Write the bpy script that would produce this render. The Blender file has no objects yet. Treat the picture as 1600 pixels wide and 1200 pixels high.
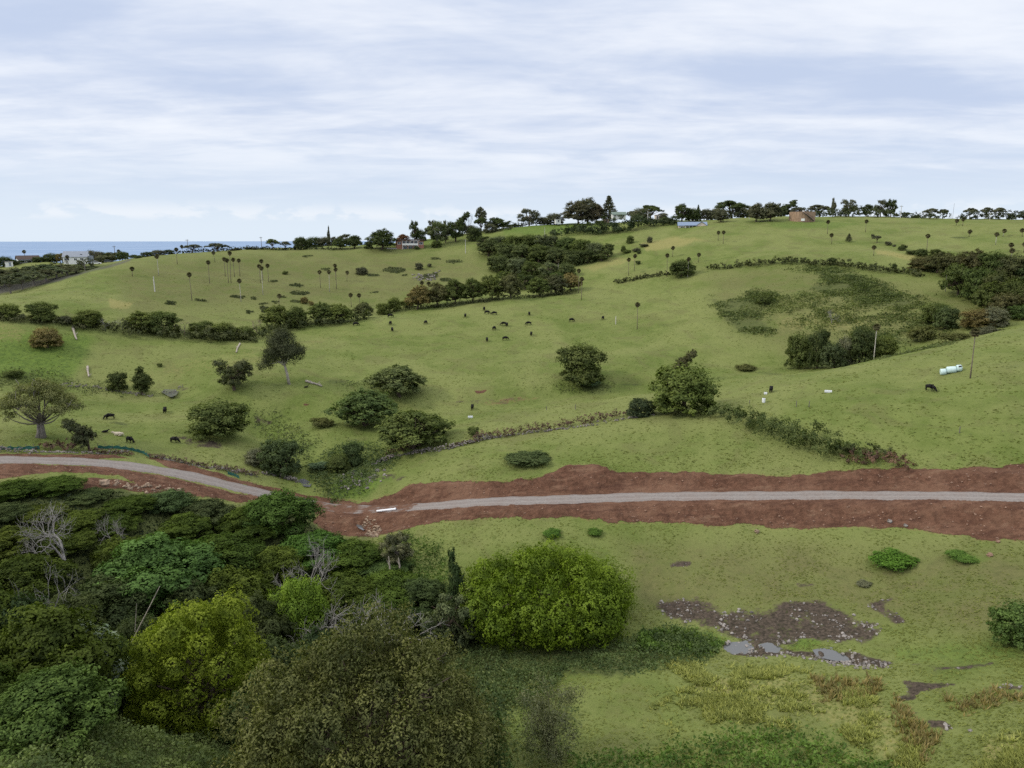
import bpy, math, random
import numpy as np
from mathutils import Vector, Matrix, noise as mnoise

# ------------------------------------------------------------------ camera, sky, sun, exposure
SC = bpy.context.scene
COL = SC.collection
CAM_Z = 120.0
F_PX = 1111.0                       # focal length in pixels of a 1600 px wide picture
PITCH = math.atan((600 - 373.5) / F_PX)
cd = bpy.data.cameras.new('camera')
cd.sensor_width = 36.0
cd.lens = 36.0 * F_PX / 1600.0
cd.clip_start = 0.5
cd.clip_end = 90000.0
cam = bpy.data.objects.new('camera', cd)
cam.location = (0, 0, CAM_Z)
cam.rotation_euler = (math.pi / 2 - PITCH, 0, 0)
COL.objects.link(cam)
SC.camera = cam

SUN_AZ = math.radians(-98.0)        # measured from +Y towards +X (negative: left of the view)
SUN_EL = math.radians(36.0)
to_sun = Vector((math.sin(SUN_AZ) * math.cos(SUN_EL), math.cos(SUN_AZ) * math.cos(SUN_EL), math.sin(SUN_EL)))
sl = bpy.data.lights.new('sun', 'SUN')
sl.energy = 1.5
sl.angle = math.radians(10.0)
sl.color = (1.0, 0.92, 0.78)
so = bpy.data.objects.new('sun', sl)
so.rotation_euler = to_sun.to_track_quat('Z', 'Y').to_euler()
so.location = (-60, 0, 200)
COL.objects.link(so)

SC.view_settings.view_transform = 'Standard'
SC.view_settings.look = 'None'
SC.view_settings.exposure = 0.28
SC.view_settings.gamma = 1.0
SC.view_settings.use_curve_mapping = False
SC.render.engine = 'CYCLES'
SC.cycles.max_bounces = 6
SC.cycles.diffuse_bounces = 3
SC.cycles.transmission_bounces = 3
SC.cycles.transparent_max_bounces = 4
SC.cycles.use_denoising = False
SC.cycles.sample_clamp_indirect = 4.0

class NT:
    """small helper to wire shader nodes"""
    def __init__(self, tree):
        self.t = tree
        tree.nodes.clear()
    def n(self, typ, ins=None, **props):
        nd = self.t.nodes.new(typ)
        for k, v in props.items():
            setattr(nd, k, v)
        for k, v in (ins or {}).items():
            self.put(nd.inputs[k], v)
        return nd
    def put(self, sock, v):
        if isinstance(v, bpy.types.NodeSocket):
            self.t.links.new(v, sock)
        elif isinstance(v, bpy.types.Node):
            self.t.links.new(v.outputs[0], sock)
        else:
            if sock.type == 'RGBA' and hasattr(v, '__len__') and len(v) == 3:
                v = (*v, 1.0)
            sock.default_value = v
    def math(self, op, a, b=None, c=None, clamp=False):
        nd = self.t.nodes.new('ShaderNodeMath')
        nd.operation = op
        nd.use_clamp = clamp
        self.put(nd.inputs[0], a)
        if b is not None: self.put(nd.inputs[1], b)
        if c is not None: self.put(nd.inputs[2], c)
        return nd.outputs[0]
    def vmath(self, op, a, b=None):
        nd = self.t.nodes.new('ShaderNodeVectorMath')
        nd.operation = op
        self.put(nd.inputs[0], a)
        if b is not None: self.put(nd.inputs[1], b)
        return nd.outputs[0]
    def step(self, x, lo, hi, a=0.0, b=1.0):
        nd = self.t.nodes.new('ShaderNodeMapRange')
        nd.interpolation_type = 'SMOOTHSTEP'
        self.put(nd.inputs['Value'], x)
        nd.inputs['From Min'].default_value = lo
        nd.inputs['From Max'].default_value = hi
        nd.inputs['To Min'].default_value = a
        nd.inputs['To Max'].default_value = b
        return nd.outputs['Result']
    def mix(self, f, a, b, mode='MIX'):
        nd = self.t.nodes.new('ShaderNodeMix')
        nd.data_type = 'RGBA'
        nd.blend_type = mode
        self.put(nd.inputs['Factor'], f)
        self.put(nd.inputs[6], a)
        self.put(nd.inputs[7], b)
        return nd.outputs[2]
    def noise(self, vec, scale, detail=3.0, rough=0.55, dist=0.0, w=None):
        nd = self.t.nodes.new('ShaderNodeTexNoise')
        if w is not None:
            nd.noise_dimensions = '4D'
            nd.inputs['W'].default_value = w
        self.put(nd.inputs['Vector'], vec)
        nd.inputs['Scale'].default_value = scale
        nd.inputs['Detail'].default_value = detail
        nd.inputs['Roughness'].default_value = rough
        nd.inputs['Distortion'].default_value = dist
        return nd.outputs[0]

def build_world():
    w = bpy.data.worlds.new('World')
    SC.world = w
    w.use_nodes = True
    t = NT(w.node_tree)
    sky = t.n('ShaderNodeTexSky', sky_type='NISHITA', sun_disc=False)
    sky.sun_elevation = SUN_EL
    sky.sun_rotation = SUN_AZ
    sky.altitude = 120.0
    sky.air_density = 1.0
    sky.dust_density = 1.5
    tc = t.n('ShaderNodeTexCoord')
    D = tc.outputs['Generated']
    sep = t.n('ShaderNodeSeparateXYZ', {0: D})
    z = t.math('MAXIMUM', sep.outputs['Z'], 0.0)
    # cloud deck seen in perspective: project the direction on a flat layer
    k = t.math('DIVIDE', 1.0, t.math('ADD', z, 0.10))
    px = t.math('MULTIPLY', sep.outputs['X'], k)
    py = t.math('MULTIPLY', sep.outputs['Y'], k)
    P = t.n('ShaderNodeCombineXYZ', {0: px, 1: py, 2: 0.0}).outputs[0]
    rot = t.n('ShaderNodeMapping', {'Vector': P, 'Rotation': (0, 0, math.radians(12)), 'Scale': (0.62, 1.0, 1.0)}).outputs[0]
    n1 = t.noise(rot, 0.80, 5.0, 0.55, 0.5, 3.1)
    n2 = t.noise(rot, 2.1, 6.0, 0.58, 0.4, 8.7)
    rot2 = t.n('ShaderNodeMapping', {'Vector': P, 'Rotation': (0, 0, math.radians(14)), 'Scale': (0.28, 1.1, 1.0)}).outputs[0]
    n3 = t.noise(rot2, 3.0, 4.0, 0.6, 0.5, 1.7)
    f = t.math('ADD', t.math('ADD', t.math('MULTIPLY', n1, 0.46), t.math('MULTIPLY', n2, 0.38)), t.math('MULTIPLY', n3, 0.16))
    bright = t.step(f, 0.38, 0.61)
    c_lo = (0.505, 0.585, 0.755)
    c_hi = (0.800, 0.835, 0.905)
    cloud = t.mix(bright, c_lo, c_hi)
    # brighter, greyer overhead as under thin overcast, raised and warmed to light the ground
    up = t.step(z, 0.22, 0.95)
    cloud = t.mix(up, cloud, t.mix(1.0, cloud, (1.95, 1.80, 1.56), 'MULTIPLY'))
    # the clear pale strip under the cloud edge near the horizon
    hz = t.step(t.math('ADD', z, t.math('MULTIPLY', t.math('SUBTRACT', n2, 0.5), 0.10)), 0.035, 0.15)
    low = t.mix(t.step(z, 0.0, 0.09), (0.68, 0.77, 0.87), (0.58, 0.67, 0.81))
    # a line of far small cumulus heads low over the sea
    az = t.math('ARCTAN2', sep.outputs['X'], sep.outputs['Y'])
    cv = t.n('ShaderNodeCombineXYZ', {0: t.math('MULTIPLY', az, 14.0), 1: t.math('MULTIPLY', z, 36.0), 2: 0.0}).outputs[0]
    cn = t.noise(cv, 1.0, 6.0, 0.58, 0.15, 5.0)
    band = t.math('MULTIPLY', t.step(z, 0.020, 0.030), t.step(z, 0.030, 0.052, 1.0, 0.0))
    puff = t.math('MULTIPLY', t.step(cn, 0.46, 0.56), band)
    low = t.mix(t.math('MULTIPLY', puff, 0.7), low, (0.80, 0.84, 0.90))
    col = t.mix(hz, low, cloud)
    # the overcast in front of the clear sky; thin enough for a little of its blue
    bg_c = t.mix(1.0, col, (9.4, 9.4, 9.4), 'MULTIPLY')
    full = t.mix(0.06, bg_c, sky.outputs[0])
    bg = t.n('ShaderNodeBackground', {'Color': full, 'Strength': 0.1})
    out = t.n('ShaderNodeOutputWorld')
    t.t.links.new(bg.outputs[0], out.inputs[0])
build_world()

# ------------------------------------------------------------------ picture <-> place
CP, SP = math.cos(PITCH), math.sin(PITCH)
def ray(u, v):
    """azimuth and slope (rise over plan distance) of the sight line through a photo pixel"""
    x = (np.asarray(u, float) - 800) / F_PX
    y = (600 - np.asarray(v, float)) / F_PX
    dy = CP + y * SP
    dz = -SP + y * CP
    h = np.hypot(x, dy)
    return np.arctan2(x, dy), dz / h
def project(X, Y, Z):
    dz = Z - CAM_Z
    dep = Y * CP - dz * SP
    upc = Y * SP + dz * CP
    dep_s = np.where(dep > 0.1, dep, 0.1)
    return 800 + F_PX * X / dep_s, 600 - F_PX * upc / dep_s, dep

# ------------------------------------------------------------------ terrain: heights through surveyed points
# (photo column, photo row, plan distance in metres)
CTRL = [
 # right edge
 (1600,1200,58),(1600,1120,66),(1600,1040,78),(1600,960,90),(1600,845,108),(1600,776,118),(1600,727,128),(1600,660,140),(1600,590,158),(1600,545,177),(1600,513,200),
 (1600,512,232),(1600,480,262),(1600,436,295),(1600,395,335),(1600,368,375),(1600,343,428),(1600,352,470),(1600,395,560),
 (1400,1200,58),(1400,1100,67),(1400,1032,78),(1400,1000,83),(1400,930,93),(1400,824,109),(1400,774,117),(1400,730,126),(1400,640,145),(1400,590,165),(1400,556,190),
 (1400,560,210),(1400,532,236),(1400,470,270),(1400,428,300),(1400,395,335),(1400,365,380),(1400,339,432),(1400,350,480),(1400,395,560),
 (1200,1200,57),(1200,1085,68),(1200,1020,78),(1200,990,83),(1200,920,93),(1200,825,108),(1200,774,116),(1200,743,122),(1200,680,136),(1200,620,158),(1200,590,182),
 (1200,592,200),(1200,560,220),(1200,480,262),(1200,415,310),(1200,380,350),(1200,347,400),(1200,338,428),(1200,350,470),(1200,395,560),
 (1000,1200,57),(1000,1060,71),(1000,980,83),(1000,815,108),(1000,776,115),(1000,738,122),(1000,660,143),(1000,620,170),(1000,606,188),
 (1000,570,208),(1000,515,248),(1000,440,308),(1000,400,345),(1000,356,400),(1000,345,425),(1000,352,465),(1000,395,560),
 (800,1200,56),(800,1060,72),(800,960,86),(800,810,108),(800,781,115),(800,752,121),(800,690,140),(800,640,168),(800,622,180),
 (800,580,204),(800,505,252),(800,466,290),(800,460,318),(800,425,350),(800,372,405),(800,355,440),(800,362,480),(800,398,560),
 (680,690,146),(700,632,174),
 (600,1200,55),(600,1085,72),(600,905,98),(600,850,108),(600,797,122),(600,760,131),(600,715,146),(600,660,166),(600,620,184),(600,560,216),(600,510,250),(600,494,262),
 (600,492,282),(600,450,322),(600,400,385),(600,386,402),(600,380,425),(600,388,480),(600,420,560),
 (500,840,112),(490,800,122),(490,752,133),(470,700,150),
 (400,1200,54),(400,1120,68),(400,950,96),(400,820,115),(400,770,129),(400,735,140),(400,690,156),(400,630,182),(400,600,195),(400,545,228),(400,526,245),
 (400,505,264),(400,459,308),(400,420,355),(400,388,402),(400,396,450),(400,430,540),
 (200,1200,53),(200,1125,68),(200,965,94),(200,790,119),(200,723,142),(200,688,158),(200,650,178),(200,612,203),(200,540,238),(200,512,250),
 (200,450,300),(200,408,350),(200,408,400),(200,415,450),(200,450,540),
 (0,1200,53),(0,1125,68),(0,965,94),(0,790,121),(0,720,145),(0,690,157),(0,650,178),(0,605,205),(0,560,228),(0,497,256),
 (0,460,300),(0,462,318),(0,434,360),(0,434,395),(0,417,440),(0,440,490),(0,480,560),(60,430,385),(60,411,440),(60,425,480),(125,425,375),(125,414,428),(125,424,470),
]
def tps_fit():
    pts = []
    for u, v, r in CTRL:
        th, s = ray(u, v)
        pts.append((float(th), math.log(r), float(s)))
    for u in (-350, 1950):                       # carry the edges on outside the frame
        for uu, v, r in CTRL:
            if uu == (0 if u < 0 else 1600):
                th, s = ray(uu, v)
                th2 = float(th) + (-0.3 if u < 0 else 0.3)
                pts.append((th2, math.log(r), float(s)))
                if r in (53, 58, 145, 118, 256, 262, 395, 428, 540, 560):
                    pts.append((th2 * 1.75, math.log(r), float(s)))
    for th in np.linspace(-1.5, 1.5, 9):
        for r, z in ((10, -41.5), (30, -44.5), (750, -95.0), (1100, -135.0), (1700, -150.0)):
            pts.append((float(th), math.log(r), z / r))
    P = np.array(pts)
    return P
TH_K = 1.25
_P = tps_fit()
_C = np.column_stack([_P[:, 0] * TH_K, _P[:, 1]])
def _kern(d2):
    return np.where(d2 > 1e-12, d2 * np.log(np.maximum(d2, 1e-12)), 0.0)
_n = len(_C)
_A = np.zeros((_n + 3, _n + 3))
_A[:_n, :_n] = _kern(((_C[:, None] - _C[None]) ** 2).sum(-1)) + np.eye(_n) * 0.00003
_A[:_n, _n] = 1; _A[:_n, _n + 1:] = _C
_A[_n, :_n] = 1; _A[_n + 1:, :_n] = _C.T
_W = np.linalg.solve(_A, np.concatenate([_P[:, 2], np.zeros(3)]))
def tps(th, lr):
    q = np.column_stack([np.ravel(th) * TH_K, np.ravel(lr)])
    out = np.empty(len(q))
    for i in range(0, len(q), 20000):
        c = q[i:i + 20000]
        d2 = (c[:, :1] - _C[None, :, 0]) ** 2 + (c[:, 1:2] - _C[None, :, 1]) ** 2
        out[i:i + 20000] = _kern(d2) @ _W[:_n] + _W[_n] + c @ _W[_n + 1:]
    return out.reshape(np.shape(th))

def _hash(ix, iy, seed):
    h = (ix.astype(np.int64) * 374761393 + iy.astype(np.int64) * 668265263 + seed * 1442695041) & 0x7fffffff
    h = ((h ^ (h >> 13)) * 1274126177) & 0x7fffffff
    return ((h ^ (h >> 16)) & 0xffff) / 65535.0
def vnoise(x, y, seed=0):
    ix, iy = np.floor(x), np.floor(y)
    fx, fy = x - ix, y - iy
    fx = fx * fx * (3 - 2 * fx); fy = fy * fy * (3 - 2 * fy)
    a = _hash(ix, iy, seed); b = _hash(ix + 1, iy, seed)
    c = _hash(ix, iy + 1, seed); d = _hash(ix + 1, iy + 1, seed)
    return (a * (1 - fx) + b * fx) * (1 - fy) + (c * (1 - fx) + d * fx) * fy - 0.5
def fbm(x, y, seed=0, oct=3):
    o = 0; a = 1.0
    for i in range(oct):
        o = o + a * vnoise(x * 2 ** i + 17.3 * i, y * 2 ** i - 9.1 * i, seed + i)
        a *= 0.5
    return o

TH = np.concatenate([np.linspace(-1.5, -0.70, 34)[:-1], np.linspace(-0.70, 0.70, 600), np.linspace(0.70, 1.5, 34)[1:]])
R = np.concatenate([np.geomspace(6, 50, 40)[:-1], np.linspace(50, 200, 340)[:-1], np.linspace(200, 480, 141)[:-1], np.geomspace(480, 1700, 40)])
LR = np.log(R)
T2, L2 = np.meshgrid(TH, LR)                    # rows: distance, columns: azimuth
R2 = np.exp(L2)
# the surveyed sheet is smooth: solve it on a coarser net, then refine
_thc = np.linspace(-1.5, 1.5, 241); _lrc = np.linspace(LR[0], LR[-1], 300)
_tc, _lc = np.meshgrid(_thc, _lrc)
_sc = tps(_tc, _lc)
def bil(grid, xs, ys, x, y):
    fx = np.interp(x, xs, np.arange(len(xs))); fy = np.interp(y, ys, np.arange(len(ys)))
    ix = np.minimum(fx.astype(int), len(xs) - 2); iy = np.minimum(fy.astype(int), len(ys) - 2)
    fx = fx - ix; fy = fy - iy
    return (grid[iy, ix] * (1 - fx) + grid[iy, ix + 1] * fx) * (1 - fy) + (grid[iy + 1, ix] * (1 - fx) + grid[iy + 1, ix + 1] * fx) * fy
S2 = bil(_sc, _thc, _lrc, T2, L2)
X2 = R2 * np.sin(T2); Y2 = R2 * np.cos(T2)
Z2 = CAM_Z + S2 * R2
Z2 = Z2 + fbm(X2 / 34, Y2 / 34, 5) * 1.5 + fbm(X2 / 6.0, Y2 / 6.0, 9, 3) * 0.40

def ground_z(x, y):
    x = np.asarray(x, float); y = np.asarray(y, float)
    return bil(Z2, TH, LR, np.arctan2(x, y), np.log(np.maximum(np.hypot(x, y), 6.0)))
_RF = np.exp(np.linspace(math.log(20), math.log(1200), 2600))
def hit(u, v, rmin=20.0):
    """where the sight line of a photo pixel first meets the ground: x, y, z, plan distance"""
    th, s = ray(u, v)
    th = float(th); s = float(s)
    z = bil(Z2, TH, LR, np.full(len(_RF), th), np.log(_RF))
    ok = ((z - CAM_Z) / _RF >= s) & (_RF >= rmin)
    i = int(np.argmax(ok))
    if not ok[i]:
        i = int(np.argmax(np.where((_RF >= rmin) & (_RF < 520), (z - CAM_Z) / _RF, -9)))
    r = _RF[i]
    return r * math.sin(th), r * math.cos(th), float(ground_z(r * math.sin(th), r * math.cos(th))), r
def at_r(u, r, v=380):
    th, s = ray(u, v)
    x, y = r * math.sin(th), r * math.cos(th)
    return x, y, float(ground_z(x, y)), r
# ------------------------------------------------------------------ road line, pools and worn ground on the sheet
def smooth_poly(pts, n):
    pts = np.array(pts, float)
    d = np.concatenate([[0], np.cumsum(np.hypot(*np.diff(pts, axis=0).T))])
    q = np.linspace(0, d[-1], n)
    out = np.column_stack([np.interp(q, d, pts[:, k]) for k in range(pts.shape[1])])
    return out
def blur(a, n):
    k = np.ones(n) / n
    p = np.concatenate([np.repeat(a[:1], n // 2, 0), a, np.repeat(a[-1:], n // 2, 0)])
    return np.column_stack([np.convolve(p[:, i], k, 'valid')[:len(a)] for i in range(a.shape[1])])
# the creek bed that drains the paddocks to the culvert
for _pts, _dep, _wid in (([(545,808),(520,785),(497,766),(478,752),(462,716),(436,684),(424,658)], 3.2, 8.0), ([(424,658),(450,640),(520,640),(610,640),(700,630),(800,622),(900,612),(1000,606),(1090,597)], 2.0, 8.0), ([(400,655),(340,625),(270,612),(180,604),(60,600),(-60,600)], 1.0, 7.0)):
    _ln = smooth_poly([hit(u, v, 90)[:2] for u, v in _pts], 60)
    _m = (R2 > 95) & (R2 < 250)
    _q = np.full(Z2[_m].shape, 1e9)
    for _p in _ln: _q = np.minimum(_q, np.hypot(X2[_m] - _p[0], Y2[_m] - _p[1]))
    Z2[_m] -= _dep * np.exp(-(_q / _wid) ** 2)
ROAD_PX = [(-220,716),(-60,716),(0,718),(60,718),(120,719.5),(180,723.5),(240,732),(300,744),(360,757),(400,767),(440,779),(480,790),(520,796),(560,798),(600,796.5),(640,793),(700,787),(760,783.5),(830,781),(900,779),(1000,776.5),(1100,774.5),(1300,773.5),(1450,774.5),(1600,776),(1680,777),(1850,779)]
_rd = np.array([hit(u, v, 90)[:3] for u, v in ROAD_PX])
ROAD = blur(smooth_poly(_rd, 420), 15)
ROAD[:, 2] = blur(ROAD[:, 2:], 31)[:, 0]
ROAD_W = 4.7
_nm = np.gradient(ROAD[:, :2], axis=0); _nm /= np.linalg.norm(_nm, axis=1)[:, None]
ROAD_N = np.column_stack([-_nm[:, 1], _nm[:, 0]])
def road_dist(x, y):
    best = np.full(np.shape(x), 1e9); bz = np.zeros(np.shape(x)); bi = np.zeros(np.shape(x), int)
    for i in range(len(ROAD)):
        d = (x - ROAD[i, 0]) ** 2 + (y - ROAD[i, 1]) ** 2
        m = d < best
        best = np.where(m, d, best); bz = np.where(m, ROAD[i, 2], bz); bi = np.where(m, i, bi)
    return np.sqrt(best), bz, bi
def sstep(x, a, b):
    t = np.clip((x - a) / (b - a), 0, 1)
    return t * t * (3 - 2 * t)
_nr = (R2 > 85) & (R2 < 260)
_d, _bz, _ = road_dist(X2[_nr], Y2[_nr])
_w = 1 - sstep(_d, ROAD_W / 2 + 0.4, ROAD_W / 2 + 4.5)
Z2[_nr] = Z2[_nr] * (1 - _w) + (_bz - 0.10) * _w

U2, V2, D2 = project(X2, Y2, Z2)
WU = fbm(X2 / (R2 * .035), Y2 / (R2 * .035), 201, 3); WV = fbm(X2 / (R2 * .03), Y2 / (R2 * .03), 211, 3)
def pmask(poly, soft=5.0, rmin=0, rmax=1e9):
    """0..1 cover of the ground by an outline surveyed in the photo"""
    p = np.array(poly, float)
    out = np.zeros(U2.shape)
    m = (U2 > p[:, 0].min() - 4 * soft) & (U2 < p[:, 0].max() + 4 * soft) & (V2 > p[:, 1].min() - 4 * soft) & (V2 < p[:, 1].max() + 4 * soft) & (D2 > 1) & (R2 > rmin) & (R2 < rmax)
    if not m.any(): return out
    k_ = np.clip(soft, 1.5, 8.0)
    u = U2[m] + WU[m] * k_ * 2.2; v = V2[m] + WV[m] * k_ * 1.3
    ins = np.zeros(len(u), bool); dist = np.full(len(u), 1e9)
    for i in range(len(p)):
        a, b = p[i], p[(i + 1) % len(p)]
        cr = ((a[1] > v) != (b[1] > v))
        with np.errstate(divide='ignore', invalid='ignore'):
            xx = (b[0] - a[0]) * (v - a[1]) / (b[1] - a[1]) + a[0]
        ins ^= cr & (u < xx)
        ab = b - a; L = max(ab @ ab, 1e-9)
        tt = np.clip(((u - a[0]) * ab[0] + (v - a[1]) * ab[1]) / L, 0, 1)
        dist = np.minimum(dist, np.hypot(u - a[0] - tt * ab[0], v - a[1] - tt * ab[1]))
    sd = np.where(ins, dist, -dist)
    out[m] = sstep(sd, -soft, soft)
    return out
def pline(pts, w, soft=3.0, rmin=0, rmax=1e9):
    p = np.array(pts, float); out = np.zeros(U2.shape)
    m = (U2 > p[:, 0].min() - 30) & (U2 < p[:, 0].max() + 30) & (V2 > p[:, 1].min() - 30) & (V2 < p[:, 1].max() + 30) & (D2 > 1) & (R2 > rmin) & (R2 < rmax)
    u, v = U2[m], V2[m]; dist = np.full(len(u), 1e9)
    for a, b in zip(p[:-1], p[1:]):
        ab = b - a; L = max(ab @ ab, 1e-9)
        tt = np.clip(((u - a[0]) * ab[0] + (v - a[1]) * ab[1]) / L, 0, 1)
        dist = np.minimum(dist, np.hypot(u - a[0] - tt * ab[0], v - a[1] - tt * ab[1]))
    out[m] = 1 - sstep(dist, max(w - soft, 0), w + soft)
    return out
def pblob(u, v, ru, rv, **k):
    return pmask([(u + ru * math.cos(a), v + rv * math.sin(a)) for a in np.linspace(0, 6.2832, 17)[:-1]], soft=max(1.5, min(rv * 0.7, 9)), **k)
def mx(*a):
    o = a[0]
    for b in a[1:]: o = np.maximum(o, b)
    return o

POOLS = {
 'far_pool': [(1134,1013),(1146,1007),(1168,1004),(1184,1008),(1181,1016),(1160,1021),(1142,1020)],
 'mid_pool': [(1192,1009),(1206,1006),(1220,1011),(1217,1018),(1196,1018)],
 'near_pool': [(1281,1018),(1298,1015),(1328,1020),(1329,1029),(1305,1029),(1286,1025)],
 'pond': [(254,606),(265,605.5),(278,606),(272,615),(266,617),(257,612)],
 'creek': [(468,746),(476,746),(484,752),(482,757),(475,757),(469,752)],
 'drain': [(556,817),(563,818),(571,824),(566,826),(560,823)],
}
POOL_Z = {}
for nm, poly in POOLS.items():
    c = np.mean(poly, axis=0)
    x, y, z, r = hit(c[0], c[1])
    POOL_Z[nm] = z
    pm = pmask([(c[0] + (a - c[0]) * 1.5, c[1] + (b - c[1]) * 1.7) for a, b in poly], 5, r - 12, r + 12)
    pi = pmask(poly, 2.5, r - 12, r + 12)
    Z2 = Z2 * (1 - pm) + (z + 0.03) * pm
    Z2 = Z2 - pi * 0.28

dirt_up = pmask([(500,803),(545,790),(600,775),(640,757),(700,752),(790,753),(850,742),(880,731),(930,727),(950,738),(1040,739),(1110,741),(1200,746),(1265,743),(1330,734),(1400,731),(1480,734),(1520,729),(1600,725),(1900,720),(1900,852),(1600,845),(1540,842),(1480,832),(1400,824),(1330,820),(1250,828),(1180,822),(1100,820),(1000,815),(950,818),(900,808),(830,808),(760,810),(690,815),(640,824),(600,834),(560,840),(515,836),(490,815)], 4, 90, 160)
dirt_left = mx(pmask([(-200,722),(0,724),(100,727),(180,730),(240,741),(300,754),(370,772),(440,790),(470,800),(430,795),(380,787),(310,777),(250,768),(190,746),(150,740),(80,738),(40,744),(0,748),(-200,750)], 3, 90, 170),
               pmask([(98,750),(150,748),(190,752),(240,757),(300,771),(260,772),(200,767),(150,764),(105,762)], 3, 90, 160),
               pmask([(225,713),(300,728),(360,746),(430,770),(470,788),(450,786),(400,764),(340,748),(260,730)], 3, 90, 170),
               pmask([(-200,708),(0,709),(150,710),(210,716),(150,718),(0,714),(-200,712)], 2, 90, 175) * 0.75)
_shoulder = np.zeros(Z2.shape); _shoulder[_nr] = 1 - sstep(_d, 3.0, 4.6)
dirt = mx(dirt_up, dirt_left, _shoulder * sstep(U2, 350, 420) * (1 - sstep(U2, 520, 600)), pmask([(740,612),(762,609),(758,613),(745,616)], 2), pmask([(748,628),(790,622),(850,618),(800,630),(760,633)], 3) * 0.34, pblob(478, 632, 6, 1.6) * .8)
mud = mx(pmask([(1035,940),(1085,934),(1120,944),(1150,957),(1180,955),(1230,941),(1290,941),(1335,956),(1370,972),(1380,990),(1350,1000),(1290,1000),(1250,1003),(1235,1012),(1180,1014),(1150,998),(1120,980),(1080,976),(1045,964)], 11, 60, 110),
         pmask([(1130,1010),(1200,1003),(1240,1020),(1330,1014),(1395,1035),(1380,1043),(1320,1034),(1240,1026),(1150,1024)], 4, 60, 110),
         pmask([(1045,880),(1080,877),(1080,886),(1052,888)], 3), pmask([(1240,910),(1275,912),(1262,920),(1245,917)], 3) * .7,
         pmask([(1355,940),(1400,932),(1380,945),(1420,970),(1400,976),(1365,955)], 3) * .8,
         pmask([(1410,1062),(1470,1066),(1500,1070),(1440,1080),(1430,1092),(1395,1096),(1420,1080)], 3), pmask([(1505,1069),(1600,1072),(1600,1080),(1560,1076)], 2), pmask([(1448,1122),(1485,1128),(1490,1140),(1460,1136)], 3), pmask([(1400,1110),(1440,1113),(1430,1118)], 2) * .8,
         pmask([(1420,1036),(1480,1040),(1560,1034),(1540,1042),(1460,1048)], 2) * .6,
         pmask([(560,735),(640,742),(620,752),(575,748)], 4) * .6, pmask([(265,680),(345,690),(350,705),(300,698)], 4, 130, 190) * .7,
         pmask([(255,618),(290,612),(300,606),(288,604),(280,612)], 3) * .7, pmask([(395,650),(425,655),(420,664),(398,662)], 4) * .8,
         pmask([(700,628),(740,624),(820,620),(850,616),(800,632),(740,633)], 3) * .5)
lush = mx(pmask([(-100,506),(60,514),(130,520),(150,530),(130,570),(100,596),(40,594),(-100,590)], 12, 190, 262) * .9,
          pmask([(520,760),(560,735),(600,745),(570,775),(520,790)], 8, 100, 160), pblob(1390, 876, 30, 12) * .6, pblob(1510, 870, 30, 8) * .6,
          pmask([(1040,980),(1120,985),(1150,1000),(1130,1010),(1060,1006)], 6) * .9, pmask([(1225,1000),(1280,998),(1280,1014),(1235,1016)], 4) * .9, pmask([(1400,1010),(1600,1000),(1600,1030),(1400,1032)], 8) * .6,
          pmask([(780,352),(950,340),(960,352),(880,362),(790,366)], 4, 380) * .8, pmask([(1200,348),(1260,344),(1340,350),(1300,357),(1210,356)], 3, 330) * .7, pmask([(520,376),(580,366),(700,372),(690,384),(520,384)], 4, 380) * .5,
          pmask([(420,640),(500,690),(490,720),(440,720),(400,680)], 14) * .4)
dry_sunlit = mx(pmask([(165,462),(205,470),(195,480),(165,480)], 6, 250, 360) * .8, pmask([(990,378),(1060,368),(1110,376),(1060,388),(1000,392)], 6, 300) * .8, pmask([(1365,386),(1440,396),(1425,404),(1370,396)], 5, 280) * .8,
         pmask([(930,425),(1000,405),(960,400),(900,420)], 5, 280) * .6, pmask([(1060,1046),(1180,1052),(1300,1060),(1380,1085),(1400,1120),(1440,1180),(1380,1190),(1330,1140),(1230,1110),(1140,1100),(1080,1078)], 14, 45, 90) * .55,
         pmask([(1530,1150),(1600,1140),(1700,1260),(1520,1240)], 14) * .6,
         pmask([(-80,595),(200,580),(340,545),(500,515),(640,495),(760,495),(640,520),(480,550),(380,585),(200,612)], 22, 180, 275) * .42,  # sunlit strip of the cattle paddock painted in as short yellow grass
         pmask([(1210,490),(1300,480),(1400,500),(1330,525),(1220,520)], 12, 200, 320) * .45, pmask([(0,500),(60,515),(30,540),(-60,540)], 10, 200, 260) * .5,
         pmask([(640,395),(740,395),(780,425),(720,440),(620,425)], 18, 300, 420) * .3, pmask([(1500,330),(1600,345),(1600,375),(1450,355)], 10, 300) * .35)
olive = mx(pmask([(170,420),(400,392),(640,392),(760,410),(750,440),(640,470),(430,478),(200,490)], 25, 250, 420) * .85,
           pmask([(1100,420),(1340,415),(1560,470),(1500,520),(1250,560),(1120,500)], 25, 190, 330) * .75,
           pmask([(960,845),(1640,862),(1640,1010),(1300,945),(1000,960)], 30, 75, 110) * 1.0)
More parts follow.
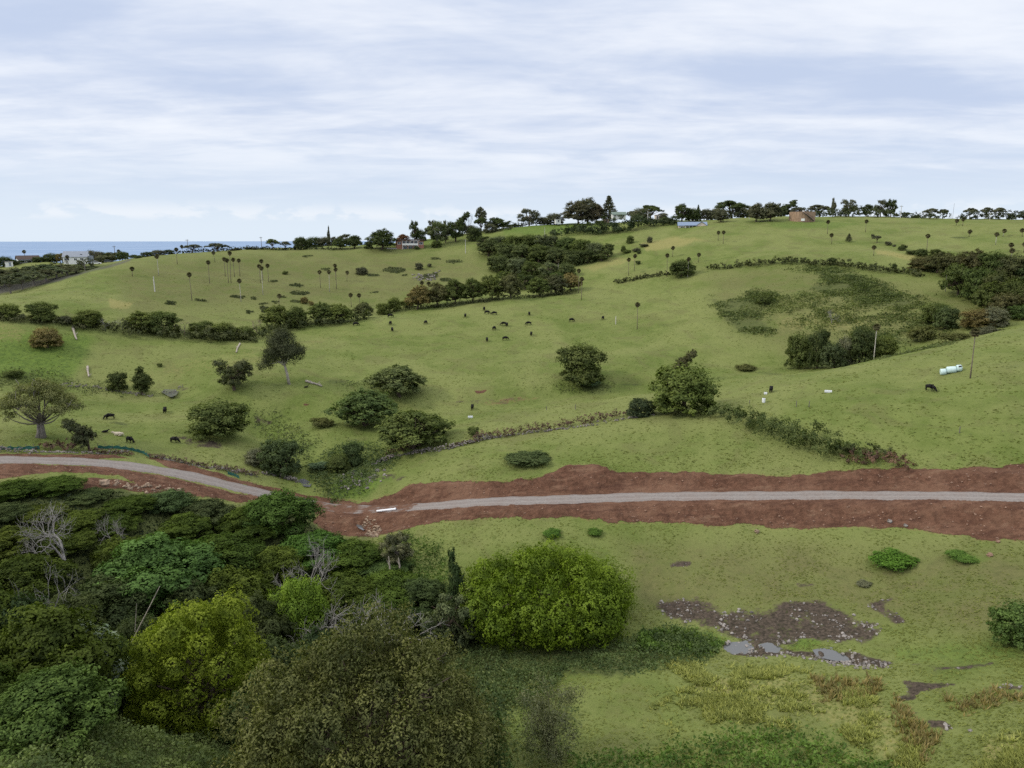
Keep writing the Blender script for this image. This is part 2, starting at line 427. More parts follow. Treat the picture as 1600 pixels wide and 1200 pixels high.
cover = mx(pmask([(1100,466),(1180,458),(1220,462),(1200,500),(1215,520),(1180,530),(1130,500)], 10, 200, 330) * .8,
           pmask([(1260,415),(1350,428),(1420,455),(1440,475),(1380,480),(1290,465),(1255,455),(1290,440)], 10, 200, 330) * .85,
           pmask([(1200,470),(1300,490),(1360,505),(1340,515),(1250,490)], 8, 200, 330) * .6,
           pmask([(1360,480),(1460,500),(1470,530),(1400,540),(1330,520)], 10, 200, 330) * .5,
           pblob(268, 474.5, 11, 3), pblob(315, 470.5, 11, 1.6), pblob(371, 465, 13, 2.2), pblob(395, 466, 6, 1.8), pblob(412, 481.5, 9, 3), pblob(389, 488, 7, 2), pblob(411, 474, 8, 1.5),
           pblob(463, 446, 12, 2.5), pblob(468, 458, 16, 3), pblob(429, 439.5, 7, 1.4), pblob(440, 464, 7, 2), pblob(465, 471, 12, 2.5), pblob(510, 421, 8, 2), pblob(430, 472, 9, 1.4),
           pblob(615, 421, 22, 5), pblob(582, 430, 9, 2.5), pblob(680, 404, 9, 1.8), pblob(710, 409, 13, 2.6), pblob(697, 437, 11, 3.2), pblob(633, 430, 5, 1.3), pblob(585, 457, 7, 1.5), pblob(790, 441, 8, 1.5), pblob(480, 400, 9, 1.2),
           pmask([(665,427),(685,424),(686,433),(665,438),(648,436)], 2, 300) * .7, pmask([(410,483),(440,482),(430,488),(405,487)], 2, 240) * .8,
           pline([(190,480),(215,452),(240,430),(262,408),(277,395)], 1.6, 1.6, 250) * .35,
           pline([(1040,452),(1080,490),(1110,515),(1140,540)], 2.0, 2, 190, 320) * .6, pline([(860,530),(930,518),(1000,512),(1100,503)], 1.0, 1.5, 200, 300) * .4,
           pline([(1230,347),(1290,352),(1380,352),(1500,353)], .8, 1, 330) * .4, pline([(1380,362),(1450,375),(1560,372)], .8, 1, 330) * .5, pblob(1500, 371, 16, 1.6), pblob(1480, 367, 10, 1) * .6,
           pline([(1285,639),(1330,646),(1400,656),(1440,663),(1520,680)], 1.6, 2, 120, 190) * .6, pline([(620,735),(700,720),(800,700)], 1.2, 2, 120, 180) * .5,
           pblob(742, 661, 10, 3) * .6, pblob(930, 604, 26, 6) * .9, pblob(985, 601, 20, 2.2) * .8, pblob(1200, 584, 30, 3) * .7, pblob(1320, 574, 24, 2.2) * .6, pblob(185, 662, 18, 3) * .8, pblob(1085, 1000, 40, 8) * .3,
           pblob(440, 600, 26, 6) * .5, pmask([(180,588),(60,612),(0,608),(0,580),(40,578),(90,588)], 5, 190, 235) * .6, pblob(525, 597, 16, 4) * .7,
           pmask([(-60,425),(0,420),(80,412),(150,415),(195,402),(150,424),(100,438),(60,447),(0,460),(-60,470)], 4, 285, 420) * .9,
           pmask([(775,395),(940,392),(910,410),(880,430),(800,430),(775,410)], 8, 320, 400) * .9,
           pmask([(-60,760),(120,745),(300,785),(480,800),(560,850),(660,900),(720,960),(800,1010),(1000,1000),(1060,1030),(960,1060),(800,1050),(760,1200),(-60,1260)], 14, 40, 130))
asph = pmask([(-60,452),(0,447),(60,438),(110,430),(140,424),(170,414),(200,404),(203,406),(160,420),(110,434),(60,447),(0,460),(-60,470)], 2, 285, 400)
wear = fbm(X2 / 3.0, Y2 / 3.0, 33, 3)
# worked soil is lumpy: low berms and clods
on_road = 1 - sstep(_d, ROAD_W / 2 + 0.5, ROAD_W / 2 + 1.6)
soil = dirt.copy(); soil[_nr] *= (1 - on_road)
Z2 = Z2 + soil * (fbm(X2 / 1.7, Y2 / 1.7, 41, 3) * 0.55 + 0.12) + mud * fbm(X2 / 1.1, Y2 / 1.1, 51, 3) * 0.3
BERMS = [([(640,806),(700,799),(740,796),(800,797),(870,801)], 1.1, 1.3), ([(885,735),(915,731),(945,736)], 1.2, 1.4), ([(930,808),(980,812),(1030,811)], .8, 1.2), ([(1300,733),(1360,731),(1410,733)], .5, 1.5), ([(95,731),(108,728),(122,730)], 1.0, 1.0), ([(1000,744),(1100,747),(1200,750)], .5, 1.5)]
for pts, hgt, wid in BERMS:
    line = smooth_poly([hit(u, v, 90)[:2] for u, v in pts], 40)
    dm = np.full(Z2[_nr].shape, 1e9)
    for p in line: dm = np.minimum(dm, np.hypot(X2[_nr] - p[0], Y2[_nr] - p[1]))
    Z2[_nr] += .55 * hgt * np.exp(-(dm / wid) ** 2) * (1 - on_road) * (0.75 + wear[_nr])

# ------------------------------------------------------------------ mesh and object helpers
def np_mesh(name, verts, faces, mat=None, smooth=False):
    """faces: (n,3) or (n,4) int array"""
    me = bpy.data.meshes.new(name)
    verts = np.asarray(verts, np.float32); faces = np.asarray(faces, np.int32)
    me.vertices.add(len(verts)); me.vertices.foreach_set('co', verts.ravel())
    k = faces.shape[1]
    me.loops.add(faces.size); me.loops.foreach_set('vertex_index', faces.ravel())
    me.polygons.add(len(faces)); me.polygons.foreach_set('loop_start', np.arange(0, faces.size, k, dtype=np.int32))
    me.update(calc_edges=True)
    if smooth: me.polygons.foreach_set('use_smooth', np.ones(len(faces), bool))
    if mat: me.materials.append(mat)
    return me
def py_mesh(name, verts, faces, mat=None, smooth=False):
    me = bpy.data.meshes.new(name)
    me.from_pydata([tuple(map(float, v)) for v in verts], [], [tuple(map(int, f)) for f in faces])
    me.update()
    if smooth: me.polygons.foreach_set('use_smooth', np.ones(len(me.polygons), bool))
    if mat: me.materials.append(mat)
    return me
def put(name, mesh, parent=None, loc=None, color=None, kind=None):
    o = bpy.data.objects.new(name, mesh); COL.objects.link(o)
    if parent: o.parent = parent
    if loc is not None: o.location = loc
    if color is not None: o.color = (*color, 1.0)
    if kind: o['kind'] = kind
    return o
def tag(o, label, cat, group=None):
    o['label'] = label; o['category'] = cat
    if group: o['group'] = group
    return o
def thing(name, label, cat, loc, rz=0.0, scale=(1, 1, 1), group=None):
    o = bpy.data.objects.new(name, None); COL.objects.link(o)
    o.empty_display_size = 0.5
    o.location = loc; o.rotation_euler = (0, 0, rz); o.scale = scale
    return tag(o, label, cat, group)
class MB:
    """collects simple solids into one mesh"""
    def __init__(self): self.v = []; self.f = []
    def add(self, v, f):
        b = len(self.v); self.v += [tuple(p) for p in v]; self.f += [tuple(i + b for i in q) for q in f]; return self
    def box(self, c, s, rz=0.0):
        cx, cy, cz = c; sx, sy, sz = s[0] / 2, s[1] / 2, s[2] / 2
        ca, sa = math.cos(rz), math.sin(rz)
        vs = []
        for dz in (-sz, sz):
            for dx, dy in ((-sx, -sy), (sx, -sy), (sx, sy), (-sx, sy)):
                vs.append((cx + dx * ca - dy * sa, cy + dx * sa + dy * ca, cz + dz))
        return self.add(vs, [(3, 2, 1, 0), (4, 5, 6, 7), (0, 1, 5, 4), (1, 2, 6, 5), (2, 3, 7, 6), (3, 0, 4, 7)])
    def tube(self, pts, rad, n=6, cap=True):
        pts = [Vector(p) for p in pts]
        if not hasattr(rad, '__len__'): rad = [rad] * len(pts)
        vs = []; fs = []
        for i, p in enumerate(pts):
            t = (pts[min(i + 1, len(pts) - 1)] - pts[max(i - 1, 0)]).normalized()
            a = t.cross(Vector((0.13, 0.97, 0.2)) if abs(t.y) < 0.9 else Vector((1, 0, 0))).normalized(); b = t.cross(a)
            for k in range(n):
                q = 2 * math.pi * k / n
                vs.append(p + (a * math.cos(q) + b * math.sin(q)) * rad[i])
        for i in range(len(pts) - 1):
            for k in range(n):
                k2 = (k + 1) % n
                fs.append((i * n + k, i * n + k2, (i + 1) * n + k2, (i + 1) * n + k))
        if cap:
            fs.append(tuple(range(n - 1, -1, -1))); fs.append(tuple((len(pts) - 1) * n + k for k in range(n)))
        return self.add(vs, fs)
    def mesh(self, name, mat, smooth=False): return py_mesh(name, self.v, self.f, mat, smooth)

def material(name):
    m = bpy.data.materials.new(name); m.use_nodes = True
    return m, NT(m.node_tree)
def principled(t, color, rough=0.85, spec=0.2, normal=None, **kw):
    ins = {'Base Color': color, 'Roughness': rough, 'Specular IOR Level': spec}
    if normal is not None: ins['Normal'] = normal
    ins.update(kw)
    p = t.n('ShaderNodeBsdfPrincipled', ins)
    o = t.n('ShaderNodeOutputMaterial'); t.t.links.new(p.outputs[0], o.inputs[0])
    return p
def plain(name, color, rough=0.8, vary=0.15, scale=3.0, spec=0.2, metal=0.0):
    m, t = material(name)
    tc = t.n('ShaderNodeTexCoord').outputs['Object']
    nz = t.noise(tc, scale, 4.0)
    c = t.mix(t.step(nz, 0.3, 0.7), tuple(x * (1 - vary) for x in color), tuple(min(1, x * (1 + vary)) for x in color))
    principled(t, c, rough, spec, Metallic=metal)
    return m

# ------------------------------------------------------------------ the ground
def ground_material():
    m, t = material('pasture')
    P = t.n('ShaderNodeNewGeometry').outputs['Position']
    ma = t.n('ShaderNodeSeparateColor', {0: t.n('ShaderNodeAttribute', attribute_name='mask_a').outputs['Color']})
    mb = t.n('ShaderNodeSeparateColor', {0: t.n('ShaderNodeAttribute', attribute_name='mask_b').outputs['Color']})
    n_fine = t.noise(P, 2.6, 5.0, 0.65)
    n_tuft = t.noise(P, 0.95, 5.0, 0.66, 0.5)
    n_mid = t.noise(P, 0.16, 4.0, 0.6, 0.6)
    n_big = t.noise(P, 0.028, 4.0, 0.55, 0.8)
    jag = t.math('ADD', t.math('MULTIPLY', t.math('SUBTRACT', n_tuft, 0.5), 1.15), t.math('MULTIPLY', t.math('SUBTRACT', n_fine, 0.5), 0.55))
    n_jag = t.noise(P, 0.42, 4.0, 0.6, 0.5)
    def edge(ch, lo=0.38, hi=0.62):
        return t.step(t.math('ADD', ch, jag), lo, hi)
    g = t.mix(t.step(n_mid, 0.30, 0.70), (0.110, 0.148, 0.035), (0.160, 0.193, 0.057))
    g = t.mix(t.math('MULTIPLY', t.step(n_big, 0.38, 0.62), 0.75), g, (0.196, 0.216, 0.076))
    g = t.mix(t.math('MULTIPLY', t.step(n_tuft, 0.54, 0.68), 0.52), g, (0.074, 0.104, 0.022))
    g = t.mix(t.math('MULTIPLY', t.step(n_fine, 0.55, 0.75), 0.45), g, (0.205, 0.218, 0.088))
    g = t.mix(t.math('MULTIPLY', t.step(n_fine, 0.47, 0.28), 0.40), g, (0.080, 0.108, 0.026))
    patch = t.math('MULTIPLY', t.step(t.noise(P, 0.09, 5.0, 0.62, 1.2), 0.50, 0.66), 0.45)
    olive = t.math('MAXIMUM', t.math('MULTIPLY', mb.outputs[2], t.math('ADD', 0.45, t.math('MULTIPLY', t.step(n_mid, 0.35, 0.62), 0.5))), patch)
    g = t.mix(olive, g, t.mix(t.step(n_tuft, 0.35, 0.65), (0.112, 0.116, 0.045), (0.150, 0.146, 0.060)))
    g = t.mix(t.math('MULTIPLY', ma.outputs[1], 0.8), g, t.mix(t.step(n_tuft, 0.4, 0.62), (0.115, 0.182, 0.032), (0.068, 0.118, 0.024)))
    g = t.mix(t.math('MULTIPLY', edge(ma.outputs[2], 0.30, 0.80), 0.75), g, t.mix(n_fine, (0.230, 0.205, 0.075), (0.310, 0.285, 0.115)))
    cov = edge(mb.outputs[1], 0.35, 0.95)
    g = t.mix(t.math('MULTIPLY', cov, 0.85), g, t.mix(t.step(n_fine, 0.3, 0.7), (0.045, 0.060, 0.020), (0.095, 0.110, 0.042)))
    mudc = t.mix(t.step(n_fine, 0.30, 0.72), (0.030, 0.023, 0.021), (0.112, 0.084, 0.070))
    mud_f = t.math('ADD', t.math('MULTIPLY', mb.outputs[0], 0.88), t.math('MULTIPLY', t.math('SUBTRACT', n_jag, 0.52), 1.5))
    g = t.mix(t.math('MULTIPLY', edge(mud_f, 0.28, 0.80), 0.95), g, mudc)
    n_clod = t.noise(P, 1.3, 6.0, 0.7, 0.3)
    dirtc = t.mix(t.step(n_clod, 0.30, 0.72), (0.078, 0.040, 0.026), (0.165, 0.086, 0.056))
    dirtc = t.mix(t.math('MULTIPLY', t.step(n_mid, 0.42, 0.70), 0.65), dirtc, (0.205, 0.118, 0.078))
    n_rut = t.noise(t.n('ShaderNodeMapping', {'Vector': P, 'Scale': (0.10, 1.0, 1.0)}).outputs[0], 0.9, 5.0, 0.65)
    dirtc = t.mix(t.math('MULTIPLY', t.step(n_rut, 0.50, 0.66), 0.6), dirtc, (0.068, 0.034, 0.024))
    dirtc = t.mix(t.math('MULTIPLY', t.step(n_rut, 0.44, 0.32), 0.45), dirtc, (0.235, 0.150, 0.100))
    dirtc = t.mix(t.math('MULTIPLY', t.step(t.noise(P, 7.0, 2.0), 0.64, 0.74), 0.5), dirtc, (0.30, 0.20, 0.145))
    straw = t.math('MULTIPLY', t.step(t.math('ABSOLUTE', t.math('SUBTRACT', ma.outputs[0], 0.32)), 0.05, 0.24, 1.0, 0.0), t.step(n_tuft, 0.42, 0.62))
    g = t.mix(t.math('MULTIPLY', straw, 0.6), g, (0.215, 0.150, 0.070))
    d_e = edge(ma.outputs[0], 0.42, 0.58)
    g = t.mix(d_e, g, dirtc)
    asph = t.n('ShaderNodeAttribute', attribute_name='mask_c').outputs['Fac']
    g = t.mix(t.math('MULTIPLY', asph, 0.85), g, (0.085, 0.080, 0.075))
    hsum = t.math('ADD', t.math('MULTIPLY', n_fine, 0.45), t.math('ADD', t.math('MULTIPLY', n_tuft, 0.5), t.math('MULTIPLY', n_clod, t.math('MULTIPLY', d_e, 0.7))))
    b = t.n('ShaderNodeBump', {'Strength': 0.85, 'Distance': 0.55, 'Height': hsum}).outputs[0]
    principled(t, g, 0.95, 0.08, b)
    return m
M_GROUND = ground_material()
def build_ground():
    nr, nc = Z2.shape
    V = np.column_stack([X2.ravel(), Y2.ravel(), Z2.ravel()])
    i = np.arange(nr * nc).reshape(nr, nc)
    Fq = np.column_stack([i[:-1, :-1].ravel(), i[:-1, 1:].ravel(), i[1:, 1:].ravel(), i[1:, :-1].ravel()])
    me = np_mesh('terrain', V, Fq, M_GROUND, True)
    for nm, ch in (('mask_a', (dirt, lush, dry_sunlit)), ('mask_b', (mud, cover, olive)), ('mask_c', (asph, asph, asph))):
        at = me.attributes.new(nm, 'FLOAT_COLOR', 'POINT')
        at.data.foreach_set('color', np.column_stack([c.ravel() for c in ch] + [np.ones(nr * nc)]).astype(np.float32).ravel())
    put('ground', me, kind='structure')
    # the country behind and below the camera, coarse
build_ground()

def build_sea():
    m, t = material('sea_water')
    P = t.n('ShaderNodeNewGeometry').outputs['Position']
    n1 = t.noise(P, 0.02, 4.0, 0.6)
    n2 = t.noise(P, 0.0011, 3.0, 0.5)
    b = t.n('ShaderNodeBump', {'Strength': 0.35, 'Distance': 2.0, 'Height': n1}).outputs[0]
    c = t.mix(t.step(n2, 0.35, 0.65), (0.15, 0.25, 0.41), (0.20, 0.30, 0.46))
    principled(t, c, 0.45, 0.16, b)
    n = 96; rs = [300, 900, 2500, 7000, 18000, 42000]
    V = [(r * math.sin(a), r * math.cos(a), 0.0) for r in rs for a in np.linspace(0, 2 * math.pi, n, endpoint=False)]
    Fc = [(k * n + j, k * n + (j + 1) % n, (k + 1) * n + (j + 1) % n, (k + 1) * n + j) for k in range(len(rs) - 1) for j in range(n)]
    put('sea', py_mesh('sea', V, [f[::-1] for f in Fc], m), kind='structure')
build_sea()

def water_material():
    m, t = material('pool_water')
    P = t.n('ShaderNodeNewGeometry').outputs['Position']
    b = t.n('ShaderNodeBump', {'Strength': 0.12, 'Distance': 0.05, 'Height': t.noise(P, 2.5, 3.0)}).outputs[0]
    principled(t, (0.10, 0.105, 0.108), 0.05, 0.6, b)
    return m
M_WATER = water_material()
for nm, poly in POOLS.items():
    c = np.mean(poly, axis=0)
    z = POOL_Z[nm] - 0.07
    pts = []
    n = 26; cl = np.vstack([poly, poly[:1]])
    sp = smooth_poly(cl, n + 1)[:-1]
    for u, v in sp:
        u, v = c[0] + (u - c[0]) * 1.5, c[1] + (v - c[1]) * 1.6
        th, s = ray(u, v); r = (z - CAM_Z) / float(s)
        pts.append((r * math.sin(th), r * math.cos(th), z))
    put('water', py_mesh('water', pts, [tuple(range(n - 1, -1, -1))], M_WATER), kind='structure')

def road_material():
    m, t = material('gravel')
    P = t.n('ShaderNodeNewGeometry').outputs['Position']
    at = t.n('ShaderNodeSeparateColor', {0: t.n('ShaderNodeAttribute', attribute_name='across').outputs['Color']})
    n1 = t.noise(P, 3.2, 5.0, 0.7); n2 = t.noise(P, 0.35, 4.0, 0.6); n3 = t.noise(P, 1.1, 4.0, 0.65)
    c = t.mix(t.step(n1, 0.28, 0.72), (0.165, 0.147, 0.140), (0.270, 0.245, 0.230))
    c = t.mix(t.math('MULTIPLY', t.step(n2, 0.42, 0.66), 0.35), c, (0.20, 0.155, 0.135))
    tracks = t.math('MULTIPLY', t.step(t.math('ABSOLUTE', t.math('SUBTRACT', at.outputs[0], 0.36)), 0.05, 0.15, 1.0, 0.0), 0.35)
    c = t.mix(tracks, c, (0.30, 0.275, 0.26))
    ed = t.step(t.math('ADD', at.outputs[0], t.math('MULTIPLY', t.math('SUBTRACT', n3, 0.5), 0.55)), 0.84, 0.98)
    worn = t.step(t.math('ADD', at.outputs[1], t.math('MULTIPLY', t.math('SUBTRACT', n3, 0.5), 1.5)), 0.42, 0.58)
    dirtc = t.mix(t.step(n1, 0.3, 0.7), (0.090, 0.047, 0.030), (0.165, 0.090, 0.060))
    c = t.mix(t.math('MAXIMUM', ed, t.math('MULTIPLY', worn, t.step(n2, 0.34, 0.56))), c, dirtc)
    b = t.n('ShaderNodeBump', {'Strength': 0.5, 'Distance': 0.12, 'Height': n1}).outputs[0]
    principled(t, c, 0.92, 0.15, b)
    return m
M_ROAD = road_material()
def build_road():
    off = np.linspace(-1, 1, 11)
    pr, _ = ray(800, 600)
    V = []; A = []
    ur, vr, _d2 = project(ROAD[:, 0], ROAD[:, 1], ROAD[:, 2])
    worn = sstep(ur, 470, 505) * (1 - sstep(ur, 625, 665))
    for i in range(len(ROAD)):
        wob = 1 + 0.07 * math.sin(i * 0.31) + 0.05 * math.sin(i * 0.83 + 1)
        for o in off:
            p = ROAD[i, :2] + ROAD_N[i] * o * ROAD_W / 2 * wob
            z = ROAD[i, 2] + 0.03 - 0.10 * o * o - (0.30 if abs(o) > 0.99 else 0)
            V.append((p[0], p[1], z)); A.append((abs(o), worn[i], 0, 1))
    n = len(off)
    Fq = [(i * n + k, i * n + k + 1, (i + 1) * n + k + 1, (i + 1) * n + k) for i in range(len(ROAD) - 1) for k in range(n - 1)]
    me = py_mesh('gravel_road', V, Fq, M_ROAD, True)
    if me.polygons[100].normal.z < 0: me.flip_normals()
    a = me.attributes.new('across', 'FLOAT_COLOR', 'POINT')
    a.data.foreach_set('color', np.array(A, np.float32).ravel())
    put('gravel_road', me, kind='structure')
build_road()
# ------------------------------------------------------------------ plants: materials and builders
def leaf_material():
    """one leaf material; every plant carries its own colour on the object"""
    m, t = material('leaves')
    oi = t.n('ShaderNodeObjectInfo')
    P = t.n('ShaderNodeTexCoord').outputs['Object']
    at = t.n('ShaderNodeAttribute', attribute_name='tint').outputs['Fac']
    n = t.noise(P, 0.55, 3.0, 0.6)
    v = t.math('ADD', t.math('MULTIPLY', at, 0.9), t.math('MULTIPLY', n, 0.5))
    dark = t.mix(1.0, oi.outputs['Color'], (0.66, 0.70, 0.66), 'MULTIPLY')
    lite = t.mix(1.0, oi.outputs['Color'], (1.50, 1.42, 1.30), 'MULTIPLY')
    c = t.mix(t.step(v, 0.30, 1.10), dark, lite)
    d = t.n('ShaderNodeBsdfDiffuse', {'Color': c})
    tr = t.n('ShaderNodeBsdfTranslucent', {'Color': t.mix(1.0, c, (1.1, 1.25, 0.6), 'MULTIPLY')})
    gl = t.n('ShaderNodeBsdfGlossy', {'Color': (0.8, 0.85, 0.9, 1), 'Roughness': 0.55})
    s = t.n('ShaderNodeMixShader', {0: 0.28}); t.t.links.new(d.outputs[0], s.inputs[1]); t.t.links.new(tr.outputs[0], s.inputs[2])
    s2 = t.n('ShaderNodeMixShader', {0: 0.008}); t.t.links.new(s.outputs[0], s2.inputs[1]); t.t.links.new(gl.outputs[0], s2.inputs[2])
    o = t.n('ShaderNodeOutputMaterial'); t.t.links.new(s2.outputs[0], o.inputs[0])
    return m
M_LEAF = leaf_material()
def bark_material():
    m, t = material('bark')
    oi = t.n('ShaderNodeObjectInfo')
    P = t.n('ShaderNodeTexCoord').outputs['Object']
    n = t.noise(t.n('ShaderNodeMapping', {'Vector': P, 'Scale': (6, 6, 1.2)}).outputs[0], 1.0, 5.0, 0.65)
    c = t.mix(t.step(n, 0.3, 0.7), t.mix(1.0, oi.outputs['Color'], (0.55, 0.55, 0.55), 'MULTIPLY'), t.mix(1.0, oi.outputs['Color'], (1.3, 1.3, 1.3), 'MULTIPLY'))
    principled(t, c, 0.9, 0.1, t.n('ShaderNodeBump', {'Strength': 0.6, 'Distance': 0.05, 'Height': n}).outputs[0])
    return m
M_BARK = bark_material()

def leaf_cards(P, N, size, aspect, rng, tint, shade=None):
    """rhombic leaf or spray faces at P facing about N"""
    n = len(P)
    rnd = rng.normal(size=(n, 3))
    a = np.cross(N, rnd); a /= np.linalg.norm(a, axis=1)[:, None] + 1e-9
    b = np.cross(N, a)
    s = (size * rng.uniform(0.65, 1.35, n))[:, None]
    L = a * s * 0.5; W = b * s * 0.5 * aspect
    k = rng.uniform(0.15, 0.35, n)[:, None] * s * 0.6
    V = np.stack([P - L, P - W + N * k * 0.6, P + L - N * k * 0.5, P + W + N * k * 0.6], 1).reshape(-1, 3)
    Fq = np.arange(4 * n).reshape(n, 4)
    return V, Fq, np.repeat(tint, 4), np.repeat(N if shade is None else shade, 4, axis=0)
def crown_mesh(name, V, Fq, T, NS=None):
    me = np_mesh(name, V, Fq, M_LEAF, NS is not None)
    if NS is not None: me.normals_split_custom_set_from_vertices(np.ascontiguousarray(NS, np.float32))
    at = me.attributes.new('tint', 'FLOAT', 'POINT')
    at.data.foreach_set('value', T.astype(np.float32))
    return me
def unit(a): return a / (np.linalg.norm(a, axis=-1, keepdims=True) + 1e-9)
def lobe_crown(rng, lobes, n, size, aspect=0.55, clump=0.30, per=26, low=-0.35, inner=0.12, out=1.0, flat=1.0):
    """foliage as many small sprays in clumps over the surface of several uneven lobes"""
    lobes = [np.array(l, float) for l in lobes]
    area = np.array([(l[3] * l[4] * l[5]) ** (2 / 3) for l in lobes])
    Ps, Ns, Ts, Ss = [], [], [], []
    for l, w in zip(lobes, area / area.sum()):
        nl = max(20, int(n * w)); nc = max(4, nl // per)
        d = unit(rng.normal(size=(nc * 3, 3))); d = d[d[:, 2] > low][:nc]; nc = len(d)
        rad = rng.uniform(0.72, 1.02, (nc, 1))
        rad[rng.random(nc) < inner] *= 0.6
        C = l[:3] + d * l[3:6] * rad
        Tc = rng.uniform(0.15, 0.85, nc)
        kk = rng.integers(0, nc, nl)
        mean = (l[3] * l[4] * l[5]) ** (1 / 3)
        g = rng.normal(size=(nl, 3)) * clump * mean * 0.5 * np.array([1, 1, flat])
        P = C[kk] + g
        N = unit(d[kk] * 0.75 * out + unit(g) * 0.55 + rng.normal(size=(nl, 3)) * 0.36 + np.array([0, 0, 0.22]))
        Ss.append(unit(d[kk] * .9 + unit(g) * .5 + rng.normal(size=(nl, 3)) * .12 + np.array([0, 0, .2])))
        Ps.append(P); Ns.append(N); Ts.append(np.clip(Tc[kk] * 0.8 + rng.uniform(0, 0.14, nl), 0, 1))
    P = np.concatenate(Ps); N = np.concatenate(Ns); T = np.concatenate(Ts)
    return leaf_cards(P, N, size, aspect, rng, T, np.concatenate(Ss))
def shell_crown(rng, lobes, n, size, aspect=0.5, low=-0.45, thick=.22, jit=.30, rough=.10):
    """dense foliage on the skin of many distinct rounded puffs"""
    L = np.array(lobes, float); area = (L[:, 3] * L[:, 4] * L[:, 5]) ** (2 / 3); area /= area.sum()
    k = rng.choice(len(L), n, p=area); d = unit(rng.normal(size=(n * 2, 3))); d = d[d[:, 2] > low][:n]; m = min(len(d), n); k = k[:m]; d = d[:m]
    ph = rng.uniform(0, 6.28, (len(L), 3))[k]
    bump = 1 + rough * (np.sin(d[:, 0] * 7 + ph[:, 0]) + np.sin(d[:, 1] * 7 + ph[:, 1]) + np.sin(d[:, 2] * 7 + ph[:, 2]))
    f = (1 - thick * rng.uniform(0, 1, m) ** 1.6) * bump
    P = L[k, :3] + d * L[k, 3:6] * f[:, None]
    N = unit(d + rng.normal(size=(m, 3)) * jit * 1.5 + [0, 0, .15]); S = unit(d + rng.normal(size=(m, 3)) * jit * .4 + [0, 0, .1])
    T = np.clip(rng.uniform(.1, .75, len(L))[k] * .6 + (f - .75) * .7 + rng.uniform(0, .16, m), 0, 1)  # deeper leaves get a darker tint, shading inside each puff put into colour
    return leaf_cards(P, N, size, aspect, rng, T, S)
def curve_pts(a, b, n, rng, sag=0.15, lift=0.0):
    a, b = np.array(a, float), np.array(b, float)
    L = np.linalg.norm(b - a); o = rng.normal(size=3) * L * sag * 0.5; o[2] += lift * L
    t = np.linspace(0, 1, n)[:, None]
    return a * (1 - t) + b * t + o * (4 * t * (1 - t))
def limbs(rng, fork, targets, r0, base=(0, 0, -0.6), r_base=None, stems=1, sides=6, tip=0.25, sub=0):
    """trunk from the ground to the fork, a limb to each foliage lobe"""
    mb = MB()
    rb = r_base or r0 * 1.5
    for s in range(stems):
        bo = np.array(base) + (rng.normal(size=3) * np.array([r0 * 2, r0 * 2, 0]) if stems > 1 else 0)
        mb.tube(curve_pts(bo, fork, 6, rng, 0.05), list(np.linspace(rb, r0, 6) * (1 if stems == 1 else 0.7)), sides + 1)
    for tg in targets:
        tg = np.array(tg[:3], float)
        pts = curve_pts(fork, tg, 6, rng, 0.14, 0.06)
        mb.tube(pts, list(np.linspace(r0 * 0.72, r0 * tip * 0.5, 6)), sides)
        for q in range(sub):
            k = rng.integers(2, 5); L = np.linalg.norm(tg - np.array(fork))
            e = pts[k] + unit(rng.normal(size=3) + np.array([0, 0, 0.5])) * L * rng.uniform(0.25, 0.5)
            mb.tube(curve_pts(pts[k], e, 4, rng, 0.15), list(np.linspace(r0 * 0.35, r0 * 0.08, 4)), 4)
    return mb.mesh('trunk', M_BARK, True)

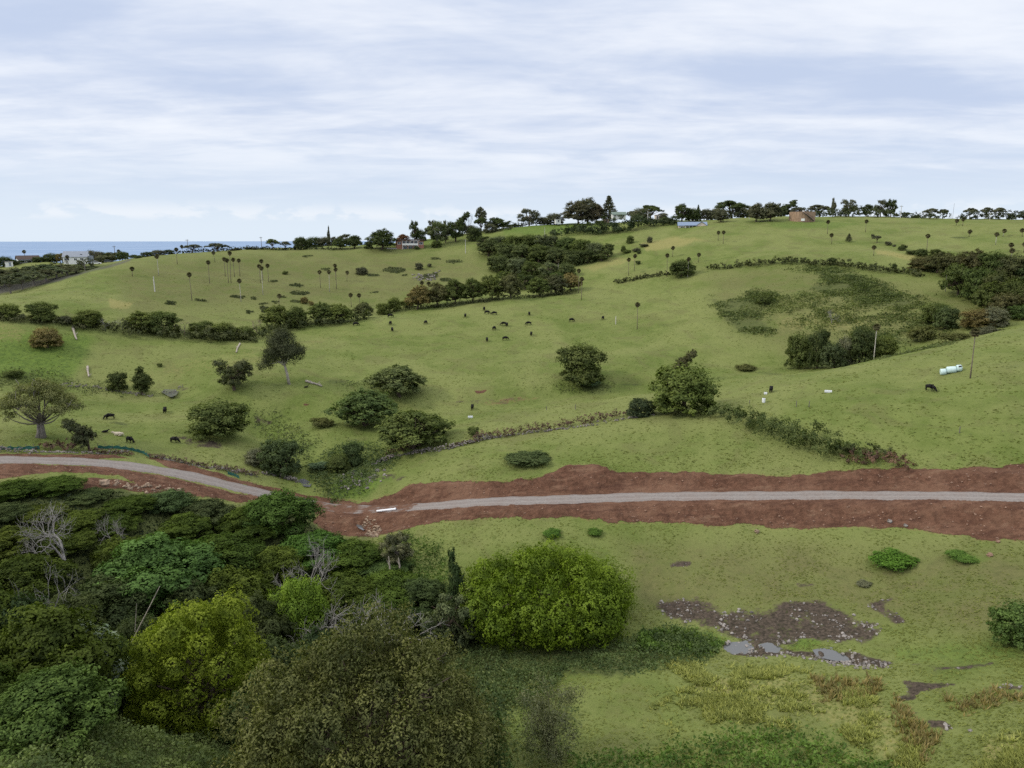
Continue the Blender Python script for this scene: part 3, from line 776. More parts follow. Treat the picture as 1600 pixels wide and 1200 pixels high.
# prototypes are ten metres wide and ten high, placed with their own scale
PROTO = {}
def proto(kind, var=0):
    key = (kind, var)
    if key in PROTO: return PROTO[key]
    rng = np.random.default_rng(sum(ord(c) for c in kind) * 131 + var * 977)
    U = rng.uniform
    if kind == 'round':             # bushy crown to the ground
        lobes = [(0, 0, 4.9, 3.5, 3.5, 4.3)]
        for k in range(15):
            a = k * 2.4 + U(-.3, .3); h = U(1.5, 7.4); q = 3.5 * math.sqrt(max(0.08, 1 - ((h - 4.2) / 5.2) ** 2)) * U(0.72, 1.1)
            s = U(1.3, 2.1); lobes.append((q * math.cos(a), q * math.sin(a), h, s, s, s * U(0.7, 0.95)))
        for k in range(7): lobes.append((3.3 * math.cos(k * .9), 3.3 * math.sin(k * .9), U(.9, 2.0), 1.5, 1.5, 1.2))
        cr = crown_mesh('crown', *lobe_crown(rng, lobes, 10500, 0.46, 0.6, 0.34))
        tr = limbs(rng, (0, 0, 2.2), lobes[1:8], 0.28)
    elif kind == 'spread':          # wide crown of flattish layers on several stems
        lobes = []
        for k in range(22):
            a = k * 2.4 + U(-.4, .4); q = 4.2 * math.sqrt((k + .6) / 22.0); h = 8.3 - 0.27 * q * q + U(-1.3, .8)
            s = U(1.3, 2.0); lobes.append((q * math.cos(a), q * math.sin(a), h, s * 1.1, s * 1.1, s * 0.85))
        for k in range(8): lobes.append((U(2.2, 3.6) * math.cos(k * .8), U(2.2, 3.6) * math.sin(k * .8), U(1.6, 4.0), 1.5, 1.5, 1.2))
        lobes.append((0, 0, 5.4, 2.8, 2.8, 2.4))
        lobes += [(2.6, -1.4, 2.9, 1.6, 1.5, .9), (-2.7, 1.0, 3.0, 1.7, 1.5, 1.0), (0.4, 2.6, 3.2, 1.6, 1.6, .9), (-.8, -2.8, 2.6, 1.5, 1.4, .9)]
        cr = crown_mesh('crown', *lobe_crown(rng, lobes, 10500, 0.46, 0.55, 0.34, low=-0.3, flat=0.8))
        tr = limbs(rng, (U(-.4, .4), U(-.4, .4), 1.8), lobes, 0.30, stems=2, sub=1)
    elif kind == 'umbrella':        # flat-topped, wind-pruned, bare limbs below
        lobes = []
        for k in range(11):
            a = k * 2.4 + U(-.4, .4); q = 4.1 * math.sqrt((k + .5) / 11.0); h = 8.6 - 0.19 * q * q + U(-.7, .4)
            s = U(1.2, 1.9); lobes.append((q * math.cos(a), q * math.sin(a), h, s, s, s * 0.62))
        cr = crown_mesh('crown', *lobe_crown(rng, lobes, 6500, 0.46, 0.55, 0.36, low=-0.3, flat=0.75))
        tr = limbs(rng, (U(-.3, .3), 0, 3.0), lobes, 0.30, sub=1)
    elif kind == 'open':            # loose gum-like crown with sky gaps
        lobes = []
        for k in range(13):
            a = k * 2.4 + U(-.5, .5); h = U(3.4, 9.2); q = 3.9 * math.sqrt(max(.1, 1 - ((h - 5.6) / 4.6) ** 2)) * U(0.55, 1.05)
            s = U(1.05, 1.7); lobes.append((q * math.cos(a), q * math.sin(a), h - .5, s, s, s * 0.85))
        for k in range(5): lobes.append((U(1.2, 2.6) * math.cos(k * 1.3), U(1.2, 2.6) * math.sin(k * 1.3), U(2.2, 3.8), 1.3, 1.3, 1.1))
        cr = crown_mesh('crown', *lobe_crown(rng, lobes, 7600, 0.46, 0.5, 0.42, low=-0.6))
        tr = limbs(rng, (U(-.3, .3), 0, 3.4), lobes, 0.30, sub=2)
    elif kind == 'lean':            # swept to one side by the wind
        lobes = []
        for k in range(9): lobes.append((U(-2.6, 2.6), U(-2.2, 2.2), U(1.6, 4.4), 1.7, 1.6, 1.4))
        for k in range(16):
            f = k / 15.0
            s = U(1.0, 1.6); lobes.append((-3.6 + 7.8 * f + U(-.4, .4), U(-2.6, 2.6) * (1 - .3 * f), 4.4 + 4.4 * f ** 0.8 + U(-1.5, .3), s * 1.25, s * 1.1, s * 0.8))
        cr = crown_mesh('crown', *lobe_crown(rng, lobes, 8000, 0.46, 0.5, 0.36, low=-0.3, flat=0.8))
        tr = limbs(rng, (-1.6, 0, 2.6), lobes, 0.30, base=(-1.8, 0, -.6), sub=1)
    elif kind == 'conifer':         # pointed, branches in tiers
        Ps, Ns, Ts = [], [], []
        mb = MB().tube([(0, 0, -.6), (0, 0, 5), (0, 0, 9.8)], [.32, .2, .04], 7)
        for k in range(13):
            h = 1.4 + 8.2 * (k / 12.0); L = 4.6 * (1 - (k / 13.0) ** 1.25) * U(.8, 1.1) + .3
            for j in range(7):
                a = j * 0.9 + k * 1.7 + U(-.2, .2); e = np.array([L * math.cos(a), L * math.sin(a), h + L * U(-.02, .22)]) * 1.0
                mb.tube([(0, 0, h), tuple(e)], [.07, .02], 3)
                q = int(30 + 45 * L / 4); t = U(.25, 1.05, q)[:, None]
                Ps.append(np.array([0, 0, h]) * (1 - t) + e * t + rng.normal(size=(q, 3)) * .2)
                Ns.append(unit(rng.normal(size=(q, 3)) * .6 + [0, 0, .8])); Ts.append(U(.1, .8, q))
        cr = crown_mesh('crown', *leaf_cards(np.concatenate(Ps), np.concatenate(Ns), 0.55, 0.4, rng, np.concatenate(Ts)))
        tr = mb.mesh('trunk', M_BARK, True)
    elif kind == 'column':          # narrow upright
        lobes = [(U(-.6, .6), U(-.6, .6), h, 2.6 * (1 - abs(h - 4.5) / 8), 2.6 * (1 - abs(h - 4.5) / 8), 1.5) for h in np.linspace(1.8, 9, 8)]
        lobes += [(2.0 * math.cos(a), 2.0 * math.sin(a), U(2, 7), 1.6, 1.6, 1.5) for a in (0, 1.3, 2.6, 3.9, 5.2)]
        cr = crown_mesh('crown', *lobe_crown(rng, lobes, 5200, 0.5, 0.55, 0.40))
        tr = limbs(rng, (0, 0, 3), lobes, .28)
    elif kind == 'shrub':           # low mound
        lobes = [(0, 0, 2.5, 3.6, 3.6, 4.6)]
        for k in range(9):
            a = k * 2.4; q = U(2.2, 3.6); s = U(1.3, 2.2); lobes.append((q * math.cos(a), q * math.sin(a), U(1.2, 5.2), s, s, s * 1.5))
        cr = crown_mesh('crown', *lobe_crown(rng, lobes, 5600, 0.60, 0.5, 0.42, low=-.2))
        tr = limbs(rng, (0, 0, 1.2), lobes[1:6], .16, stems=2)
    elif kind == 'bare':            # leafless
        mb = MB(); V = []
        def grow(p, d, L, r, lev):
            pts = [p]; q = np.array(p); dd = np.array(d)
            for s in range(3):
                dd = unit(dd + rng.normal(size=3) * .20 + np.array([0, 0, .05])); q = q + dd * L / 3; pts.append(q)
            mb.tube(pts, list(np.linspace(r, r * .62, 4)), 5 if lev < 2 else 3, cap=False)
            if lev >= 5: return
            for c in range(3 if lev < 4 else 4):
                grow(pts[-1] if c < 2 else pts[2], unit(dd + rng.normal(size=3) * (.66 if lev else .95)), L * U(.62, .90), r * .56, lev + 1)
        grow(np.array([0, 0, -.5]), np.array([U(-.2, .2), U(-.2, .2), 1.0]), 2.4, .20, 0)
        V = np.array(mb.v); sc = 10 / max(V[:, 2].max(), 1); w = 10 / max(np.ptp(V[:, 0]), 1)
        mb.v = [tuple(x) for x in V * np.array([w, w, sc])]
        cr = None; tr = mb.mesh('branches', M_BARK, True)
    PROTO[key] = (tr, cr)
    return PROTO[key]

BARK = {'grey': (0.20, 0.18, 0.16), 'pale': (0.42, 0.38, 0.33), 'brown': (0.11, 0.085, 0.065), 'dead': (0.30, 0.285, 0.27), 'pink': (0.33, 0.25, 0.21)}
LEAF = {'dark': (0.092, 0.118, 0.036), 'mid': (0.118, 0.145, 0.040), 'bright': (0.120, 0.175, 0.016), 'lime': (0.150, 0.195, 0.022), 'olive': (0.115, 0.125, 0.045), 'brown': (0.180, 0.150, 0.062), 'grey': (0.135, 0.142, 0.090), 'deep': (0.066, 0.088, 0.032), 'silver': (0.30, 0.36, 0.27), 'wood': (0.076, 0.104, 0.018), 'far': (0.110, 0.116, 0.075), 'rust': (0.17, 0.085, 0.045), 'blue': (0.10, 0.145, 0.080)}  # 'far' is lifted and greyed: distance haze mixed into the leaf colour
GAIN = 1.95                          # hand-picked crown colours below were read a little low
for _k in LEAF: LEAF[_k] = tuple(c * 1.12 for c in LEAF[_k])
RNG = random.Random(11)
def metres(px, loc): # how long px photo pixels are at a place
    dep = loc[1] * CP - (loc[2] - CAM_Z) * SP
    return px * dep / F_PX
def tree(u, v, wpx, hpx, kind, leaf, label, group=None, bark='brown', r=None, rz=None, cat='tree', name=None, var=None, sink=0.0):
    x, y, z, rr = at_r(u, r, v) if r else hit(u, v)
    # stand the stem in the middle of the crown: step back half a crown from its lower edge
    W = metres(wpx, (x, y, z)); sl = (CAM_Z - z) / rr
    ca = math.cos(math.atan(sl))
    H = max((metres(hpx, (x, y, z)) - W * 0.45 * max(0, math.sin(math.atan(sl)))) / ca, 0.25)
    if r is None and kind not in ('umbrella', 'bare', 'open', 'conifer'):
        rr += W * 0.18; x, y, z, rr = at_r(u, rr, v)
    vv = RNG.randrange({'round': 4, 'spread': 3, 'shrub': 3, 'umbrella': 3, 'open': 3, 'lean': 2, 'bare': 3}.get(kind, 1)) if var is None else var
    nm = name or {'round': 'broadleaf_tree', 'spread': 'spreading_tree', 'umbrella': 'umbrella_tree', 'open': 'gum_tree', 'lean': 'windswept_tree', 'conifer': 'conifer_tree', 'column': 'column_tree', 'shrub': 'shrub', 'bare': 'dead_tree'}[kind]
    th = thing(nm, label, cat, (x, y, z - sink - 0.05), RNG.uniform(0, 6.28) if rz is None else rz, (W / 10, W / 10, H / 10), group)
    tm, cm = proto(kind, vv)
    put('trunk' if cm else 'branches', tm, th, color=BARK[bark])
    if cm:
        b = LEAF[leaf] if isinstance(leaf, str) else tuple(c * GAIN for c in leaf)
        k = RNG.uniform(0.86, 1.14)
        put('crown', cm, th, color=tuple(c * k for c in b))
    return th

def palm_meshes(var):
    rng = np.random.default_rng(70 + var)
    bx, by = rng.uniform(-.25, .25, 2)
    tk = MB().tube([(0, 0, -.4), (bx * .3, by * .3, 3.0), (bx * .8, by, 6.5), (bx, by, 9.3)], [.15, .105, .09, .085], 7).mesh('trunk', M_BARK, True)
    V = []; Fc = []
    T = []
    def fan(d, L, w, droop):
        d = np.array(d); side = unit(np.cross(d, [0, 0, 1.0]) + 1e-6); up = np.cross(side, d)
        c0 = np.array([bx, by, 9.3]); st = c0 + d * L * .45
        b = len(V); n = 9
        V.append(st)
        for k in range(n):
            a = (k / (n - 1) - .5) * 3.6
            for q in (0.55, 1.0):
                rr = w * q * (1.0 if k % 2 == 0 else .72)
                V.append(st + (d * math.cos(a) + side * math.sin(a)) * rr + np.array([0, 0, -droop * rr * q]) + up * .04)
        for k in range(n - 1):
            i = b + 1 + 2 * k
            Fc.append((b, i, i + 2)); Fc.append((i, i + 1, i + 3, i + 2))
        T.extend([rng.uniform(.1, .8)] * (len(V) - b))
    for k in range(44):
        el = rng.uniform(-.45, 1.0) if k < 32 else rng.uniform(.9, 1.55); a = k * 2.4
        fan((math.cos(a) * math.cos(el), math.sin(a) * math.cos(el), math.sin(el)), rng.uniform(.75, 1.0), rng.uniform(.5, .68), .35)
    cr = py_mesh('crown', V, Fc, M_LEAF); cr.attributes.new('tint', 'FLOAT', 'POINT').data.foreach_set('value', np.array(T, np.float32))
    V = []; Fc = []; T = []
    for k in range(16):
        el = rng.uniform(-1.35, -.6); a = k * 2.4
        fan((math.cos(a) * math.cos(el), math.sin(a) * math.cos(el), math.sin(el)), .8, .42, .5)
    dd = py_mesh('dead_fronds', V, Fc, M_LEAF); dd.attributes.new('tint', 'FLOAT', 'POINT').data.foreach_set('value', np.array(T, np.float32))
    return tk, cr, dd
PALMS = [palm_meshes(k) for k in range(3)]
def palm(hu, hv, bu, bv, label, group='cabbage palms standing in the paddocks', pale=False, r=None, head=None):
    x, y, z, rr = at_r(bu, r, bv) if r else hit(bu, bv)
    H = metres(bv - hv, (x, y, z)) * 1.02 + 0.3
    H = max(H, 1.6)
    tk, cr, dd = RNG.choice(PALMS)
    th = thing('cabbage_palm', label, 'palm', (x, y, z), RNG.uniform(0, 6.28), (1, 1, 1), group)
    k = H / 9.6
    kw = 0.85 + 0.15 * k
    D = head or 1.14
    c = RNG.uniform(.85, 1.15)
    t = put('trunk', tk, th, color=(0.50, 0.47, 0.42) if pale else (0.20, 0.165, 0.13)); t.scale = (kw, kw, k)
    for nm, me, col in (('crown', cr, (0.115 * c, 0.110 * c, 0.060 * c)), ('dead_fronds', dd, (0.14 * c, 0.105 * c, 0.070 * c))):
        o = put(nm, me, th, color=col); o.scale = (D, D, D); o.location = (0, 0, 9.3 * k - 9.3 * D)
    return th
# ------------------------------------------------------------------ ground cover spread over surveyed areas
DTH = np.gradient(TH); DR = np.gradient(R)
CELL = (DR[:, None] * R[:, None]) * DTH[None, :]
U2, V2, D2 = project(X2, Y2, Z2)
PIXA = CELL / np.maximum(D2, 5) ** 2 * 0.4
INFRAME = (U2 > -160) & (U2 < 1760) & (V2 < 1300) & (D2 > 20)
_sl = (Z2 - CAM_Z) / R2
SEEN = _sl >= np.maximum.accumulate(_sl, axis=0) - 0.004      # not behind a crest
def spread(weight, n, seed):
    rng = np.random.default_rng(seed)
    w = (weight * INFRAME * SEEN).ravel(); w = w / w.sum()
    k = rng.choice(len(w), n, p=w)
    i, j = np.divmod(k, len(TH))
    th = TH[j] + DTH[j] * rng.uniform(-.5, .5, n); r = R[i] + DR[i] * rng.uniform(-.5, .5, n)
    x, y = r * np.sin(th), r * np.cos(th)
    return x, y, ground_z(x, y), rng
def tufts(name, weight, n, size, leaf, seed, blades=4, width=0.28, tall=1.0, cat=None, label=None, lean=0.55):
    x, y, z, rng = spread(weight, n, seed)
    s = size * rng.uniform(0.5, 1.5, n)
    k = blades
    bx = np.repeat(x, k); by = np.repeat(y, k); bz = np.repeat(z, k); ss = np.repeat(s, k)
    a = rng.uniform(0, 6.283, n * k); tl = rng.uniform(0.1, lean, n * k)
    dx, dy = np.cos(a), np.sin(a)
    tip = np.column_stack([bx + dx * ss * tl, by + dy * ss * tl, bz + ss * tall * rng.uniform(.6, 1.1, n * k)])
    off = np.column_stack([-dy, dx, np.zeros(n * k)]) * (ss * width)[:, None]
    base = np.column_stack([bx + dx * ss * .12, by + dy * ss * .12, bz - 0.03])
    V = np.stack([base - off, base + off, tip], 1).reshape(-1, 3)
    tint = np.repeat(np.repeat(rng.uniform(0, 1, n), k) * .7 + rng.uniform(0, .3, n * k), 3)
    o = put(name, crown_mesh(name, V, np.arange(3 * n * k).reshape(-1, 3), tint), color=LEAF[leaf] if isinstance(leaf, str) else tuple(c * 1.6 for c in leaf), kind='stuff')
    if label: tag(o, label, cat)
    return o
def sward(name, weight, n, size, leaf, seed, label):
    """small clumps of lying blades that roughen the pasture"""
    x, y, z, rng = spread(weight, n, seed)
    s = size * rng.uniform(.5, 1.5, n); k = 3
    P = np.repeat(np.column_stack([x, y, z]), k, axis=0) + rng.normal(size=(n * k, 3)) * np.repeat(s, k)[:, None] * [.55, .55, .05] + [0, 0, size * .10]
    N = unit(rng.normal(size=(n * k, 3)) * .16 + [0, 0, 1.0]); S = unit(rng.normal(size=(n * k, 3)) * .08 + [0, 0, 1.0])
    tint = np.clip(np.repeat(rng.uniform(.30, .62, n), k) + rng.uniform(-.08, .08, n * k), 0, 1)
    o = put(name, crown_mesh(name, *leaf_cards(P, N, size * 1.3, .42, rng, tint, S)), color=leaf, kind='stuff')
    tag(o, label, 'grass')
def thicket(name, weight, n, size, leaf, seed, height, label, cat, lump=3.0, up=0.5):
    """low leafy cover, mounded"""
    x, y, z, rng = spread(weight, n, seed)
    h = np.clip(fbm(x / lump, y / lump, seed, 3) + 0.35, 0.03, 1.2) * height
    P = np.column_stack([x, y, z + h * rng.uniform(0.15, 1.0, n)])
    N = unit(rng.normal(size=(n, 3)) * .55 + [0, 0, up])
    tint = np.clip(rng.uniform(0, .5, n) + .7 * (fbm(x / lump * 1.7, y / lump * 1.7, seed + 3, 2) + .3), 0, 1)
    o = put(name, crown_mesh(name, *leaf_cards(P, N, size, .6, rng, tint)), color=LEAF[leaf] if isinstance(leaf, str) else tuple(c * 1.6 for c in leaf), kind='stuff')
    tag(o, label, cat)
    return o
bare_soil = mx(dirt, mud, asph)
open_grass = (1 - np.clip(bare_soil * 1.6, 0, 1)) * (1 - np.clip(cover, 0, 1)) * (_sl < 0)
_rdm = np.ones(Z2.shape); _rdm[_nr] = sstep(_d, 3.0, 4.5)
open_grass *= _rdm
for poly in POOLS.values(): open_grass *= 1 - pmask(poly, 4)
clumpy = np.clip(fbm(X2 / 4.0, Y2 / 4.0, 77, 3) * 1.3 + 0.6, 0.1, 1.4)
sward('grass', open_grass * PIXA * clumpy * (R2 < 130), 24000, 0.20, (0.185, 0.215, 0.060), 1, 'short tussocky pasture grass on the near slope')
sward('grass', open_grass * PIXA * clumpy * (R2 >= 115) * (R2 < 330), 16000, 0.30, (0.190, 0.218, 0.066), 2, 'pasture grass on the far paddocks')
yel = mx(pmask([(1055,1042),(1180,1048),(1300,1056),(1375,1078),(1360,1095),(1250,1090),(1150,1078),(1080,1062)], 12, 45, 95), pmask([(1080,1080),(1240,1100),(1330,1115),(1430,1130),(1450,1200),(1400,1200),(1330,1150),(1200,1130),(1100,1120),(1020,1100)], 12, 45, 95) * .5, pmask([(1530,1150),(1620,1140),(1700,1260),(1520,1240)], 12, 45, 90), pmask([(1000,1110),(1080,1100),(1120,1150),(1010,1150)], 14, 45, 90) * .12)
tufts('dry_grass', yel * PIXA * np.clip(fbm(X2 / 2.5, Y2 / 2.5, 81, 3) * 3 + .3, .01, 1.4), 11000, 0.38, (0.165, 0.180, 0.055), 3, 6, .17, .75, 'grass', 'yellow seeding grass clumps below the muddy creek bank', 1.3)
tufts('rushes', mx(pmask([(1480,1095),(1560,1080),(1600,1090),(1500,1110)], 10, 45, 95), pmask([(1260,1060),(1370,1060),(1380,1085),(1290,1090)], 8, 45, 95), pmask([(1400,1085),(1470,1150),(1450,1190),(1400,1140)], 8, 45, 95)) * PIXA, 520, .5, (0.15, 0.125, 0.055), 4, 6, .13, .9, 'grass', 'brown rush tussocks near the creek at the lower right', 1.0)
thicket('ferns', mx(pmask([(1090,1165),(1180,1140),(1280,1150),(1340,1175),(1420,1215),(1400,1290),(1000,1290),(960,1190)], 14, 40, 75), pmask([(900,1185),(1000,1170),(1100,1190),(1100,1280),(880,1280)], 12, 40, 75)) * PIXA, 9000, .34, (0.062, 0.105, 0.022), 5, 1.5, 'green ferny scrub along the bottom edge of the paddock', 'scrub', 2.2)
thicket('undergrowth', mx(pmask([(-60,1105),(100,1085),(260,1110),(340,1160),(420,1290),(-60,1290)], 14, 38, 80), pmask([(220,1120),(330,1140),(400,1180),(330,1290),(150,1290)], 12, 38, 80)) * PIXA, 26000, .27, (0.088, 0.116, 0.040), 6, 2.2, 'tangled leafy creepers covering the ground in the lower left corner', 'undergrowth', 2.6)
thicket('undergrowth', pmask([(640,975),(760,1000),(860,1025),(990,995),(1050,985),(1120,1000),(1130,1020),(1060,1040),(980,1050),(900,1045),(860,1075),(800,1110),(760,1200),(700,1200),(600,1000)], 10, 45, 110) * PIXA, 22000, .30, (0.056, 0.080, 0.030), 7, 1.3, 'dark low scrub around the foot of the big domed tree', 'undergrowth', 2.4)
thicket('undergrowth', pmask([(1000,990),(1080,988),(1140,1003),(1125,1015),(1050,1022),(990,1010)], 8, 60, 110) * PIXA, 4500, .32, (0.060, 0.100, 0.022), 8, 1.2, 'green scrub on the bank left of the muddy pools', 'undergrowth', 2.0)
thicket('undergrowth', pmask([(-60,770),(120,765),(300,795),(470,805),(540,850),(640,890),(700,940),(700,1010),(560,1030),(300,1120),(-60,1100)], 10, 50, 130) * PIXA, 26000, .40, (0.014, 0.021, 0.009), 9, 1.0, 'dark leafy floor under the wood', 'undergrowth', 3.0)  # floor colour darkened so the gaps between crowns read as deep shade
thicket('undergrowth', pmask([(480,725),(520,705),(560,690),(600,700),(620,712),(590,735),(560,770),(530,790),(505,775),(490,750)], 8, 110, 175) * PIXA, 5000, .42, (0.058, 0.080, 0.034), 10, 1.5, 'grey green scrub filling the gully above the road', 'undergrowth', 2.0)
thicket('undergrowth', mx(pmask([(590,845),(640,830),(700,870),(700,930),(620,905)], 8, 85, 115), pmask([(600,860),(690,850),(690,880),(620,890)], 8, 85, 115)) * PIXA, 2600, .36, (0.058, 0.092, 0.022), 17, 1.0, 'green scrub at the wood edge below the rock pile', 'undergrowth', 2.0)
brk = mx(pmask([(1100,466),(1180,458),(1220,462),(1200,500),(1215,520),(1180,530),(1130,500)], 8, 190, 330), pmask([(1260,418),(1350,428),(1420,455),(1440,475),(1380,480),(1290,465),(1255,455),(1290,440)], 8, 190, 330), pmask([(1200,470),(1300,490),(1360,505),(1340,515),(1250,490)], 8, 190, 330) * .7, pmask([(1360,480),(1460,500),(1470,530),(1400,540),(1330,520)], 10, 190, 330) * .5, pmask([(1330,500),(1420,505),(1480,530),(1440,545),(1360,525)], 8, 190, 330) * .6)
thicket('bracken', brk * PIXA * np.clip(fbm(X2 / 9, Y2 / 6, 91, 3) * 3 + .5, 0, 1.4), 13000, .62, (0.060, 0.078, 0.028), 11, 1.3, 'dark bracken and low scrub spread over the far hillside', 'bracken', 3.0)
thicket('bracken', (mx(cover * (R2 > 240) * (R2 < 430) * (U2 > 230) * (U2 < 735) * (V2 < 495)) > .55) * PIXA, 4200, .60, (0.050, 0.058, 0.030), 12, .8, 'dark weed patches dotted over the palm paddock', 'weeds', 3.0)
thicket('bracken', mx(pmask([(395,640),(430,640),(500,690),(480,720),(430,700),(395,670)], 8, 140, 190), pmask([(100,600),(190,600),(190,620),(120,614)], 5, 190, 230), pmask([(-20,580),(90,578),(110,600),(0,606)], 5, 190, 235), pmask([(865,600),(960,598),(950,612),(880,614)], 4, 170, 200), pmask([(640,600),(560,596),(525,600),(540,606)], 3, 180, 220), pmask([(1340,560),(1450,540),(1500,535),(1440,560)], 5, 190, 260)) * PIXA, 5200, .45, (0.066, 0.080, 0.034), 13, 1.0, 'patchy scrub along the creek lines between the paddocks', 'scrub', 2.5)

brk2 = pmask([(1235,420),(1330,424),(1420,452),(1480,478),(1490,515),(1450,545),(1340,528),(1230,505),(1170,480),(1200,460),(1250,450)], 14, 190, 330) * np.clip(fbm(X2 / 12, Y2 / 7, 95, 3) * 3.2 + .25, 0, 1)
thicket('bracken', brk2 * PIXA, 9000, .60, (0.072, 0.090, 0.030), 18, 1.0, 'mottled mid green scrub across the far hillside', 'bracken', 3.0)
thicket('undergrowth', pmask([(690,1040),(860,1050),(905,1120),(870,1290),(690,1290)], 16, 45, 90) * PIXA, 5000, .30, (0.080, 0.104, 0.038), 19, 1.0, 'scrub between the big olive tree and the grass', 'undergrowth', 2.0)
# ------------------------------------------------------------------ hedges: one leafy body each
def hedge(pts, hgt, wid, leaf, label, n=2500, size=.55, name='hedge', cat='hedge', r=None, seed=0, rmin=20, ragged=.5, stalks=False):
    if r is None: P = np.array([hit(u, v, rmin)[:3] for u, v in pts])
    else: P = np.array([at_r(u, rr, v)[:3] for (u, v), rr in zip(pts, r)])
    rng = np.random.default_rng(500 + seed)
    seg = np.hypot(*np.diff(P[:, :2], axis=0).T); L = np.concatenate([[0], np.cumsum(seg)])
    m = int(np.clip(L[-1] / (wid * .17), 8, 260))
    q = np.linspace(0, L[-1], m) + rng.normal(size=m) * L[-1] / m * .4; q = np.clip(q, 0, L[-1])
    px_ = np.interp(q, L, P[:, 0]); py_ = np.interp(q, L, P[:, 1])
    hh = np.interp(q, np.linspace(0, L[-1], len(hgt)), np.array(hgt, float)) if hasattr(hgt, '__len__') else np.full(m, float(hgt))
    hh = hh * rng.uniform(1 - ragged * .9, 1 + ragged * .5, m)
    dx = np.gradient(P[:, 0]); dy = np.gradient(P[:, 1])
    nx = -np.interp(q, L, dy); ny = np.interp(q, L, dx); nn = np.hypot(nx, ny) + 1e-9
    off = rng.uniform(-.38, .38, m) * wid
    px_ = px_ + nx / nn * off; py_ = py_ + ny / nn * off
    lobes = [(x, y, z + h * .40, w, w * rng.uniform(.8, 1.1), h * .62) for x, y, z, h, w in zip(px_, py_, ground_z(px_, py_), hh, rng.uniform(.30, .55, m) * wid)]
    V, Fq, T, NS = lobe_crown(rng, lobes, n, size, .55, .34, per=30, low=-.35, flat=.8)
    V = V - np.array(P.mean(axis=0))
    o = put(name, crown_mesh(name, V, Fq, T, NS), loc=P.mean(axis=0), color=LEAF[leaf] if isinstance(leaf, str) else tuple(c * 1.6 for c in leaf))
    tag(o, label, cat)
    return o
# ------------------------------------------------------------------ the near trees: each has its own crown
def top_tree(u, vtop, wpx, r, maker, leaf, label, name='broadleaf_tree', group=None, bark='brown', cat='tree', depth=None):
    """tree whose stem stands r metres out and whose top reaches a photo row"""
    x, y, z, _ = at_r(u, r, vtop + (35 if r < 150 else 8))
    th, s = ray(u, vtop)
    H = max(CAM_Z + float(s) * r - z, 1.0)
    dep = y * CP - (z + H * .6 - CAM_Z) * SP
    W = wpx * dep / F_PX
    t = thing(name, label, cat, (x, y, z - .05), RNG.uniform(0, 6.28), (1, 1, 1), group)
    if isinstance(maker, tuple):
        tm, cm = proto(*maker) if maker[0] != 'wood' else wood_proto(maker[1])
        t.scale = (W / 10, W / 10, H / 10)
    else:
        tm, cm = maker(W, H)
    b = LEAF[leaf] if isinstance(leaf, str) else tuple(c * GAIN for c in leaf)
    k = RNG.uniform(.82, 1.18); w = RNG.uniform(.82, 1.04) if group else 1.0
    if group and 'wood' in group: k *= .86
    put('trunk' if cm else 'branches', tm, t, color=BARK[bark])
    if cm: put('crown', cm, t, color=(b[0] * k * w, b[1] * k, b[2] * k))
    return t
def wood_proto(var):
    key = ('wood', var)
    if key in PROTO: return PROTO[key]
    rng = np.random.default_rng(3000 + var * 17); U = rng.uniform
    lobes = []
    n = 15 + 2 * (var % 3)
    for k in range(n):                                  # rounded billows, tall enough to stay round when the tree is wide
        a = k * 2.39996 + U(-.4, .4); q = 3.9 * math.sqrt((k + .5) / n) * U(.85, 1.1)
        h = 7.3 - (.20 + .03 * var) * q * q + U(-1.2, .8)
        s = U(1.25, 2.1); lobes.append((q * math.cos(a), q * math.sin(a), max(h, 1.8), s, s, s * U(1.05, 1.4)))
    for k in range(9):
        a = k * .7 + U(-.2, .2); q = U(3.0, 4.2); s = U(1.0, 1.5); lobes.append((q * math.cos(a), q * math.sin(a), U(1.4, 3.8), s, s, s * 1.2))
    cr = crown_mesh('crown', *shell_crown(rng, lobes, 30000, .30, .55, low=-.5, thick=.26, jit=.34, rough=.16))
    tr = limbs(rng, (U(-.5, .5), U(-.5, .5), 2.4), lobes[::2], .24, stems=2, sub=1)
    PROTO[key] = (tr, cr)
    return PROTO[key]
def puffs(rng, W, H, n, lo=0.06, smin=.09, smax=.15, flat=.9, full=0.5, jl=.9):
    """lobes over a rounded body: a is the half width, b the height"""
    L = []
    for k in range(n):
        f = (k + .5) / n; el = math.asin(max(-full, 1 - (1 + full) * f)); a = k * 2.39996
        j = rng.uniform(jl, 1.08)
        rr = W / 2 * math.cos(el) * j * .88; zz = H * (.42 + .50 * math.sin(el) * j)
        s = rng.uniform(smin, smax) * W
        L.append((rr * math.cos(a), rr * math.sin(a), max(zz, H * lo + s * .3), s, s, s * flat))
    return L
def dome_maker(W, H):
    rng = np.random.default_rng(21)
    L = puffs(rng, W, H, 80, smin=.055, smax=.125, flat=1.0, full=.72, jl=.84)
    L2 = puffs(rng, W * .74, H * .80, 30, smin=.09, smax=.12, full=.7)
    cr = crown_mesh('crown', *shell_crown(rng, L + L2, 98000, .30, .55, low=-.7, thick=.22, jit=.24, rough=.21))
    return limbs(rng, (0, 0, 2.0), L[::6], .45, stems=3), cr
def lime_maker(W, H):
    rng = np.random.default_rng(22)
    L = puffs(rng, W, H * .94, 40, smin=.085, smax=.15, flat=1.05, full=.75, jl=.78)
    L += puffs(rng, W * .78, H * .82, 22, smin=.10, smax=.14, full=.7)
    cr = crown_mesh('crown', *shell_crown(rng, L, 72000, .24, .5, low=-.7, thick=.26, jit=.30, rough=.17))
    return limbs(rng, (0, 0, 2.4), L[::4], .34, stems=2), cr
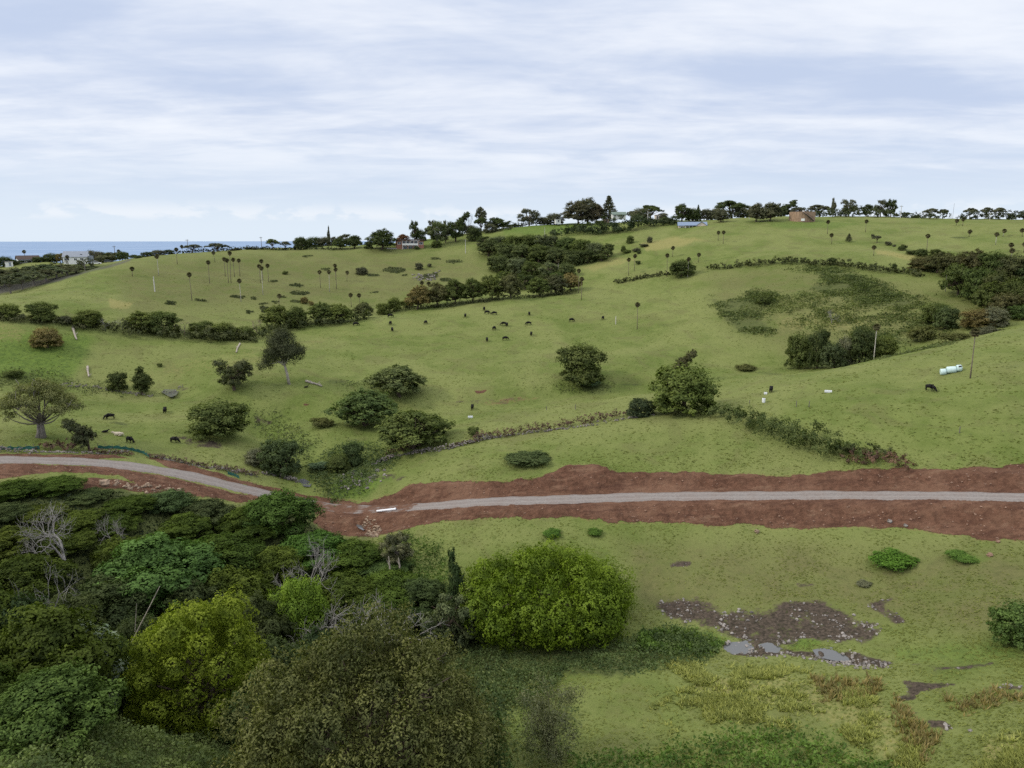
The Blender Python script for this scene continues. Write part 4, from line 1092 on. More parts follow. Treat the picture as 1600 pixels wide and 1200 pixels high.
def olive_maker(W, H):
    rng = np.random.default_rng(23)
    L = puffs(rng, W, H, 60, smin=.06, smax=.13, flat=1.0, full=.6, jl=.80)
    L += puffs(rng, W * .8, H * .86, 30, smin=.09, smax=.14, full=.5)
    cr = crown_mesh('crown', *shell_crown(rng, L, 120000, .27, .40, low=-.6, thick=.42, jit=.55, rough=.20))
    return limbs(rng, (0, 0, 3.5), L[::3], .40, stems=2, sub=2), cr
def thin_maker(W, H):
    rng = np.random.default_rng(24); U = rng.uniform
    L = [(U(-.40, .40) * W, U(-.40, .40) * W, U(.10, .95) * H, W * .14, W * .14, W * .13) for k in range(38)]
    cr = crown_mesh('crown', *lobe_crown(rng, L, 8500, .22, .34, .9, low=-1))
    return limbs(rng, (0, 0, H * .2), L, .05, sub=1), cr
def shoot_maker(W, H):
    rng = np.random.default_rng(25)
    L = [(0, 0, H * f, W * .42 * (1.1 - f), W * .42 * (1.1 - f), H * .12) for f in np.linspace(.12, .95, 9)]
    cr = crown_mesh('crown', *lobe_crown(rng, L, 6000, .20, .4, .5, low=-.6))
    return limbs(rng, (0, 0, H * .4), L, .10), cr
def broad_pale_maker(W, H):
    rng = np.random.default_rng(26)
    L = puffs(rng, W, H, 16, smin=.10, smax=.17, full=.5)
    cr = crown_mesh('crown', *lobe_crown(rng, L, 1900, .62, .45, .7, low=-.5))
    return limbs(rng, (0, 0, H * .35), L, .10), cr

top_tree(855, 888, 256, 85, dome_maker, (0.060, 0.090, 0.0092), 'huge bright green domed tree standing alone at the wood edge')
top_tree(303, 925, 212, 67, lime_maker, 'lime', 'tall yellow green billowing tree in the front of the wood')
top_tree(565, 1004, 415, 49, olive_maker, (0.066, 0.072, 0.026), 'big olive brown feathery tree nearest the camera, bottom centre')
top_tree(400, 1105, 170, 50, olive_maker, (0.080, 0.090, 0.036), 'smaller olive feathery tree against the left flank of the big olive one') if False else None
top_tree(858, 1062, 92, 57, thin_maker, (0.095, 0.102, 0.056), 'thin sparse grey green sapling on the grass at bottom centre')
top_tree(780, 1118, 58, 53, shoot_maker, (0.036, 0.060, 0.018), 'small dark pointed tree beside the big olive one', 'young_tree')
WG = 'dark trees of the wood below the road'
WL = 'dark green layered tree among the many in the wood below the curving road'
WOOD = [ # column, row of the top, width in photo pixels, distance, variant, leaf, own label
 (25,753,84,124,0,'wood','dark tree at the upper left corner of the wood, below the bare earth'),(86,749,88,125,1,'wood','dark tree at the top of the wood, second from the left frame edge'),(142,770,72,121,2,'deep','dark tree at the top of the wood left of the boulder'),(262,768,86,119,3,(0.060,0.078,0.030),'pale grey green tree at the top of the wood right of the boulder'),(205,776,80,117,0,'wood','green tree at the top of the wood just below the boulder'),
 (318,782,84,116,2,(0.058,0.070,0.028),'loose olive green tree at the top of the wood under the road curve'),(366,797,76,114,1,'wood','green tree at the wood edge below the curve of the road'),(4,790,84,117,3,'deep','dark tree at the left frame edge in the back of the wood'),(66,792,84,116,0,'wood','dark tree below the upper left corner trees of the wood'),(126,800,80,113,1,'wood','dark tree in the back of the wood under the bare soil strip'),(180,806,78,112,2,'wood','rounded tree left of the top of the broad pale topped one'),(290,806,84,111,0,'wood','rounded tree right of the top of the broad pale topped one'),
 (436,768,118,115,1,(0.044,0.080,0.017),'rounded dark tree hiding the road at the gully'),(395,818,84,111,2,'wood','dark tree in the back of the wood left of the rounded gully tree'),(15,826,100,109,3,'wood','second row tree of the wood at the left frame edge'),(105,832,100,108,0,'wood','second row tree of the wood under the tall pale leafless tree'),(330,842,150,104,1,'wood','layered tree right of the broad pale topped one'),
 (425,855,110,102,3,'wood','layered tree under the rounded gully tree'),(492,832,110,106,2,(0.060,0.100,0.020),'brighter tree at the wood edge left of the rock pile'),(550,852,105,103,0,'wood','dark tree at the wood edge below the drain rocks'),(598,880,95,100,1,(0.060,0.082,0.026),'loose tree at the right tip of the wood below the rock pile'),
 (35,868,140,98,2,'wood','dark tree behind the largest grey leafless tree'),(242,846,205,96,0,(0.060,0.096,0.026),'broad pale topped tree in the middle of the wood'),(355,885,140,93,3,'wood','layered tree behind the right shoulder of the yellow green one'),(462,897,92,86,1,(0.105,0.140,0.020),'lime topped flat tree beside the bare grey branches'),(535,905,130,92,2,'wood','green tree right of the grey leafless tree behind the lime topped one'),(610,900,110,93,0,'wood','green tree above the gap before the very dark upright tree'),
 (655,905,90,92,3,'deep','deep green tree just left of the very dark upright tree'),(590,940,120,87,1,'wood','green tree above the right side of the dead limb tangle'),(165,905,150,92,1,'deep','deep green tree right of the largest grey leafless tree'),(100,925,120,88,3,'deep','deep green tree at the foot of the largest grey leafless tree'),(300,905,120,90,2,'deep','deep green tree hidden behind the top of the yellow green one'),(410,930,120,84,0,'deep','deep green tree between the yellow green and lime topped trees'),(645,950,80,84,2,'deep','small deep green tree in the shade right of the dead limb tangle'),
 (165,1000,130,74,3,'deep','deep green tree under the silvery shrub, left of the yellow green one'),(430,1000,130,72,1,'deep','deep green tree between the yellow green tree and the big olive one'),(500,985,110,76,2,'deep','deep green tree behind the crown top of the big olive one'),(45,962,235,66,0,'wood','big dark green tree at the left edge of the front of the wood'),(60,1055,210,58,2,(0.050,0.076,0.018),'mid green tree in the lower left corner of the wood'),
 (215,960,110,80,1,'deep','deep green tree at the upper left of the yellow green one'),(-70,900,180,82,1,'wood','tree mostly cut off by the left frame edge, behind'),(-80,1010,180,62,3,'wood','tree mostly cut off by the left frame edge, in front'),(400,1060,110,60,3,'deep','deep green tree low between the yellow green tree and the olive one'),(20,930,120,80,2,'deep','deep green tree behind the big dark tree at the left frame edge'),(560,985,110,82,3,'deep','deep green tree under the dead limb tangle'),(270,880,90,98,3,'wood','narrow tree under the broad pale topped one'),(190,838,90,104,1,'wood','tree at the left flank of the broad pale topped one'),(690,955,70,82,0,(0.050,0.062,0.030),'olive green small tree left of the domed tree')]
for k_, (u, vt, w, r) in enumerate(((-130, 800, 110, 112), (-150, 880, 130, 94), (-170, 780, 100, 122), (-200, 860, 130, 102), (-160, 980, 150, 74), (-230, 950, 140, 86))):
    WOOD.append((u, vt, w, r, k_ % 4, 'wood', ('nearest', 'second nearest', 'third', 'fourth', 'fifth', 'farthest')[sorted((112, 94, 122, 102, 74, 86)).index(r)] + ' dark tree of the wood beyond the left frame edge'))
for u, vt, w, r, var, leaf, lab in WOOD:
    top_tree(u, vt, w, r, ('wood', var), leaf, lab or WL, 'woodland_tree', WG)
top_tree(710, 857, 50, 87, ('column', 0), (0.026, 0.042, 0.016), 'very dark upright tree between the wood and the domed tree', 'column_tree')
top_tree(702, 925, 88, 80, ('open', 1), (0.050, 0.062, 0.030), 'loose grey green tree in front of the very dark upright one', 'gum_tree')
top_tree(745, 945, 80, 82, ('open', 0), (0.045, 0.056, 0.026), 'thin dark tree under the left side of the domed tree', 'gum_tree')
top_tree(620, 832, 62, 101, ('open', 2), (0.070, 0.074, 0.042), 'wispy grey small tree on the grass below the rock pile', 'gum_tree', bark='grey')
top_tree(140, 955, 74, 68, broad_pale_maker, 'silver', 'silvery large leaved shrub in the wood beside a leaning stem', 'broad_leaved_shrub', cat='shrub')
for u, vt, w, r, var, lab in ((62,868,140,82,0,'largest grey leafless tree, spreading at the left edge of the wood'),(95,775,95,102,1,'tall pale leafless tree rising from the left of the wood'),(478,835,125,90,2,'grey leafless tree behind the lime topped one'),(545,938,150,77,1,'bare grey tangle of dead limbs above the big olive tree'),(170,795,60,106,2,'small bare grey crown in the back of the wood'),(505,950,120,79,0,'grey leafless branches right of the lime topped tree')):
    top_tree(u, vt, w, r, ('bare', var), 'dark', lab, 'dead_tree', bark='dead')

# ------------------------------------------------------------------ stones
def rock_verts(rng, s, squash=.7):
    v = []
    for lat, n in ((-.75, 5), (.05, 7), (.72, 5)):
        for k in range(n):
            a = 2 * math.pi * k / n + lat; c = math.sqrt(1 - lat * lat)
            j = rng.uniform(.75, 1.2)
            v.append((math.cos(a) * c * j * s, math.sin(a) * c * j * s * rng.uniform(.75, 1.05), (lat * j) * s * squash))
    return v
_rf = []
def _ring(a, na, b, nb):
    f = []; i = j = 0
    while i < na or j < nb:
        if j * na <= i * nb and j < nb: f.append((a + i % na, b + (j + 1) % nb, b + j % nb)); j += 1
        else: f.append((a + i % na, a + (i + 1) % na, b + j % nb)); i += 1
    return f
_rf = [tuple(reversed(t)) if False else t for t in _ring(0, 5, 5, 7) + _ring(5, 7, 12, 5)] + [(4, 3, 2, 1, 0), (12, 13, 14, 15, 16)]
M_STONE = plain('stone', (0.235, 0.215, 0.20), .9, .55, 1.3)
M_STONE_W = plain('wall_stone', (0.205, 0.185, 0.170), .9, .5, 1.3)
M_STONE_TAN = plain('tan_stone', (0.27, 0.20, 0.145), .9, .35, 1.5)
M_STONE_RED = plain('red_stone', (0.26, 0.165, 0.12), .9, .3, 1.5)
def stones_mesh(name, x, y, z, s, rng, mat):
    mb = MB()
    for a, b, c, q in zip(x, y, z, s):
        rz = rng.uniform(0, 6.28); ca, sa = math.cos(rz), math.sin(rz)
        mb.add([(a + p[0] * ca - p[1] * sa, b + p[0] * sa + p[1] * ca, c + p[2]) for p in rock_verts(rng, q)], _rf)
    return mb.mesh(name, mat)
def stone_patch(weight, n, smin, smax, seed, label, mat=None, name='rubble'):
    x, y, z, rng = spread(weight, n, seed)
    s = smin + (smax - smin) * rng.uniform(0, 1, n) ** 2.2
    o = put(name, stones_mesh(name, x, y, z + s * .25, s, rng, mat or M_STONE), kind='stuff')
    tag(o, label, 'stones')
stone_patch((mud > .5) * (R2 < 115) * PIXA * np.clip(fbm(X2 / 3, Y2 / 3, 61, 3) * 3 + .5, 0, 1.5), 430, .06, .26, 31, 'pale stones scattered over the muddy bank above the pools')
stone_patch(pmask([(1150,1018),(1230,1022),(1320,1030),(1390,1034),(1395,1044),(1340,1044),(1260,1028),(1160,1026)], 4, 60, 110) * PIXA, 190, .06, .24, 32, 'pale pebbles along the near side of the pools')
stone_patch((dirt > .7) * (R2 < 150) * PIXA * _rdm, 900, .05, .20, 33, 'small tan stones in the turned red earth', M_STONE_RED)
stone_patch(pmask([(570,808),(585,812),(592,826),(588,838),(575,838),(566,828)], 3, 90, 140) * PIXA, 120, .12, .36, 34, 'heap of tan rocks at the drain outlet below the road', M_STONE_TAN, 'rocks')
stone_patch(pmask([(535,740),(600,738),(590,752),(540,768),(525,765)], 5, 100, 170) * PIXA, 60, .15, .5, 35, 'loose grey rocks on the slope above the gully')
stone_patch(pmask([(150,752),(240,757),(290,770),(200,766)], 4, 90, 160) * PIXA, 90, .10, .45, 36, 'loose rocks in the dark soil below the curving road', M_STONE_TAN)
stone_patch(pmask([(648,430),(688,425),(685,436),(650,438)], 3, 300) * PIXA, 90, .25, .8, 37, 'grey rock outcrop on the hillside below the brick house')
def boulder(u, v, px, label, mat):
    x, y, z, r = hit(u, v); s = metres(px, (x, y, z)) / 2
    rng = np.random.default_rng(int(u))
    me = py_mesh('boulder', rock_verts(rng, s, .8), _rf, mat)
    o = put('boulder', me, loc=(x, y, z + s * .45)); tag(o, label, 'boulder')
boulder(163, 760, 17, 'large tan boulder in the dark soil below the curving road', M_STONE_TAN)
boulder(1183, 833, 9, 'tan boulder on the grass under the red earth bank', M_STONE_TAN)
boulder(1546, 869, 9, 'pinkish boulder beside the right hand fern clump', M_STONE_RED)
boulder(1559, 848, 7, 'small brown boulder at the foot of the red bank, far right', M_STONE_RED)
boulder(1390, 817, 9, 'pale rock in the lower red bank under the straight road', M_STONE)
boulder(1415, 823, 7, 'pale rock at the bottom edge of the red bank right of centre', M_STONE)
boulder(1516, 1143, 7, 'lone pale stone on the grass at lower right', M_STONE)
boulder(589, 737, 8, 'grey boulder on the grass above the gully', M_STONE)
def stone_wall(pts, hgt, wid, label, n, seed, mat=None, rmin=90, smin=.10, smax=.26):
    P = np.array([hit(u, v, rmin)[:3] for u, v in pts]); rng = np.random.default_rng(seed)
    L = np.concatenate([[0], np.cumsum(np.hypot(*np.diff(P[:, :2], axis=0).T))]); q = rng.uniform(0, L[-1], n)
    x = np.interp(q, L, P[:, 0]) + rng.normal(size=n) * wid * .3; y = np.interp(q, L, P[:, 1]) + rng.normal(size=n) * wid * .3
    h = hgt * np.clip(.6 + 1.2 * fbm(q / 4, q * 0, seed, 3), .15, 1.2)
    z = ground_z(x, y) + h * rng.uniform(0, 1, n); s = rng.uniform(smin, smax, n)
    c = P.mean(axis=0)
    t = thing('stone_wall', label, 'wall', c)
    put('stones', stones_mesh('stones', x - c[0], y - c[1], z - c[2], s, rng, mat or M_STONE_W), t, kind='stuff')
stone_wall([(582,726),(600,720),(616,713),(640,709),(668,706),(692,703)], .9, 1.2, 'tumbled grey stone wall climbing from the gully past the spreading dark tree', 230, 61)
stone_wall([(690,703),(720,697),(750,689),(785,683)], .9, 1.1, 'pale stone wall between the dark tree and the brown brambles', 190, 62)
stone_wall([(785,683),(830,677),(900,668),(975,656),(1022,648)], .8, 1.0, 'low stone wall under the brown bramble line', 200, 63)
stone_wall([(412,741),(438,745),(466,754)], .9, 1.2, 'short tumbled stone wall left of the creek', 120, 64)
stone_wall([(-40,706),(30,707),(100,707),(150,709),(200,706)], .7, 1.2, 'low stone wall beside the left end of the road', 240, 65)
stone_wall([(234,714),(300,727),(360,737),(400,744)], .6, 1.2, 'tumbled stone line above the curve of the road', 170, 66)
stone_wall([(92,604),(150,605),(190,613),(240,620)], .7, 1.2, 'old stone wall left of the small pond', 150, 67)
stone_wall([(284,603),(268,615),(255,613)], .4, 1.0, 'stones edging the small pond', 30, 68)

# ------------------------------------------------------------------ cattle
def skin_animal(name, verts, edges, mat):
    me = bpy.data.meshes.new('skeleton'); me.from_pydata([v[0] for v in verts], edges, []); me.update()
    ob = bpy.data.objects.new('skeleton', me); COL.objects.link(ob)
    ob.modifiers.new('skin', 'SKIN'); sub = ob.modifiers.new('sub', 'SUBSURF'); sub.levels = 1
    ob.modifiers['skin'].use_smooth_shade = True
    for i, v in enumerate(verts):
        r = v[1] if hasattr(v[1], '__len__') else (v[1], v[1])
        me.skin_vertices[0].data[i].radius = r
        me.skin_vertices[0].data[i].use_root = (i == 0)
    dg = bpy.context.evaluated_depsgraph_get()
    out = bpy.data.meshes.new_from_object(ob.evaluated_get(dg)); out.name = name
    bpy.data.objects.remove(ob); bpy.data.meshes.remove(me)
    out.materials.clear(); out.materials.append(mat)
    return out
M_COW = plain('black_hide', (0.0075, 0.0068, 0.0065), .7, .3, 2.0, .2)
M_COW_W = plain('cream_hide', (0.55, 0.48, 0.38), .8, .15, 2.0)
def cow_mesh(pose, mat):
    if pose == 'lie':
        b = .42; legs = [((.55, s * .28, .16), .10) for s in (-1, 1)] + [((-.45, s * .34, .16), .13) for s in (-1, 1)]
    else: b = .95
    V = [((0, 0, b), (.36, .40)), ((.55, 0, b + .02), (.33, .38)), ((-.6, 0, b + .03), (.31, .34)), ((-.88, 0, b + .05), (.20, .22))]
    E = [(0, 1), (0, 2), (2, 3)]
    if pose == 'graze': head = [((.86, 0, b - .08), (.22, .26)), ((1.12, 0, b - .40), (.14, .17)), ((1.27, .02, b - .68), (.13, .14)), ((1.36, .02, b - .86), (.085, .09))]
    elif pose == 'lie': head = [((.86, .05, b + .16), (.22, .25)), ((1.10, .08, b + .36), (.14, .17)), ((1.33, .1, b + .36), (.12, .13)), ((1.53, .1, b + .26), (.08, .09))]
    else: head = [((.86, 0, b + .12), (.22, .27)), ((1.12, 0, b + .30), (.15, .18)), ((1.36, .02, b + .34), (.13, .14)), ((1.58, .02, b + .22), (.085, .09))]
    k = len(V); V += head; E += [(1, k), (k, k + 1), (k + 1, k + 2), (k + 2, k + 3)]
    hd = k + 2
    hx, hy, hz = V[hd][0]
    for s in (-1, 1):
        V += [((hx - .06, hy + s * .14, hz + .08), .04), ((hx - .10, hy + s * .30, hz + .08), .05)]; E += [(hd, len(V) - 2), (len(V) - 2, len(V) - 1)]
    V += [((-1.00, 0, b - .1), .04), ((-1.03, 0, b - .55), .03), ((-1.03, 0, max(b - .72, .1)), .05)]; n = len(V); E += [(3, n - 3), (n - 3, n - 2), (n - 2, n - 1)]
    if pose == 'lie':
        for s in (-1, 1):
            V += [((.62, s * .26, .20), .10), ((.92, s * .30, .08), .06)]; n = len(V); E += [(1, n - 2), (n - 2, n - 1)]
            V += [((-.40, s * .36, .20), .13), ((-.10, s * .46, .08), .06)]; n = len(V); E += [(2, n - 2), (n - 2, n - 1)]
    else:
        for s in (-1, 1):
            st = .06 * s
            V += [((.58 + st, s * .20, .66), (.12, .13)), ((.58 + st, s * .19, .36), .075), ((.57 + st, s * .19, .03), .06)]; n = len(V); E += [(1, n - 3), (n - 3, n - 2), (n - 2, n - 1)]
            V += [((-.66 - st, s * .20, .70), (.14, .17)), ((-.82 - st, s * .19, .42), .075), ((-.74 - st, s * .19, .03), .06)]; n = len(V); E += [(2, n - 3), (n - 3, n - 2), (n - 2, n - 1)]
    return skin_animal('cow', V, E, mat)
COWS = {p: cow_mesh(p, M_COW) for p in ('graze', 'stand', 'lie')}
COW_W = cow_mesh('lie', M_COW_W)
def cow(u, v, pose, face, label, scale=1.0, white=False, rmin=20):
    """face: heading in the picture, 0 to the right, 90 away from us"""
    x, y, z, r = hit(u, v, rmin)
    az = math.atan2(x, y)
    o = put('cow', COW_W if white else COWS[pose], loc=(x, y, z - .02)); o.rotation_euler = (0, 0, math.radians(face) - az); o.scale = (scale,) * 3
    tag(o, label, 'cow', 'cattle grazing on the paddocks')
CW = [
 (172,655,'graze',175,'black cow grazing side-on right of the large spreading tree'),(258,645,'graze',80,'black cow facing away below the small pond'),(203,692,'graze',-55,'black cow grazing toward the road just above the green silt fence'),(273,692,'graze',-40,'black cow grazing above the stone line, farthest right of the near left herd'),
 (556,509,'graze',5,'black cow standing alone side-on under the hedge end at the left of the far herd'),(610,496,'graze',20,'black cow close to the hedge gap'),(610,508,'graze',70,'black cow facing away below the hedge gap'),(613,518,'graze',100,'lowest of the three black cows below the hedge gap'),(665,507,'graze',60,'black cow alone in the middle of the sloping paddock'),
 (727,496,'graze',85,'black cow standing alone left of the upper cluster'),(756.5,485,'graze',80,'uppermost black cow near the hedge trees'),(761,491,'graze',10,'black cow beside a larger one in the upper cluster'),(772.5,492,'graze',175,'larger side-on black cow at the right of the upper cluster'),(787,509,'graze',190,'left of two black cows touching side by side'),(792,510,'graze',80,'right of two black cows touching side by side'),
 (772,516,'graze',60,'black cow below and left of the touching pair'),(761,534,'graze',95,'black cow lowest left of the far herd'),(789.5,532,'graze',10,'black cow grazing below the touching pair'),(827,493,'graze',95,'black cow facing away above a side-on cow'),(826,508,'graze',180,'black cow side-on at the right of the far herd'),(830,525,'graze',85,'small looking black cow at the lower right of the far herd'),
 (893,503,'graze',30,'black cow on its own right of the far herd'),(942,500,'graze',75,'black cow farthest right, left of the pale stump and tall palm'),(884,551,'graze',150,'black cow half behind the windswept round tree'),(738,640,'graze',85,'black cow by the white trough on the middle slope'),(1204.5,613,'graze',85,'black cow facing away above the white drum'),(1453,611,'graze',-35,'black cow grazing below the wrapped bales'),]
for u, v, p, f, lab in CW: cow(u, v, p, f, lab)
cow(186, 681, 'lie', 150, 'cream cow lying in the near left herd', white=True)
cow(164, 676, 'lie', 10, 'dark calf lying left of the cream cow', .62)
cow(478, 606, 'lie', 30, 'dark calf lying under the tall pale trunked tree', .55)
# ------------------------------------------------------------------ far trees, hedges, palms
TG_SKY = 'trees along the ridge'
T = tree
# left: tree line under the palm hill
for a in [
 (15,499,38,27,'round','mid','rounded tree at the left frame edge in the tree line below the avenue'),
 (67,504,46,34,'round','dark','dark rounded tree second from the left in the tree line'),
 (105,507,26,16,'shrub','grey','low grey scrub between the dark rounded tree and the next tree'),
 (140,512,46,31,'round','mid','rounded tree just left of the bare grey trees'),
 (222,519,46,34,'spread','mid','left tree of the long green clump in the tree line'),
 (255,522,56,38,'round',(0.058,0.076,0.024),'right tree of the long green clump in the tree line'),
 (318,528,42,30,'round','dark','dark bushy tree right of the pinkish bare trees'),
 (350,531,44,32,'round','mid','mid green bushy tree beside the dark one in the tree line'),
 (383,530,34,24,'round','dark','dark low tree at the valley end of the tree line'),
 (432,513,46,38,'spread','mid','broad tree above the pale trunked tree, left of a bare bush'),
 (462,512,38,36,'round','dark','dark tree at the right of the broad one in the middle tree line'),
 (503,505,44,34,'spread','dark','dark spreading tree in the middle of the tree line'),
 (532,505,42,32,'spread','mid','spreading tree on the right of the dark one in the tree line'),
 (568,498,30,28,'spread',(0.062,0.070,0.030),'small tree with visible stem at the right end of the tree line'),
 (600,492,26,20,'round','mid','left half of the pair of bushes at the hedge gap'),
 (616,487,24,26,'round','mid','taller right half of the pair of bushes at the hedge gap'),
 (636,481,22,14,'shrub','mid','low bush tucked at the left foot of the long hedge of trees'),
 (75,547,48,38,'round','brown','brownish lone tree in the bright green paddock at left'),
 (22,592,30,18,'shrub','dark','low dark bush behind the large spreading tree'),
 (250,574,9,8,'shrub','dark','tiny dark bush alone in the grass right of the two dark trees'),
 (185,612,32,34,'round',(0.042,0.054,0.018),'left of two dense dark trees by the pond'),
 (224,620,46,48,'column',(0.042,0.054,0.018),'right and taller of two dense dark trees by the pond'),
 (366,610,64,56,'open',(0.062,0.070,0.034),'lone loose leaved tree left of the tall pale trunked tree'),
 (130,707,50,62,'lean',(0.044,0.050,0.026),'dark windswept tree at the wall beside the road'),
 (345,687,98,72,'round','dark','big dark bushy tree above the road bend'),
 (440,743,68,64,'round',(0.044,0.062,0.026),'dark tree beside the creek above the road'),
 (405,728,50,34,'round','grey','grey green bush left of the creek tree'),
 (530,738,40,32,'round','dark','low dark bush in the gully, left of a taller one'),
 (552,728,34,42,'round',(0.034,0.050,0.020),'very dark bush standing taller in the gully'),
 (500,735,36,18,'shrub','blue','pale blue green scrub beside the creek'),
 (572,668,104,68,'spread',(0.050,0.072,0.024),'broad dark spreading tree left of the overlapping pair mid slope'),
 (620,626,88,56,'spread',(0.060,0.074,0.030),'lighter spreading tree behind, right of the overlapping pair mid slope'),
 (505,668,40,22,'shrub','olive','olive scrub at the left foot of the broad spreading tree'),
 (650,706,112,76,'spread','dark','dark spreading tree beside the stone wall'),
 (740,683,20,22,'shrub','dark','small dark bush on the brambly wall'),
 (907,606,80,72,'round',(0.050,0.062,0.020),'windswept dense tree alone below the cattle'),
 (918,606,44,18,'shrub','blue','pale blue green shrub at the foot of the windswept tree'),
 (1068,648,112,92,'round',(0.058,0.076,0.020),'large rounded tree at the top of the diagonal hedge'),
 (1066,600,40,58,'lean',(0.062,0.062,0.032),'brownish tuft of a tree rising behind the large rounded tree'),
 (1000,652,46,34,'round',(0.026,0.036,0.018),'very dark low tree left of the large rounded tree'),
 (823,728,78,26,'shrub',(0.048,0.066,0.026),'long low shrub alone on the grass above the red earth'),
 (862,842,32,18,'shrub',(0.050,0.095,0.018),'small fern clump under the road, left of its pair'),
 (930,838,26,14,'shrub',(0.055,0.100,0.018),'small fern clump under the road, right of its pair'),
 (1395,890,70,32,'shrub',(0.055,0.110,0.016),'large bright fern clump on the right hand grass'),
 (1505,876,50,16,'shrub',(0.050,0.090,0.018),'low bright fern clump at far right below the red bank'),
 (1350,917,24,12,'shrub','grey','small grey shrub between the fern clump and the mud'),
 (1590,1010,90,84,'round',(0.050,0.080,0.022),'dense green bush cut by the right frame edge'),
 (1165,580,34,12,'shrub','olive','low olive scrub left of the dark valley trees'),
]:
    u, v, w, h, k, lf, lab = a
    T(u, v, w, h, k, lf, lab, cat='shrub' if k == 'shrub' else 'tree')
T(165,514,30,20,'bare','dark','left of two grey leafless trees in the tree line',bark='dead')
T(192,516,30,20,'bare','dark','right of two grey leafless trees in the tree line',bark='dead')
T(288,524,30,30,'bare','dark','pinkish leafless tree in the middle of the tree line',bark='pink')
T(404,522,30,28,'bare','dark','pinkish leafless tree at the valley end of the tree line',bark='pink')
T(1300,505,24,24,'bare','dark','grey leafless tree above the dark valley trees',bark='dead')
T(896,690,20,18,'bare','dark','small leafless bush over the bramble line',bark='dead') if False else None
# the large pale stemmed spreading tree and the tall pale trunked tree
def coral_maker(W, H):
    rng = np.random.default_rng(41); U = rng.uniform; L = []
    for k in range(34):
        a = k * 2.4 + U(-.3, .3); q = W * .46 * math.sqrt((k + .5) / 34); h = H * (.90 - .42 * (q / (W * .46)) ** 2) + U(-.12, .05) * H
        s = W * U(.09, .14); L.append((q * math.cos(a), q * math.sin(a), h, s, s, s * .7))
    cr = crown_mesh('crown', *lobe_crown(rng, L, 17000, .34, .45, .55, low=-.3, flat=.7))
    mb = MB()
    for s in range(4):
        o = rng.normal(size=2) * .5
        mb.tube([(o[0] * 2.2, o[1] * 2.2, -.6), (o[0] * 1.4, o[1] * 1.4, H * .10), (o[0] * 1.2, o[1] * 1.2, H * .28)], [.70, .42, .28], 7)
        for q in range(6):
            t = L[(s * 8 + q * 5) % 34]
            mb.tube(curve_pts((o[0] * 1.2, o[1] * 1.2, H * .26), t[:3], 6, rng, .16), list(np.linspace(.20, .04, 6)), 5)
            for z in range(2):
                e = np.array(t[:3]) + rng.normal(size=3) * W * .08; mb.tube(curve_pts(t[:3], e, 3, rng, .2), [.07, .05, .03], 3)
    return mb.mesh('trunk', M_BARK, True), cr
def tall_maker(W, H):
    rng = np.random.default_rng(43); U = rng.uniform
    L = [(-.28 * W, 0, .52 * H), (-.36 * W, .1 * W, .42 * H), (-.05 * W, 0, .90 * H), (.12 * W, .1 * W, .80 * H), (.26 * W, 0, .66 * H), (.30 * W, .05 * W, .52 * H), (0, -.2 * W, .68 * H), (-.18 * W, .2 * W, .72 * H), (.05 * W, .22 * W, .60 * H), (-.02 * W, -.1 * W, .56 * H), (-.22 * W, -.15 * W, .62 * H), (.18 * W, -.2 * W, .58 * H), (-.40 * W, 0, .34 * H), (.34 * W, .1 * W, .60 * H), (.1 * W, 0, .45 * H)]
    L = [(a, b, c, W * U(.15, .22), W * U(.15, .22), W * U(.13, .18)) for a, b, c in L] + [(U(-.15, .15) * W, U(-.15, .15) * W, q * H, W * .24, W * .24, W * .18) for q in (.55, .66, .78, .86)]
    cr = crown_mesh('crown', *lobe_crown(rng, L, 17000, .36, .5, .45, low=-.6))
    mb = MB().tube([(.1 * W, 0, -.5), (.06 * W, 0, H * .2), (0, 0, H * .42), (0, 0, H * .8)], [.46, .36, .28, .10], 8)
    for l in L: mb.tube(curve_pts((.02 * W, 0, H * U(.3, .5)), l[:3], 5, rng, .12), list(np.linspace(.16, .04, 5)), 5)
    return mb.mesh('trunk', M_BARK, True), cr
x, y, z, r = hit(66, 684)
o = top_tree(58, 592, 112, r, coral_maker, (0.080, 0.086, 0.036), 'large spreading tree with stout pale stems left of the cattle', 'spreading_tree', bark='grey')
x, y, z, r = hit(447, 600)
o = top_tree(440, 514, 68, r, tall_maker, (0.036, 0.041, 0.022), 'tall dark tree with a clear pale trunk standing alone', 'gum_tree', bark='pale'); o.rotation_euler = (0, 0, 0.1)

# the hedge of trees along the crest of the cattle paddock
for u, v, w, h, lf, lab in [(655,484,42,40,'brown','brownish tree at the left end of the crest hedge'),(684,480,38,40,(0.075,0.075,0.032),'second tree from the left of the crest hedge'),(712,477,40,42,'dark','dark green tree of the crest hedge under the weedy outcrop'),(740,473,44,40,'dark','fourth tree from the left of the crest hedge above the cattle'),(768,470,42,42,'mid','greener fifth tree from the left of the crest hedge'),(797,467,40,42,(0.062,0.066,0.030),'sixth tree from the left of the crest hedge, before a gap'),(842,464,40,32,'dark','wide dark tree left of the crest hedge end'),(868,461,38,34,(0.056,0.060,0.032),'last but one tree at the right of the crest hedge'),(892,456,34,30,'brown','brownish tree closing the right end of the crest hedge')]:
    T(u, v, w, h, 'spread', lf, lab or 'dark tree with stems showing in the crest hedge above the cattle', 'crest hedge of trees above the cattle')
